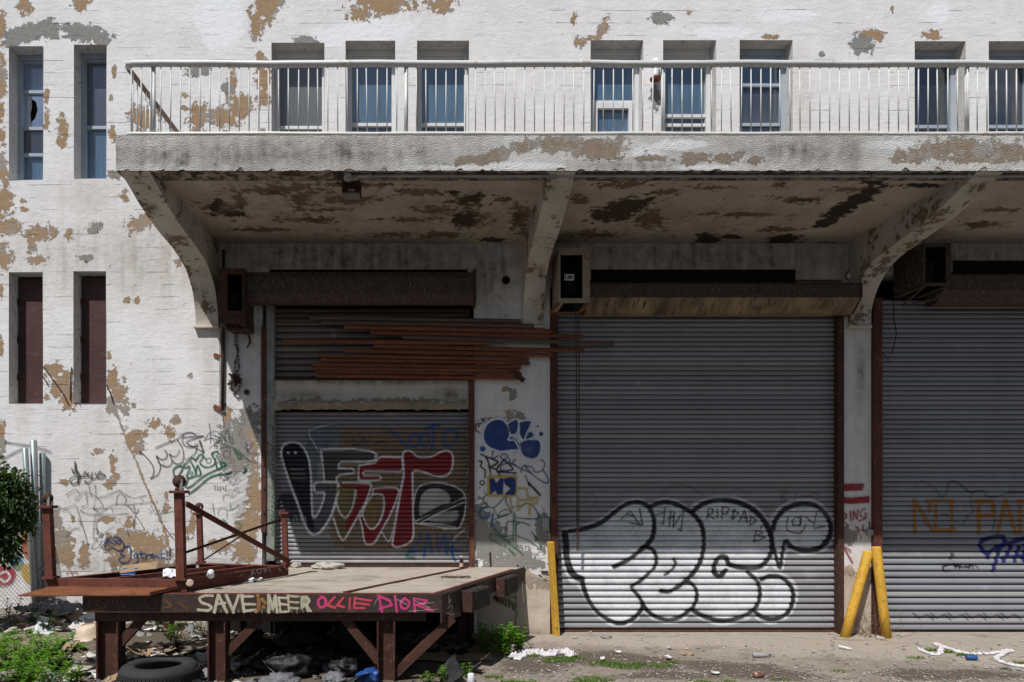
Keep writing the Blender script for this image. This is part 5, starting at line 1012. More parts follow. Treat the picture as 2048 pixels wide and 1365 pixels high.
def wedge(p, q, h0, h1, th, off):       # vertical plate along p->q
    p, q = Vector(p), Vector(q); d = (q-p); d.z = 0; d.normalize(); n = Vector((d.y, -d.x, 0))*th
    return [Vector((p.x, p.y, h0)), Vector((q.x, q.y, h0)), Vector((q.x, q.y, h1)), Vector((p.x, p.y, h1)), Vector((p.x, p.y, h0))-n, Vector((q.x, q.y, h0))-n, Vector((q.x, q.y, h1))-n, Vector((p.x, p.y, h1))-n]
def plate(p, q, h0, h1, th): return MB().add(wedge(p, q, h0, h1, th, 0), [(0, 1, 2, 3), (7, 6, 5, 4), (0, 4, 5, 1), (1, 5, 6, 2), (2, 6, 7, 3), (3, 7, 4, 0)])
dfin(plate(FL, FR, DZ-FH, DZ+.004, .03), 'front_beam', M['dockbeam'])
dfin(plate(FR+Vector((.006, .004, 0)), RB, DZ-FH, DZ+.003, .03), 'side_beam', M['dockbeam'])
dfin(plate(RB+Vector((.004, .006, 0)), RW, DZ-FH, DZ+.002, .03), 'side_beam', M['dockbeam'])
dfin(plate(BL, FL+Vector((.0, .012, 0)), DZ-FH, DZ+.002, .03), 'side_beam', M['dockbeam'])
dfin(MB().bar(FL+Vector((0, .05, .004)), FR+Vector((-.03, .05, .004)), .07, .012), 'edge_strip', M['rust_red'])
dfin(MB().bar(FR+Vector((-.05, .07, .004)), RB+Vector((-.06, 0, .004)), .05, .012), 'edge_strip', M['rust_red'])
dfin(MB().bar(G(690, 1186, DZ)+Vector((0, 0, .004)), G(933, 1136.5, DZ)+Vector((0, 0, .004)), .06, .014), 'joint_strip', M['rust'])
dfin(MB().bar(FL+Vector((.1, .10, -.24)), FR+Vector((-.15, .10, -.24)), .08, .10), 'under_beam', M['rust_dark'])
for k in range(6):
    xx = -3.1+k*.72; yj = yfr+.16 if xx < -.3 else yfr+.16+(xx+.35)*2.1
    yk = -.02 if xx > -2.3 else yfr+.1+(xx-FL.x)*1.6
    dfin(MB().box((xx, yj, DZ-.16), (xx+.07, max(yk, yj+.2), DZ-.05)), 'joist', M['rust_dark'])
def hleg(px_, yf_, w=.2, ztop=DZ-FH-.002, nm='leg'):
    c = P(px_, 1230, yf_); x, y = c.x, c.y; zb = gz(x, y)-.03; t = .016
    m_ = MB().box((x-w/2, y-.09, zb), (x-w/2+t, y+.09, ztop)).box((x+w/2-t, y-.09, zb), (x+w/2, y+.09, ztop)).box((x-w/2+t, y-.012, zb), (x+w/2-t, y+.012, ztop))
    return dfin(m_, nm, M['rust'])
hleg(222, 2.40, .235); hleg(438, 2.40, .19); hleg(773, 2.40, .19); hleg(330, .5, .19); hleg(700, .5, .19); hleg(930, .45, .19)
for a, b in (((238, 1290), (300, 1222)), ((452, 1308), (528, 1230)), ((758, 1322), (686, 1232)), ((792, 1346), (905, 1236))):
    dfin(MB().bar(P(*a, 2.40), P(*b, 2.40), .09, .09, (0, 1, 0)), 'brace', M['rust'])
# end plate at the corner and rubber bumpers along the angled side
dd = (RB-FR); dd.z = 0; Ls = dd.length; dd.normalize(); nn = Vector((dd.y, -dd.x, 0))
def onside(t, z, o=0.0): return Vector((FR.x, FR.y, z))+dd*t+nn*o
def sidebox(t0, t1, z0, z1, o0, o1): return MB().add([onside(t, z, o) for z in (z0, z1) for (t, o) in ((t0, o0), (t1, o0), (t1, o1), (t0, o1))], [(0, 3, 2, 1), (4, 5, 6, 7), (0, 1, 5, 4), (1, 2, 6, 5), (2, 3, 7, 6), (3, 0, 4, 7)])
dfin(sidebox(.0, .5, DZ-.30, DZ-.004, .004, .02), 'corner_plate', M['dockbeam'])
dfin(sidebox(.60, 1.05, DZ-.26, DZ-.03, .004, .16), 'bumper', M['rubber'], bevel=.015)
dfin(sidebox(.52, .60, DZ-.26, DZ-.03, .004, .15), 'bumper_bracket', M['rust_dark'])
dfin(sidebox(1.72, 2.15, DZ-.25, DZ-.02, .004, .13), 'bumper', M['rubber'], bevel=.015)
dfin(sidebox(1.64, 1.72, DZ-.25, DZ-.02, .004, .12), 'bumper_bracket', M['rust_dark'])
# writing on the front beam
FY = -FL.y
def dock_tag(cv, yf_): o = cv.mesh('graffiti', flat3d(yf_), M['paint_wall'], D); o.data.transform(Matrix.Translation(dl)); return o
c = Canvas(170, 1188, 892, 1228); CRM = (.52, .48, .37)
c.zoom(380, 1160, 6.827)
for p_, col, w in (([(310, 218), (210, 216), (135, 250), (160, 310), (250, 342), (290, 380), (240, 418), (110, 408)], CRM, 30), ([(332, 442), (386, 205), (502, 442)], CRM, 34), ([(372, 332), (480, 316)], CRM, 26), ([(495, 212), (590, 425), (662, 212)], CRM, 34), ([(588, 410), (592, 442)], CRM, 34), ([(706, 192), (736, 430)], CRM, 36), ([(706, 230), (860, 226)], CRM, 28), ([(730, 332), (888, 336)], CRM, 28), ([(740, 428), (900, 410)], CRM, 30),
        ([(940, 272), (936, 400), (902, 430)], (.30, .15, .05), 44), ([(985, 262), (1032, 322)], (.33, .17, .05), 34), ([(1076, 440), (1076, 212), (1132, 400), (1162, 222), (1192, 440)], CRM, 34), ([(1212, 242), (1236, 440)], CRM, 26), ([(1212, 244), (1330, 250)], CRM, 26), ([(1230, 332), (1330, 340)], CRM, 26), ([(1240, 438), (1340, 435)], CRM, 26), ([(1340, 216), (1352, 420)], (.50, .44, .30), 28), ([(1340, 222), (1480, 230)], (.50, .44, .30), 26), ([(1350, 302), (1480, 310)], (.50, .44, .30), 26), ([(1360, 382), (1470, 390)], (.50, .44, .30), 26)):
    c.stroke(p_, w*1.22, col, .97, .6, curve=len(p_) > 5)
c.dot(925, 218, 26, (.33, .17, .05)); c.dot(1005, 370, 24, (.33, .17, .05))
c.fill([(1508, 218), (1600, 214), (1640, 260), (1644, 300), (1612, 345), (1672, 440), (1600, 440), (1572, 372), (1508, 412)], CRM, .95, .6, False)
for x in (1540, 1560, 1580, 1596): c.stroke([(x, 270), (x+2, 322)], 6, BLK, .9, .5, curve=False)
for k in range(16): x = 340+k*80; c.stroke([(x, 400), (x+2, 438+(k*7) % 20)], 9, CRM, .7, .6, curve=False)
c.zoom(500, 1065, 4.551); PK = (.62, .055, .22); PK2 = (.60, .07, .11)
for p_, col in (([(660, 588), (622, 620), (630, 672), (670, 682), (690, 640), (680, 602), (645, 590)], PK), ([(770, 590), (702, 664), (776, 686)], PK2), ([(850, 596), (792, 664), (856, 682)], PK2), ([(910, 600), (906, 700)], PK2), ([(955, 596), (946, 690), (1042, 690)], PK2), ([(955, 600), (1105, 624)], PK2), ([(950, 642), (1085, 660)], PK2), ([(1172, 576), (1200, 722)], PK), ([(1166, 580), (1268, 620), (1290, 662), (1180, 696)], PK), ([(1320, 582), (1336, 722)], PK), ([(1410, 600), (1372, 640), (1386, 690), (1430, 690), (1450, 640), (1410, 602)], PK), ([(1490, 602), (1502, 722)], PK), ([(1490, 602), (1612, 622), (1580, 650), (1502, 656), (1662, 716)], PK)):
    c.stroke(p_, 22, col, .95, .7, curve=len(p_) > 5)
for p_ in ([(1340, 610), (1430, 660)], [(1560, 650), (1680, 640)], [(1440, 720), (1700, 700)], [(1500, 620), (1640, 690)], [(1130, 660), (1160, 600)]): c.stroke(p_, 6, (.5, .48, .42), .7, .5, curve=False)
c.zoom(0, 898, 2.923); OC = (.23, .10, .03)
for p_ in ([(530, 870), (525, 940), (590, 930), (560, 900), (585, 880), (530, 868)], [(600, 945), (640, 880), (660, 900)], [(680, 870), (700, 945)], [(700, 870), (730, 945)], [(790, 870), (800, 945)], [(850, 880), (870, 930), (910, 930), (905, 870)], [(960, 880), (1000, 920), (960, 930)], [(1040, 900), (1100, 940)]): c.stroke(p_, 8, OC, .75, .8)
dock_tag(c, FY+.003)
c = Canvas(884, 1190, 920, 1244).zoom(500, 1065, 4.551)   # scribble on the corner plate, following its slant
for p_ in ([(1812, 560), (1808, 650), (1826, 600), (1812, 680), (1800, 690)], [(1800, 690), (1840, 670), (1830, 720), (1790, 740), (1860, 745)], [(1860, 745), (1800, 770), (1850, 772)]): c.stroke(p_, 7, (.6, .6, .6), .85, .5)
def side3d(u, v):
    out = []
    for a, b in zip(u, v):
        r = Vector(((a-PPX)/F, 1.0, (PPY-b)/F)); o0 = onside(0, 0, .0235); tt = ((o0-Vector((0, -DIST, EYE))).dot(nn))/r.dot(nn); out.append(Vector((0, -DIST, EYE))+r*tt)
    return np.array([tuple(q) for q in out])
o = c.mesh('graffiti', side3d, M['paint_wall'], D); o.data.transform(Matrix.Translation(dl))

# ================================================================== rusty steel rack on the dock
RK = empty('steel_rack', (-3.2, -1.4, DZ)); kl = -Vector(RK.location)
tag(RK, 'rusty red steel rack with four posts standing on the dock and overhanging its end', 'rack')
def kfin(m_, nm, mt='rust_red', **k): m_.v = [v+kl for v in m_.v]; return m_.build(nm, M[mt], RK, **k)
CT = 1.085; A_, B_, C_, D_ = G(102, 1157, CT), G(363, 1160, CT), G(572, 1131, CT), G(402, 1126, CT); CB = .957
def channel(p, q, z0, z1, w=.05, nm='base_beam'):
    p, q = Vector((p.x, p.y, (z0+z1)/2)), Vector((q.x, q.y, (z0+z1)/2)); d = (q-p).normalized(); n = Vector((d.y, -d.x, 0)); m_ = MB()
    m_.bar(p, q, .012, z1-z0); up = Vector((0, 0, (z1-z0)/2-.006))
    m_.bar(p-n*w*.5+up, q-n*w*.5+up, w, .012); m_.bar(p-n*w*.5-up, q-n*w*.5-up, w, .012)
    return kfin(m_, nm)
e = lambda p, q, k: p+(q-p).normalized()*k
channel(e(A_, B_, -.06), e(B_, A_, -.06), CB, CT, .06); channel(e(B_, C_, .075), e(C_, B_, -.04), CB, CT-.003, .06); channel(e(C_, D_, .08), e(D_, C_, -.03), CB, CT-.002, .06); channel(e(D_, A_, .08), e(A_, D_, .075), CB, CT-.004, .06)
for t in (.36, .68):
    p, q = A_.lerp(B_, t), D_.lerp(C_, t); channel(e(p, q, .08), e(q, p, .08), CB+.03, CT-.012, .05, 'cross_beam')
def rpost(base, topy, px_top, lean, w, ball):
    d = base.y+DIST; zt = EYE+(PPY-topy)*d/F; tx = (px_top-PPX)*d/F; top = Vector((tx, base.y+.01, zt)); b0 = Vector((base.x, base.y, CT-.0005))
    kfin(MB().bar(b0, top, w, w, (0, 1, 0)), 'post'); cap = MB().box((tx-w*.95, top.y-w*.95, zt), (tx+w*.95, top.y+w*.95, zt+.03)); kfin(cap, 'post_cap', bevel=.004)
    kfin(MB().box((base.x-w*.8, base.y-w*.8, CT-.001), (base.x+w*.8, base.y+w*.8, CT+.02)), 'foot_plate')
    if ball:
        m_ = MB().lathe([(.0, -.062*ball), (.034*ball, -.055*ball), (.056*ball, -.028*ball), (.063*ball, 0), (.056*ball, .028*ball), (.034*ball, .055*ball), (0, .062*ball)], (tx, top.y, zt+.03+.085*ball), 14)
        m_.tube([(tx, top.y, zt+.03), (tx, top.y, zt+.06)], .04*ball, 10); kfin(m_, 'lifting_eye', 'rust_dark' if ball > 1.05 else 'rust', smooth=True)
        kfin(MB().bar((tx+.035*ball, top.y-.045*ball, zt+.03), (tx+.035*ball, top.y-.045*ball, zt+.13*ball), .028*ball, .012), 'lug', 'conduit')
    return top
tA = rpost(A_, 1017, 94, 0, .082, .95); tB = rpost(B_, 987, 358, 0, .088, 1.15); tD = rpost(D_, 1030, 398, 0, .066, .9); tC = rpost(C_, 1029, 568, 0, .066, 0)
# broken cap of the far right post
kfin(MB().box((tC.x-.06, tC.y-.05, tC.z+.03), (tC.x+.03, tC.y+.02, tC.z+.06)), 'cap_stub', 'rust')
side = (C_-B_); off = Vector((side.y, -side.x, 0)).normalized()*.075
def rz(p, py): return EYE+(PPY-py)*(p.y+DIST)/F
b1, b2 = Vector((B_.x, B_.y, rz(B_, 1008)))+off, Vector((C_.x, C_.y, rz(C_, 1124)))+off*.8
kfin(MB().bar(b1, b2, .055, .02, tuple(off)), 'brace', 'rust_red'); kfin(MB().bar(b1+Vector((0, 0, .02)), b2+Vector((0, 0, .02)), .012, .06, tuple(off)), 'brace', 'rust_red')
b3, b4 = Vector((C_.x, C_.y, rz(C_, 1038)))-off*.7, Vector((B_.x, B_.y, rz(B_, 1111)))-off*.7
kfin(MB().bar(b3, b4, .028, .012, tuple(off)), 'brace', 'rust')
kfin(MB().tube([Vector((D_.x+.05, D_.y, rz(D_, 1119))), b3.lerp(b4, .45)+Vector((0, .12, -.02))], .011, 6), 'brace', 'rust')
# bent flap plate along the front
fp = [A_+Vector((.0, -.005, 0)), B_+Vector((-.02, -.005, 0)), G(300, 1190, .966), G(36, 1191, .958)]
top_ = [Vector((fp[0].x, fp[0].y, 1.0)), Vector((fp[1].x, fp[1].y, 1.0)), Vector((fp[2].x, fp[2].y, .966)), Vector((fp[3].x, fp[3].y, .957))]
m_ = MB().add(top_+[v-Vector((0, 0, .012)) for v in top_], [(0, 1, 2, 3), (7, 6, 5, 4), (0, 4, 5, 1), (1, 5, 6, 2), (2, 6, 7, 3), (3, 7, 4, 0)]); kfin(m_, 'flap_plate', 'rust_orange')
m_ = MB().bar(Vector((fp[1].x+.0, fp[1].y-.02, 1.01)), Vector((fp[2].x, fp[2].y, .975)), .012, .035); kfin(m_, 'flap_edge', 'rust_red')
c = Canvas(450, 1128, 585, 1172, .5).zoom(0, 898, 2.923)    # scratched letters on the side beam
off2 = (Vector((side.y, -side.x, 0)).normalized())
def beam3d(u, v):
    out = []; o0 = Vector((B_.x, B_.y, 0))+off2*.012
    for a, b in zip(u, v):
        r = Vector(((a-PPX)/F, 1.0, (PPY-b)/F)); tt = ((o0-Vector((0, -DIST, EYE))).dot(off2))/r.dot(off2); out.append(tuple(Vector((0, -DIST, EYE))+r*tt))
    return np.array(out)
for p_ in ([(1470, 740), (1475, 712), (1492, 735)], [(1545, 722), (1560, 706), (1540, 704)], [(1575, 700), (1580, 720)], [(1630, 700), (1640, 712), (1632, 718)], [(1660, 690), (1690, 712)], [(1400, 748), (1420, 730)]): c.stroke(p_, 6, (.6, .58, .55), .8, .4, curve=False)
c.ring(1516, 715, 13, 5, (.6, .58, .55), .8, .4)
o = c.mesh('scratched_lettering', beam3d, M['paint_wall'], RK); o.data.transform(Matrix.Translation(kl))

# ================================================================== yellow guard posts
def bollard(base, top, r, label, square=False):
    base, top = Vector(base), Vector(top); o = empty('bollard', base); tag(o, label, 'bollard', 'yellow guard posts at the shutters')
    q = (top-base); L = q.length
    if square: m_ = MB().bar((0, 0, -.05), (0, 0, L), r*2, r*1.2, (0, 1, 0)); m_.build('post', M['yellow'], o, bevel=.006)
    else:
        m_ = MB().lathe([(0, -.05), (r, -.05), (r, L*.3), (r*1.01, L*.6), (r, L-.015), (r*.93, L), (r*.86, L), (r*.84, L-.06), (0, L-.06)], (0, 0, 0), 20); m_.build('post', M['yellow'], o, True)
    o.rotation_euler = q.to_track_quat('Z', 'Y').to_euler(); return o
bollard(Vector((G(1111, 1269).x, -.11, 0)), P(1101, 1084, .14), .055, 'flat yellow guard post upright beside the silver lettered shutter', True)
bollard(G(1690, 1274), P(1737, 1103, .16), .064, 'yellow pipe bollard leaning against the pier with red lettering')
bollard(G(1773, 1276), P(1752, 1094, .2), .062, 'yellow pipe bollard at the edge of the NO PARKING shutter')

# ================================================================== lamps and hanging things
LP = empty('flood_light', P(700, 366, 1.95)); tag(LP, 'dusty floodlight box with round photocell under the canopy edge', 'lamp')
a = P(703, 380, 1.92); ll = -Vector(LP.location)
def lfin(m_, nm, mt, **k): m_.v = [v+ll for v in m_.v]; return m_.build(nm, M[mt], LP, **k)
M['lamp_glass'] = glass_mat('lamp_lens', (.30, .28, .25), .4, .25)
lfin(MB().box((a.x-.105, a.y-.06, a.z-.055), (a.x+.105, a.y+.10, ZS+.02)), 'housing', 'rust_dark', bevel=.01)
lfin(MB().box((a.x-.095, a.y-.068, a.z-.085), (a.x+.095, a.y+.06, a.z-.062)), 'lens', 'lamp_glass'); lfin(MB().box((a.x-.03, a.y-.07, a.z-.05), (a.x+.05, a.y-.062, a.z-.02)), 'label_plate', 'conduit')
b = P(697, 353, 2.27); lfin(MB().lathe([(0, -.055), (.04, -.05), (.055, -.015), (.055, .02), (.045, .06), (0, .07)], tuple(b), 16), 'photocell', 'conduit', smooth=True)
BL_ = empty('bulkhead_lamp', P(1699, 553, .0)); tag(BL_, 'small broken white wall lamp above the right end of the tall shutter', 'lamp')
q = MB().lathe([(0, .07), (.03, .068), (.052, .04), (.058, 0)], (0, 0, 0), 14); q.v = [Vector((v.x, -v.z, v.y)) for v in q.v]; q.build('globe', M['frame_white'], BL_, True)
q = MB().lathe([(0, .0), (.07, .0), (.07, .012), (.05, .015)], (0, 0, 0), 14); q.v = [Vector((v.x, -v.z, v.y)) for v in q.v]; q.build('base_ring', M['rust_dark'], BL_, True)
CH = empty('hanging_chain', P(470, 668, .07)); tag(CH, 'rusty tangled chain hanging below the left operator box', 'chain'); hl = -Vector(CH.location)
def hfin(m_, nm): m_.v = [v+hl for v in m_.v]; return m_.build(nm, M['chain'], CH)
pts = [P(471, 665, .08), P(470, 690, .06), P(477, 700, .06), P(471, 725, .05), P(470, 745, .05)]; hfin(chain(pts, None, .03, .006, .014), 'chain_strand')
hfin(chain([P(474, 665, .07), P(475, 700, .05), P(478, 735, .05), P(472, 752, .06)], None, .03, .006, .014), 'chain_strand')
kn = []
for k in range(40): kn.append(P(470+13*math.sin(k*2.4)*(.5+.5*math.cos(k*.7)), 760+11*math.cos(k*1.9), .07+.03*math.sin(k*3.1)))
hfin(chain(kn, None, .03, .006, .013), 'chain_knot'); hfin(chain([P(460, 762, .05), P(464, 780, .05), P(471, 787, .05), P(478, 780, .05), P(481, 768, .05)], None, .026, .0055, .012), 'chain_loop')
HK = empty('wall_hook', P(497, 668, .0)); tag(HK, 'bent rusty hook on the wall between chain and shutter jamb', 'hook')
q = MB().tube([P(490, 668, .0), P(495, 667, .05), P(499, 676, .05), P(500, 686, .04), P(496, 692, .03), P(495, 696, .05)], [.006, .009, .014, .017, .012, .01], 7); q.v = [v-Vector(HK.location) for v in q.v]; q.build('hook', M['chain'], HK, True)
# ================================================================== fence, bush, weeds, litter
def on(px_, py_):
    """photo pixel -> point on the uneven ground"""
    z = 0.0
    for _ in range(6): p = G(px_, py_, z); z = gz(p.x, p.y)
    return G(px_, py_, z)
def mat_leaf(name, c1, c2, trans=.35):
    t = NT(name); n = t.noise(14, 3, .6); oi = t.n('Attribute', attribute_name='tone').outputs['Fac']
    col = t.mix(oi, c1, c2); col = t.mix(t.ramp(n, .4, .7, 0, .35), col, tuple(v*.55 for v in c1))
    d = t.bsdf(col, .55, 0, None, .35); tr = t.n('BsdfTranslucent', {'Color': t.mix(.5, col, (.26, .46, .012))})
    return t.done(t.n('MixShader', {0: trans, 1: d, 2: tr.outputs[0]}).outputs[0])
M['leaf'] = mat_leaf('weed_leaf', (.045, .15, .008), (.13, .33, .014)); M['leaf_dark'] = mat_leaf('bush_leaf', (.016, .040, .012), (.05, .10, .025), .2); M['grass'] = mat_leaf('grass_blade', (.05, .13, .01), (.13, .26, .02))
M['stem'] = mat_simple('plant_stem', (.12, .11, .05), (.09, .07, .035), 20, .8); M['twig'] = mat_simple('dry_twig', (.20, .13, .08), (.13, .085, .05), 20, .9)
def leaves_mesh(name, items, m_, parent, fold=.18):
    """items: (base, direction, up, length, width, tone); each leaf a pointed, folded, drooping blade"""
    V = []; FC = []; T = []
    for (b, d, u, L, w, tone) in items:
        d = d.normalized(); s = d.cross(u); s = s.normalized() if s.length > 1e-4 else Vector((1, 0, 0)); n = s.cross(d)
        k = len(V); dr = -Vector((0, 0, 1))*L*.22
        V += [b, b+d*L*.35+s*w*.5+n*w*fold, b+d*L*.35, b+d*L*.35-s*w*.5+n*w*fold, b+d*L*.72+s*w*.34+n*w*fold+dr*.5, b+d*L*.72+dr*.5, b+d*L*.72-s*w*.34+n*w*fold+dr*.5, b+d*L+dr]
        FC += [(k, k+2, k+1), (k, k+3, k+2), (k+1, k+2, k+5, k+4), (k+2, k+3, k+6, k+5), (k+4, k+5, k+7), (k+5, k+6, k+7)]; T += [tone]*8
    o = mesh_obj(name, V, FC, m_, parent); at = o.data.attributes.new('tone', 'FLOAT', 'POINT'); at.data.foreach_set('value', np.array(T, np.float32)); return o
def rv(a=1.0): return Vector((random.gauss(0, a), random.gauss(0, a), random.gauss(0, a)))
def weed(p, h, n, label, leaf=.07, spread=.5, m_='leaf', group='leafy weeds in the yard', narrow=.38, name='weed_plant'):
    o = empty(name, p); tag(o, label, 'plant', group); it = []; st = MB()
    for k in range(n):
        a = random.uniform(0, 6.28); r = spread*h*random.uniform(.2, 1.0); hh = h*random.uniform(.55, 1.05)
        b0 = Vector((random.gauss(0, .25)*spread*h, random.gauss(0, .25)*spread*h, -.02)); top = b0+Vector((math.cos(a)*r, math.sin(a)*r, hh)); mid = b0.lerp(top, .5)+Vector((0, 0, hh*.12))
        st.tube([b0, mid, top], [.005, .004, .002], 4)
        nl = max(5, int(hh/.016))
        for j in range(nl):
            t = .18+.82*(j+random.random()*.5)/nl; c0 = b0.lerp(mid, t*2) if t < .5 else mid.lerp(top, t*2-1); ang = j*2.4+a
            d = Vector((math.cos(ang), math.sin(ang), random.uniform(.05, .7))); L = leaf*random.uniform(.6, 1.25)*(1.1-.4*t)
            it.append((c0, d, Vector((0, 0, 1)), L, L*narrow*random.uniform(.8, 1.2), min(1, max(0, .25+.6*t+random.gauss(0, .15)))))
        for j in range(4): it.append((top, Vector((math.cos(j*1.6+a), math.sin(j*1.6+a), .8)), Vector((0, 0, 1)), leaf*.7, leaf*.7*narrow, min(1, .7+random.random()*.3)))
    leaves_mesh('foliage', it, M[m_], o); st.build('stem', M['stem'], o, fix=False); return o
WL = 'bright green leafy weed in the patch on the rubble bank by the fence'
for (px_, py_, h, n) in ((4, 1318, .34, 9), (95, 1318, .28, 8), (12, 1345, .34, 9), (45, 1330, .36, 9), (80, 1345, .33, 8), (118, 1350, .30, 7), (30, 1300, .26, 7), (70, 1298, .22, 6), (20, 1372, .34, 9), (62, 1376, .34, 9), (105, 1385, .32, 8), (150, 1372, .22, 6), (128, 1302, .2, 6), (158, 1312, .18, 5), (-20, 1330, .36, 8), (-15, 1290, .3, 7), (50, 1270, .2, 5)):
    weed(on(px_, py_), h, n+2, WL, .105, .55, group='weeds on the rubble bank', narrow=.27)
for (px_, py_, h, n) in ((90, 1262, .30, 6), (60, 1246, .3, 5), (20, 1255, .36, 6)): weed(on(px_, py_), h, n, 'dark drooping weed rising between the foam shard and the fence', .07, .5, 'leaf_dark', 'dark weeds by the fence')
weed(on(345, 1282), .24, 12, 'pale green weed clump lit by sun behind the first dock leg', .05, .6, group=None); weed(on(398, 1272), .3, 6, 'darker thin weed at the foot of the wall behind the dock', .06, .5, 'leaf_dark', None); weed(on(312, 1262), .26, 5, 'small sparse weed against the pale wall base behind the dock', .05, .5, 'leaf_dark', None)
for (px_, py_, h, n) in ((1008, 1312, .42, 16), (1038, 1306, .32, 11), (978, 1308, .36, 12)): weed(on(px_, py_), h, n, 'bushy bright green weed beside the white cloth and the pier', .075, .5, group='weeds beside the pier', narrow=.5)
weed(on(965, 1298), .34, 7, 'shaded dark weed under the angled end of the dock', .08, .6, 'leaf_dark', None)
for (px_, py_, h, n) in ((860, 1372, .20, 6), (885, 1366, .18, 6), (938, 1356, .17, 5)): weed(on(px_, py_), h, n, 'low spiky green weed growing at the foot of the dock leg', .06, .7, group='low weeds below the dock', narrow=.3)
# fern-like sprig hanging out from under the dock side
o = empty('fern_sprig', P(985, 1195, .7)); tag(o, 'dark feathery fern sprig hanging below the bumpers of the dock', 'plant'); it = []; st = MB()
for k in range(5):
    q = [Vector((0, 0, 0)), Vector((.12+.05*k, -.06*k+.1, .04-.05*k)), Vector((.30+.03*k, -.08*k+.12, -.02-.1*k))]; st.tube(q, .003, 4)
    for j in range(14):
        t = j/13; c0 = q[0].lerp(q[1], t*2) if t < .5 else q[1].lerp(q[2], t*2-1)
        for s in (-1, 1): it.append((c0, Vector((.4, .1*s, -.9 if s < 0 else .35)), Vector((0, -1, 0)), .055*(1-.5*t), .014, .3+.5*t))
leaves_mesh('foliage', it, M['leaf_dark'], o); st.build('stem', M['stem'], o, fix=False)
def grass(px_, py_, r, n, h=.05, lab='low tuft of grass growing through the gravel before the tall shutter', grp='grass tufts in the gravel'):
    p = on(px_, py_); o = empty('grass_tuft', p); tag(o, lab, 'grass', grp); it = []
    for k in range(n):
        a = random.uniform(0, 6.28); rr = r*math.sqrt(random.random()); b0 = Vector((rr*math.cos(a), rr*.55*math.sin(a), 0)); b0.z = gz(p.x+b0.x, p.y+b0.y)-p.z-.004
        it.append((b0, Vector((random.gauss(0, .5), random.gauss(0, .5), 1)), Vector((random.random(), 1, 0)), h*random.uniform(.5, 1.4), .007, random.random()))
    leaves_mesh('blades', it, M['grass'], o)
for a in ((1075, 1312, .16, 170), (1118, 1322, .22, 260), (1150, 1318, .12, 90), (1098, 1305, .1, 80), (1214, 1330, .22, 260), (1252, 1336, .18, 190), (1276, 1330, .1, 80), (1320, 1334, .13, 90), (1344, 1328, .07, 60), (1188, 1362, .22, 260), (1160, 1368, .1, 90), (1052, 1368, .14, 120), (1020, 1366, .12, 90), (990, 1356, .1, 80), (1402, 1367, .14, 90), (1560, 1362, .1, 40), (1460, 1366, .1, 50)): grass(*a)
for a in ((1862, 1302, .10, 110), (1930, 1312, .10, 110), (1898, 1306, .07, 60), (1830, 1318, .12, 50), (2035, 1328, .08, 60)): grass(*a, lab='small grass tuft under the twisted white rag at the right shutter', grp='grass under the twisted rag')
grass(1680, 1345, .1, 30, lab='sparse dry grass tuft in the gravel before the leaning bollards', grp=None)
# bush over the fence
o = empty('fence_bush', (-5.75, -1.5, gz(-5.75, -1.5))); tag(o, 'dark green leafy bush growing over the chain link fence', 'bush'); it = []; st = MB(); bz = o.location.z
cents = [((-5, 1000), .42), ((-25, 960), .32), ((12, 1050), .30), ((20, 975), .22), ((-40, 1075), .40), ((2, 1100), .22), ((35, 1010), .22), ((40, 1045), .18), ((-70, 1020), .5)]
for (cx, cy), r in cents:
    c0 = P(cx, cy, 1.4)-Vector(o.location); st.tube([(0, 0, -.05), (c0.x*.3, c0.y*.3, c0.z*.5), tuple(c0)], [.03, .02, .006], 6)
    for k in range(int(9500*r*r)+160):
        d = rv().normalized(); rr = r*(random.random()**.45); q = c0+Vector((d.x*rr, d.y*rr*.8, d.z*rr)); q += rv(.02)
        if mnoise.noise(q*7.0) < -.34: continue
        L = random.uniform(.03, .085); it.append((q, d+Vector((0, 0, -.35))+rv(.5), Vector((0, 0, 1))+rv(.4), L, L*.55, min(1, max(0, .35+random.gauss(0, .3)))))
leaves_mesh('crown', it, M['leaf_dark'], o); st.build('trunk', M['twig'], o, fix=False)
# chain-link fence
M['galv'] = mat_simple('galvanised_pipe', (.36, .42, .43), (.29, .34, .35), 6, .45, .5, .1, .4); M['wire'] = mat_simple('fence_wire', (.34, .35, .36), (.26, .26, .27), 6, .5, .4, .1)
FN = empty('chain_link_fence', (-5.7, -.4, gz(-5.7, -.4))); tag(FN, 'grey chain link fence with pipe posts meeting the white wall', 'fence'); fl = -Vector(FN.location)
def ffin(m_, nm, mt, **k): m_.v = [v+fl for v in m_.v]; return m_.build(nm, M[mt], FN, **k)
for (xt, yt, xb, yb, yf_, r) in ((50, 898, 72, 1235, .24, .037), (67, 882, 78, 1225, .15, .045), (85, 908, 88, 1210, .06, .042)):
    a, b = P(xt, yt, yf_), P(xb, yb, yf_); ffin(MB().tube([b-Vector((0, 0, .1)), a, a+Vector((0, 0, .015))], [r, r, r*.5], 12), 'post', 'galv', smooth=True)
ffin(MB().tube([P(46, 951, .24), P(84, 952, .1)], .008, 6), 'tie_bar', 'wire'); ffin(MB().tube([P(72, 985, .2), P(86, 972, .11)], .012, 6), 'tie_bar', 'rust_dark'); ffin(MB().tube([P(74, 1142, .2), P(90, 1136, .11)], .014, 6), 'tie_bar', 'wire')
fa, fb = P(90, 1100, .10), Vector((-6.25, -2.9, 0)); fz0, fz1 = .02, 1.55; Lf = math.hypot(fb.x-fa.x, fb.y-fa.y)
def fpt(s, z): return Vector((fa.x+(fb.x-fa.x)*s/Lf, fa.y+(fb.y-fa.y)*s/Lf, z))
ms = MB(); step = .062; hgt = fz1-fz0; n = int((Lf+hgt)/step)
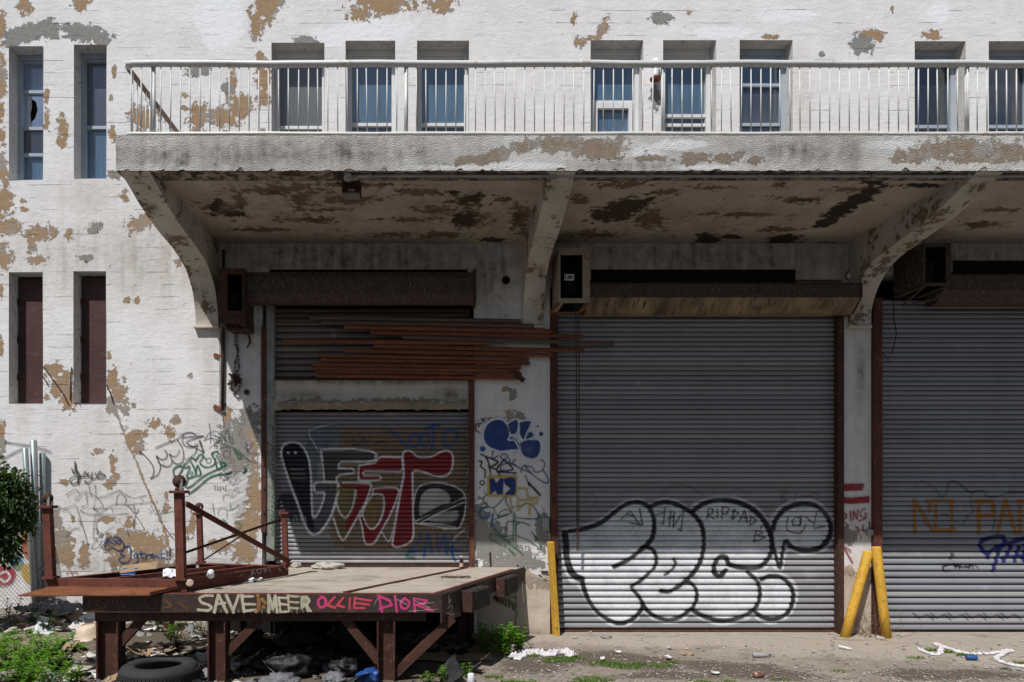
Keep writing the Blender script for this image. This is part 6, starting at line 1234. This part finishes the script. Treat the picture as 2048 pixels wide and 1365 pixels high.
for k in range(n):
    for sg in (1, -1):
        s0_ = k*step-(hgt if sg > 0 else 0); pts = []
        for z in (0, hgt):
            s = s0_+(z if sg > 0 else hgt-z); pts.append([s, z+fz0])
        (sa, za), (sb, zb) = pts
        if sg < 0: sa, sb = k*step, k*step-hgt
        lo, hi = 0.0, Lf
        if max(sa, sb) < lo or min(sa, sb) > hi: continue
        def clip(s1, z1, s2, z2, v): t = (v-s1)/(s2-s1); return v, z1+(z2-z1)*t
        if sa < lo: sa, za = clip(sa, za, sb, zb, lo)
        if sb < lo: sb, zb = clip(sa, za, sb, zb, lo)
        if sa > hi: sa, za = clip(sa, za, sb, zb, hi)
        if sb > hi: sb, zb = clip(sa, za, sb, zb, hi)
        ms.tube([fpt(sa, za)+Vector((.002*sg, 0, 0)), fpt(sb, zb)+Vector((.002*sg, 0, 0))], .0022, 3, False)
tag(ffin(ms, 'wire_mesh', 'wire', fix=False), kind='stuff')
ffin(MB().tube([fpt(0, fz1), fpt(Lf, fz1)], .004, 5), 'tension_wire', 'wire')

# ---- stones, rubble and litter
def rock(seed, r, flat=.65, sub=2, rough=.35):
    bm = bmesh.new(); bmesh.ops.create_icosphere(bm, subdivisions=sub, radius=1.0)
    for v in bm.verts:
        n = v.co.normalized(); k = 1+rough*mnoise.fractal(n*1.3+Vector((seed*3.7, seed, 0)), 1., 2., 3); v.co = Vector((n.x*k*r, n.y*k*r*.85, n.z*k*r*flat))
    me = bpy.data.meshes.new('rock'); bm.to_mesh(me); bm.free(); return me
def thing_rock(px_, py_, r, label, m_, name='stone', flat=.6, sx=1.0, group=None, z=None, rough=.35, cat='stone'):
    p = on(px_, py_) if z is None else G(px_, py_, z); me = rock(px_*.13, r, flat, 3, rough*1.6); me.materials.append(m_); o = link(bpy.data.objects.new(name, me)); o.scale.x = sx
    o.location = p+Vector((0, 0, r*flat*.62)); o.rotation_euler.z = random.uniform(-.4, .4); tag(o, label, cat, group); return o
M['stone_tan'] = mat_simple('tan_stone', (.36, .27, .19), (.28, .20, .14), 9, .9, 0, .5, .2); M['stone_grey'] = mat_simple('grey_stone', (.30, .28, .26), (.20, .19, .175), 9, .9, 0, .5, .2); M['stone_pale'] = mat_simple('pale_concrete_chunk', (.50, .46, .41), (.40, .36, .32), 11, .95, 0, .7, .2)
M['brick'] = mat_simple('broken_brick', (.36, .13, .07), (.26, .09, .05), 9, .9, 0, .5, .2)
thing_rock(655, 1137, .165, 'pale broken concrete chunk on the dock before the lettered shutter', M['stone_pale'], 'concrete_chunk', .34, 1.15, z=DZ+.005)
thing_rock(592, 1135, .07, 'rough pale rubble piece at the dock end of the rusty rack', M['stone_pale'], 'concrete_chunk', .6, z=DZ+.005)
thing_rock(60, 1292, .10, 'tan rock among the green weeds', M['stone_tan'], 'rock', .7); thing_rock(148, 1300, .09, 'pale grey rock leaning beside the beige bowl', M['stone_grey'], 'rock', .8)
thing_rock(282, 1282, .13, 'rounded grey boulder beside the first dock brace', M['stone_grey'], 'boulder', .6); thing_rock(125, 1342, .12, 'dark round lump of rubble in front of the weeds', M['rubber'], 'rubble_lump', .7); thing_rock(25, 1360, .11, 'grey blue stone at the edge of the weeds', M['stone_grey'], 'rock', .6)
thing_rock(1762, 1280, .05, 'small pale stone at the foot of the right bollard', M['stone_pale'], 'stone', .6); thing_rock(2010, 1340, .05, 'grey stone in the gravel beside the twisted rag', M['stone_grey'], 'stone', .6); thing_rock(1800, 1272, .045, 'flat pale stone under the right shutter bar', M['stone_pale'], 'stone', .4)
thing_rock(1212, 1276, .07, 'flat dark cobble in front of the silver lettered shutter', M['stone_grey'], 'stone', .35); thing_rock(1375, 1310, .08, 'wide flat stone lying in the dirt before the tall shutter', M['stone_tan'], 'stone', .3)
thing_rock(195, 1262, .12, 'crushed brown paper heap behind the beige bowl', M['stone_tan'], 'paper_heap', .55, cat='litter', rough=.7)
# gravel and rubble nobody could count
def scatter(name, n, area, rmin, rmax, m_, label, dens=None, cat='gravel', flat=(.4, .8)):
    base = rock(3.3, 1.0, .7, 1, .5); bv = np.array([tuple(v.co) for v in base.vertices]); bf = [tuple(p.vertices) for p in base.polygons]; V = []; FC = []; k = 0; tries = 0
    while k < n and tries < n*12:
        tries += 1; px_, py_ = random.uniform(area[0], area[1]), random.uniform(area[2], area[3])
        if dens is not None and random.random() > dens(px_, py_): continue
        p = on(px_, py_); r = rmin*(rmax/rmin)**(random.random()**2.2); a = random.uniform(0, 6.28); c_, s_ = math.cos(a), math.sin(a); w = bv*np.array([1, random.uniform(.6, 1), random.uniform(*flat)])*r
        w = np.stack([w[:, 0]*c_-w[:, 1]*s_, w[:, 0]*s_+w[:, 1]*c_, w[:, 2]], 1)+np.array([p.x, p.y, p.z+r*.25]); b0 = len(V); V += w.tolist(); FC += [tuple(i+b0 for i in f) for f in bf]; k += 1
    o = mesh_obj(name, V, FC, m_); tag(o, label, cat, None, 'stuff'); bpy.data.meshes.remove(base); return o
scatter('gravel', 2600, (1000, 2060, 1285, 1385), .006, .03, M['stone_grey'], 'loose grey gravel over the dirt yard', lambda x, y: .15+.85*(y-1285)/80)
scatter('pale_gravel', 1700, (1000, 2060, 1274, 1385), .006, .028, M['stone_pale'], 'pale gravel and grit scattered over the yard', lambda x, y: .25+.75*(y-1278)/90)
scatter('rubble', 1500, (-30, 480, 1225, 1385), .014, .075, M['stone_pale'], 'pale rubble spread over the bank on the left', cat='rubble'); scatter('earth_clods', 800, (-30, 700, 1230, 1390), .012, .045, M['stone_tan'], 'brown earth clods and rubble below the dock', cat='rubble')
scatter('brick_rubble', 60, (60, 330, 1240, 1360), .012, .05, M['brick'], 'red brick crumbs in the rubble bank', cat='rubble')

# sheets, cloth and bags
def sheet(p, w, d, label, m_, name, cat, rz=0.0, tilt=(0, 0), amp=.01, nx=14, ny=10, thick=.004, curl=0.0, seed=0, group=None, lift=.006, parent=None, cut=None):
    V = []; FC = []
    for j in range(ny):
        for i in range(nx):
            u, v = i/(nx-1)-.5, j/(ny-1)-.5; q = Vector((u*w, v*d, amp*mnoise.fractal(Vector((u*5+seed, v*5, seed)), 1., 2., 3)+curl*(u*u*4)*.5+curl*max(0, v)*.6))
            q.x += .04*w*mnoise.noise(Vector((v*6, seed, 1))); q.y += .05*d*mnoise.noise(Vector((u*6, seed, 4))); V.append(q)
    n = nx*ny; ok = lambda i, j: cut is None or not cut(i/(nx-1)-.5, j/(ny-1)-.5)
    for j in range(ny-1):
        for i in range(nx-1):
            if ok(i, j): FC.append((j*nx+i, j*nx+i+1, (j+1)*nx+i+1, (j+1)*nx+i))
    o = mesh_obj(name, V, FC, m_, parent, True); o.location = Vector(p)+Vector((0, 0, lift+abs(tilt[0])*d*.5+abs(tilt[1])*w*.5+amp)); o.rotation_euler = (tilt[0], tilt[1], rz)
    sol = o.modifiers.new('thickness', 'SOLIDIFY'); sol.thickness = thick; tag(o, label, cat, group); return o
M['card'] = mat_simple('cardboard', (.34, .24, .15), (.27, .19, .12), 5, .9, 0, .2, .2); M['card_grey'] = mat_simple('wet_cardboard', (.17, .14, .115), (.12, .10, .085), 5, .85, 0, .3, .2); M['foam'] = mat_simple('white_foam', (.74, .76, .80), (.66, .68, .72), 7, .7, 0, .2, .3); M['cloth'] = mat_simple('white_cloth', (.74, .71, .74), (.60, .57, .60), 16, .9, 0, .9, .2, bd=.02, fine=40)
M['paper'] = mat_simple('paper_scrap', (.72, .71, .69), (.6, .59, .57), 9, .9, 0, .1, .2); M['bag_black'] = mat_simple('black_plastic', (.012, .012, .014), (.02, .02, .022), 6, .42, 0, .8, .35, bd=.02); M['bag_blue'] = mat_simple('blue_plastic', (.015, .06, .24), (.02, .09, .30), 6, .42, 0, .6, .4, bd=.02); M['bag_grey'] = mat_simple('grey_plastic_sheet', (.20, .205, .215), (.12, .125, .135), 6, .5, 0, .8, .4, bd=.02)
M['plastic_beige'] = mat_simple('beige_plastic', (.68, .56, .43), (.62, .50, .38), 4, .4, 0, .05, .4); M['tyre'] = mat_simple('tyre_rubber', (.028, .027, .028), (.04, .039, .04), 8, .8, 0, .3, .3)
M['label_white'] = mat_simple('bottle_label', (.62, .58, .52), (.5, .1, .08), 30, .6, 0, .02); M['bottle_glass'] = mat_simple('brown_glass', (.02, .008, .005), (.03, .012, .006), 5, .08, 0, .02, .8)
M['can'] = mat_simple('drink_can', (.40, .42, .36), (.42, .10, .06), 22, .35, .6, .1, .5); M['pet'] = mat_simple('clear_plastic_bottle', (.38, .38, .37), (.30, .32, .34), 12, .15, 0, .1, .6)
sheet(on(450, 1300), .9, .55, 'grey flattened cardboard sheet on the ground between the dock legs', M['card_grey'], 'cardboard_sheet', 'cardboard', .2, (0, .03), .02, seed=2)
sheet(on(905, 1318), .95, .34, 'tan cardboard sheet lying beside the dock leg under the angled end', M['card'], 'cardboard_sheet', 'cardboard', -.05, (.03, 0), .015, seed=5, curl=.03)
sheet(on(840, 1300), .5, .3, 'dim cardboard flap further back under the dock', M['card_grey'], 'cardboard_flap', 'cardboard', .4, (.25, .1), .02, seed=7)
sheet(on(102, 1283), .34, .3, 'curved white foam shard stuck in the weeds', M['foam'], 'foam_shard', 'foam', .5, (.65, .35), .012, thick=.02, seed=3, cut=lambda u, v: v > .35-.9*abs(u+.1) and u > 0)
for k, (px_, py_, w) in enumerate(((115, 1235, .55), (150, 1228, .42), (70, 1240, .4), (175, 1226, .5))):
    sheet(on(px_, py_), w, .34, 'crumpled blue grey plastic sheeting piled against the wall behind the rack', M['bag_grey'], 'plastic_sheeting', 'plastic sheet', k*.7, (.25, .1), .07, seed=11+k, nx=20, ny=16, group='plastic sheeting by the wall')
sheet(on(190, 1345), .5, .35, 'torn beige packaging spread in the rubble left of the first dock leg', M['stone_pale'], 'packaging', 'packaging', .3, (.04, .04), .04, seed=21, nx=20, ny=14)
sheet(on(210, 1290), .4, .26, 'pale cardboard scrap tucked beside the first dock leg', M['stone_pale'], 'cardboard_scrap', 'cardboard', -.4, (.3, -.2), .03, seed=25)
def bag(px_, py_, r, label, m_, name, cat='bag', flat=.6, group=None, seed=0):
    bm = bmesh.new(); bmesh.ops.create_icosphere(bm, subdivisions=4, radius=1.0)
    for v in bm.verts:
        n = v.co.normalized(); k = 1+.35*mnoise.fractal(n*1.4+Vector((seed, 0, 2)), 1., 2., 3)-.30*abs(mnoise.fractal(n*3.4+Vector((0, seed, 0)), .8, 2., 5)); v.co = Vector((n.x*k*r, n.y*k*r*.8, n.z*k*r*flat))
    me = bpy.data.meshes.new(name); bm.to_mesh(me); bm.free(); me.materials.append(m_); me.polygons.foreach_set('use_smooth', [True]*len(me.polygons))
    o = link(bpy.data.objects.new(name, me)); o.location = on(px_, py_)+Vector((0, 0, r*flat*.75)); o.rotation_euler.z = seed; tag(o, label, cat, group); return o
for k, (px_, py_, r) in enumerate(((585, 1352, .28), (640, 1335, .25), (540, 1340, .24), (690, 1350, .2), (600, 1305, .32), (700, 1300, .34), (820, 1300, .3), (500, 1310, .3))):
    bag(px_, py_, r, 'crumpled black garbage bag in the dark under the dock', M['bag_black'], 'garbage_bag', group='black garbage bags under the dock', seed=k*1.7)
bag(738, 1366, .15, 'bright blue plastic bag left of the third dock leg', M['bag_blue'], 'plastic_bag', seed=4.4)
bag(668, 1372, .16, 'crumpled grey plastic wrap in front of the black bags', M['bag_grey'], 'plastic_wrap', 'plastic', .5, seed=8.1); bag(560, 1376, .22, 'long grey plastic sheet crumpled before the second dock leg', M['bag_grey'], 'plastic_wrap', 'plastic', .4, seed=9.4)
def rag(pts, w, label, m_, name='white_rag', seed=0.0, h=.05, n=90, m2=14):
    """twisted, bunched strip of cloth along a ground path"""
    pts = [Vector(p) for p in pts]; path = [Vector(p) for p in Canvas.smooth([tuple(p) for p in pts], k=12)]; L = len(path); V = []; FC = []; o0 = path[0].copy()
    for i in range(n):
        f = i/(n-1)*(L-1); a = int(min(f, L-2)); c0 = path[a].lerp(path[a+1], f-a); d = (path[min(a+2, L-1)]-path[max(a-1, 0)]); d.z = 0; d.normalize(); s = Vector((-d.y, d.x, 0))
        ww = w*(.55+.75*abs(mnoise.noise(Vector((i*.13, seed, 0)))))*(1 if 3 < i < n-4 else .5)
        for j in range(m2):
            t = j/(m2-1)-.5; hz = h*(.15+.95*abs(mnoise.fractal(Vector((i*.19, t*5.0, seed)), 1., 2., 3)))*(1-abs(2*t)**4)
            q = c0+s*(t*ww+.25*ww*mnoise.noise(Vector((i*.2, t*3, seed+5))))+d*(.4*w*mnoise.noise(Vector((i*.17, t*5, seed+9)))); q.z = gz(q.x, q.y)+.006+hz; V.append(q-o0)
    for i in range(n-1):
        for j in range(m2-1): FC.append((i*m2+j, i*m2+j+1, (i+1)*m2+j+1, (i+1)*m2+j))
    o = mesh_obj(name, V, FC, m_, None, True); o.location = o0; sol = o.modifiers.new('thickness', 'SOLIDIFY'); sol.thickness = .005; tag(o, label, 'cloth'); return o
rag([on(1024, 1320), on(1062, 1308), on(1095, 1312), on(1125, 1306), on(1148, 1316)], .20, 'bunched white cloth lying on the grass beside the bright green weed', M['cloth'], seed=1.0, h=.085)
rag([on(1836, 1300), on(1872, 1312), on(1882, 1298), on(1870, 1290), on(1925, 1308), on(1965, 1310)], .075, 'twisted white rag in a loop on the concrete before the right shutter', M['cloth'], seed=4.0, h=.04, n=120, m2=9)
rag([on(1968, 1311), on(2000, 1306), on(2020, 1304), on(1992, 1318), on(2015, 1330), on(2065, 1338)], .07, 'second twisted white rag trailing off past the blue crushed can', M['cloth'], seed=7.0, h=.04, n=110, m2=9)
for k, (px_, py_, w, lab) in enumerate(((1236, 1308, .07, 'folded white paper scrap standing in the dirt'), (1336, 1320, .13, 'white plastic cutlery wrapper in the dirt before the tall shutter'), (1340, 1300, .09, 'small pale wrapper near the tall shutter foot'), (1150, 1278, .08, 'thin white paper strip at the shutter foot'), (1180, 1268, .05, 'white paper ball under the silver shutter bar'), (1205, 1322, .1, 'pale scrap half covered by grass'), (1690, 1300, .16, 'long white straw wrapper on the concrete apron'), (1430, 1350, .09, 'flat pale scrap beside the dark puddle stain'))):
    sheet(on(px_, py_), w, w*.5 if 'long' not in lab else .03, lab, M['paper'], 'paper_scrap', 'litter', k*.9, (.25 if k < 2 else .08, .1), .012, 8, 6, .002, .02, k*3)
tag(scatter('paper_bits', 320, (-20, 420, 1235, 1385), .008, .03, M['paper'], 'white paper and plastic bits strewn over the rubble bank', cat='litter', flat=(.1, .3)), kind='stuff'); scatter('litter_bits', 120, (1000, 2060, 1275, 1385), .006, .016, M['paper'], 'tiny white litter bits over the yard', cat='litter', flat=(.1, .3))
scatter('dry_leaves', 90, (60, 330, 1240, 1370), .015, .035, M['brick'], 'orange brown dry leaves in the rubble', cat='leaves', flat=(.1, .25))
def scraps(name, n, area, rmin, rmax, m_, label, cat='litter'):
    V = []; FC = []
    for k in range(n):
        p = on(random.uniform(area[0], area[1]), random.uniform(area[2], area[3])); r = rmin*(rmax/rmin)**(random.random()**1.6); a = random.uniform(0, 6.28); ca, sa = math.cos(a), math.sin(a); asp = random.uniform(.3, .9); tx, ty = random.gauss(0, .3), random.gauss(0, .35); b0 = len(V)
        for j in range(4):
            for i in range(4):
                u, v = (i/1.5-1)*r, (j/1.5-1)*r*asp; u += random.gauss(0, .12*r); v += random.gauss(0, .12*r); z = .012+u*tx+v*ty+random.gauss(0, .13*r)+(abs(tx)+abs(ty)*asp)*r*.75; V.append((p.x+u*ca-v*sa, p.y+u*sa+v*ca, p.z+z))
        for j in range(3):
            for i in range(3):
                if random.random() < .94: FC.append((b0+j*4+i, b0+j*4+i+1, b0+j*4+i+5, b0+j*4+i+4))
    return tag(mesh_obj(name, V, FC, m_, None, True), label, cat, None, 'stuff')
LA = (-40, 470, 1222, 1385)
scraps('pale_scraps', 190, LA, .025, .11, M['paper'], 'crumpled pale paper and foam scraps over the rubble bank'); scraps('tan_scraps', 200, LA, .025, .13, M['card'], 'torn brown cardboard scraps over the rubble bank'); scraps('grey_scraps', 210, (-40, 700, 1222, 1385), .03, .16, M['bag_grey'], 'crumpled grey plastic scraps over the rubble bank and under the dock'); scraps('dark_scraps', 90, (250, 960, 1280, 1385), .04, .16, M['bag_black'], 'torn black plastic scraps on the ground below the dock')
# tyre
T = empty('tyre', on(322, 1352)+Vector((0, 0, .005))); T.location = Vector((-2.98, -2.5, gz(-2.98, -2.5))); tag(T, 'worn black tyre lying flat between the first two dock legs', 'tyre')
MB().lathe([(.225, .025), (.25, .0), (.33, .0), (.375, .02), (.395, .06), (.395, .16), (.375, .20), (.33, .222), (.25, .218), (.225, .19), (.235, .17), (.30, .17), (.34, .14), (.34, .08), (.30, .05), (.235, .05), (.225, .025)], (0, 0, 0), 64).build('carcass', M['tyre'], T, True)
tr = MB()
for k in range(64):
    a = k*2*math.pi/64; c_, s_ = math.cos(a), math.sin(a)
    for (z0, z1) in ((.055, .105), (.115, .165)):
        b = a+(.02 if z0 > .1 else 0); c_, s_ = math.cos(b), math.sin(b); p = Vector((c_*.397, s_*.397, z0)); q = Vector((c_*.397, s_*.397, z1)); tr.bar(p, q, .026, .012, (c_, s_, 0))
tag(tr.build('tread', M['tyre'], T), kind='stuff')
# bowl, bottle, cans, cups
bp = on(176, 1277); o = MB().lathe([(0, .155), (.085, .155), (.095, .148), (.10, .150), (.105, .145), (.14, .08), (.165, .012), (.178, .004), (.176, .0), (.16, .004), (.13, .08), (.09, .14), (0, .146)], (0, 0, 0), 36).build('bowl', M['plastic_beige'], None, True); o.location = bp; o.rotation_euler = (.12, -.1, 0); tag(o, 'upturned beige plastic bowl on the rubble bank', 'bowl')
o = empty('beer_bottle', G(923, 1137, DZ+.003)); tag(o, 'brown glass bottle with white label on the dock by the shutter guide', 'bottle')
MB().lathe([(0, 0), (.026, 0), (.029, .006), (.029, .095), (.024, .115), (.012, .135), (.0105, .16), (.0125, .163), (.0125, .172), (0, .172)], (0, 0, 0), 18).build('glass', M['bottle_glass'], o, True); MB().lathe([(.0297, .022), (.0297, .075)], (0, 0, 0), 18).build('label', M['label_white'], o, True); MB().lathe([(.0131, .155), (.0131, .174), (0, .175)], (0, 0, 0), 12).build('cap', M['foam'], o, True)
def lying(px_, py_, prof, label, m_, name, cat, rz, group=None):
    o = MB().lathe(prof, (0, 0, 0), 16).build(name, m_, None, True); r = max(p[0] for p in prof); o.location = on(px_, py_)+Vector((0, 0, r+.003)); o.rotation_euler = (math.pi/2, .1, rz); tag(o, label, cat, group); return o
lying(1508, 1357, [(0, 0), (.028, .0), (.034, .012), (.034, .12), (.027, .135), (.024, .132), (0, .130)], 'dented drink can lying on the dirt in front of the tall shutter', M['can'], 'drink_can', 'can', 1.9)
o = lying(1506, 1316, [(0, 0), (.03, .0), (.032, .01), (.03, .06), (.032, .11), (.026, .15), (.013, .175), (.013, .19)], 'clear crushed plastic bottle with blue cap on the apron', M['pet'], 'plastic_bottle', 'bottle', 1.5); MB().lathe([(.015, .186), (.015, .206), (0, .207)], (0, 0, 0), 12).build('cap', M['bag_blue'], o, True)
lying(1932, 1321, [(0, 0), (.026, .0), (.034, .012), (.028, .05), (.034, .10), (.026, .115), (0, .113)], 'crushed blue drink can between the two twisted rags', M['bag_blue'], 'drink_can', 'can', 1.3)
o = MB().lathe([(.042, .0), (.044, .004), (.034, .085), (.03, .09), (0, .09)], (0, 0, 0), 18).build('foam_cup', M['foam'], None, True); o.location = on(942, 1364); tag(o, 'upturned white foam cup on the ground below the dock end', 'cup')
# litter in the rack and on the dock
sheet(G(280, 1150, CT-.05), .42, .22, 'tan cardboard carton flap lying in the rusty rack', M['card'], 'carton_flap', 'cardboard', .25, (.3, -.1), .01, seed=31, lift=.03); sheet(G(258, 1152, CT-.05), .17, .14, 'blue board scrap leaning in the rusty rack', M['bag_blue'], 'board_scrap', 'litter', .1, (.5, 0), .006, seed=32, lift=.01)
sheet(G(345, 1160, CT-.04), .20, .16, 'crumpled white plastic scrap in the rack beside its tall post', M['foam'], 'plastic_scrap', 'litter', .4, (.5, .1), .03, seed=33, lift=.0)
o = MB().lathe([(.040, .0), (.043, .004), (.033, .085), (.03, .09), (0, .09)], (0, 0, 0), 18).build('paper_cup', M['foam'], None, True); o.location = Vector((B_.x+.24, B_.y+.22, CT+.02)); o.rotation_euler = (.9, .5, 0); tag(o, 'crushed white paper cup caught on the side beam of the rack', 'cup')
o = MB().lathe([(0, .004), (.035, .004), (.04, .0), (.04, .012), (.03, .014), (0, .014)], (0, 0, 0), 16).build('tin_lid', M['plastic_beige'], None, True); o.location = Vector((B_.x+.10, B_.y-.03, CT-.03)); o.rotation_euler = (1.45, 0, .5); tag(o, 'round tin tag hanging on the tall rack post', 'tag')
for k, (px_, py_, r) in enumerate(((507, 1163, .05), (520, 1160, .03), (498, 1166, .035))):
    me = rock(k+40, r, .5, 3, .8); me.materials.append(M['foam']); o = link(bpy.data.objects.new('tissue_ball', me)); o.location = G(px_, py_, DZ+.003)+Vector((0, 0, r*.35)); tag(o, 'crumpled white tissue on the deck beside the rack beam', 'litter', 'tissues on the deck')
o = empty('twig_pile', G(915, 1156, DZ+.003)); tag(o, 'small heap of dark twigs on the deck near the angled edge', 'twigs'); tw = MB()
for k in range(46):
    a = random.uniform(0, 3.14); p = Vector((random.gauss(0, .10), random.gauss(0, .025), .004+random.random()*.02)); d = Vector((math.cos(a), math.sin(a)*.6, random.gauss(0, .12)))*random.uniform(.02, .06); tw.tube([p-d, p+d], .0028, 4)
tag(tw.build('twigs', M['chain'], o, fix=False), kind='stuff')
# dry creeper round the bollards
o = empty('dry_creeper', G(1752, 1276)); tag(o, 'leafless brown creeper tangled round the foot of the leaning bollards', 'plant'); cr = MB()
for k in range(26):
    a = Vector((random.gauss(-.02, .18), random.uniform(-.05, .22), -.01)); pts = [a]
    for j in range(7): a = a+Vector((random.gauss(.0, .05), random.gauss(0, .03), random.uniform(.01, .12))); pts.append(a)
    cr.tube([q for q in pts], [.004-.0004*j for j in range(8)], 4, False)
tag(cr.build('stems', M['twig'], o, fix=False), kind='stuff')
o = MB().tube([on(128, 1318)+Vector((0, 0, .03)), on(150, 1312)+Vector((0, 0, .1)), on(170, 1325)+Vector((0, 0, .1)), on(188, 1345)+Vector((0, 0, .02))], .006, 5).build('dry_stalk', M['twig'], None, True); tag(o, 'thin dry bent stalk over the beige packaging', 'twig')
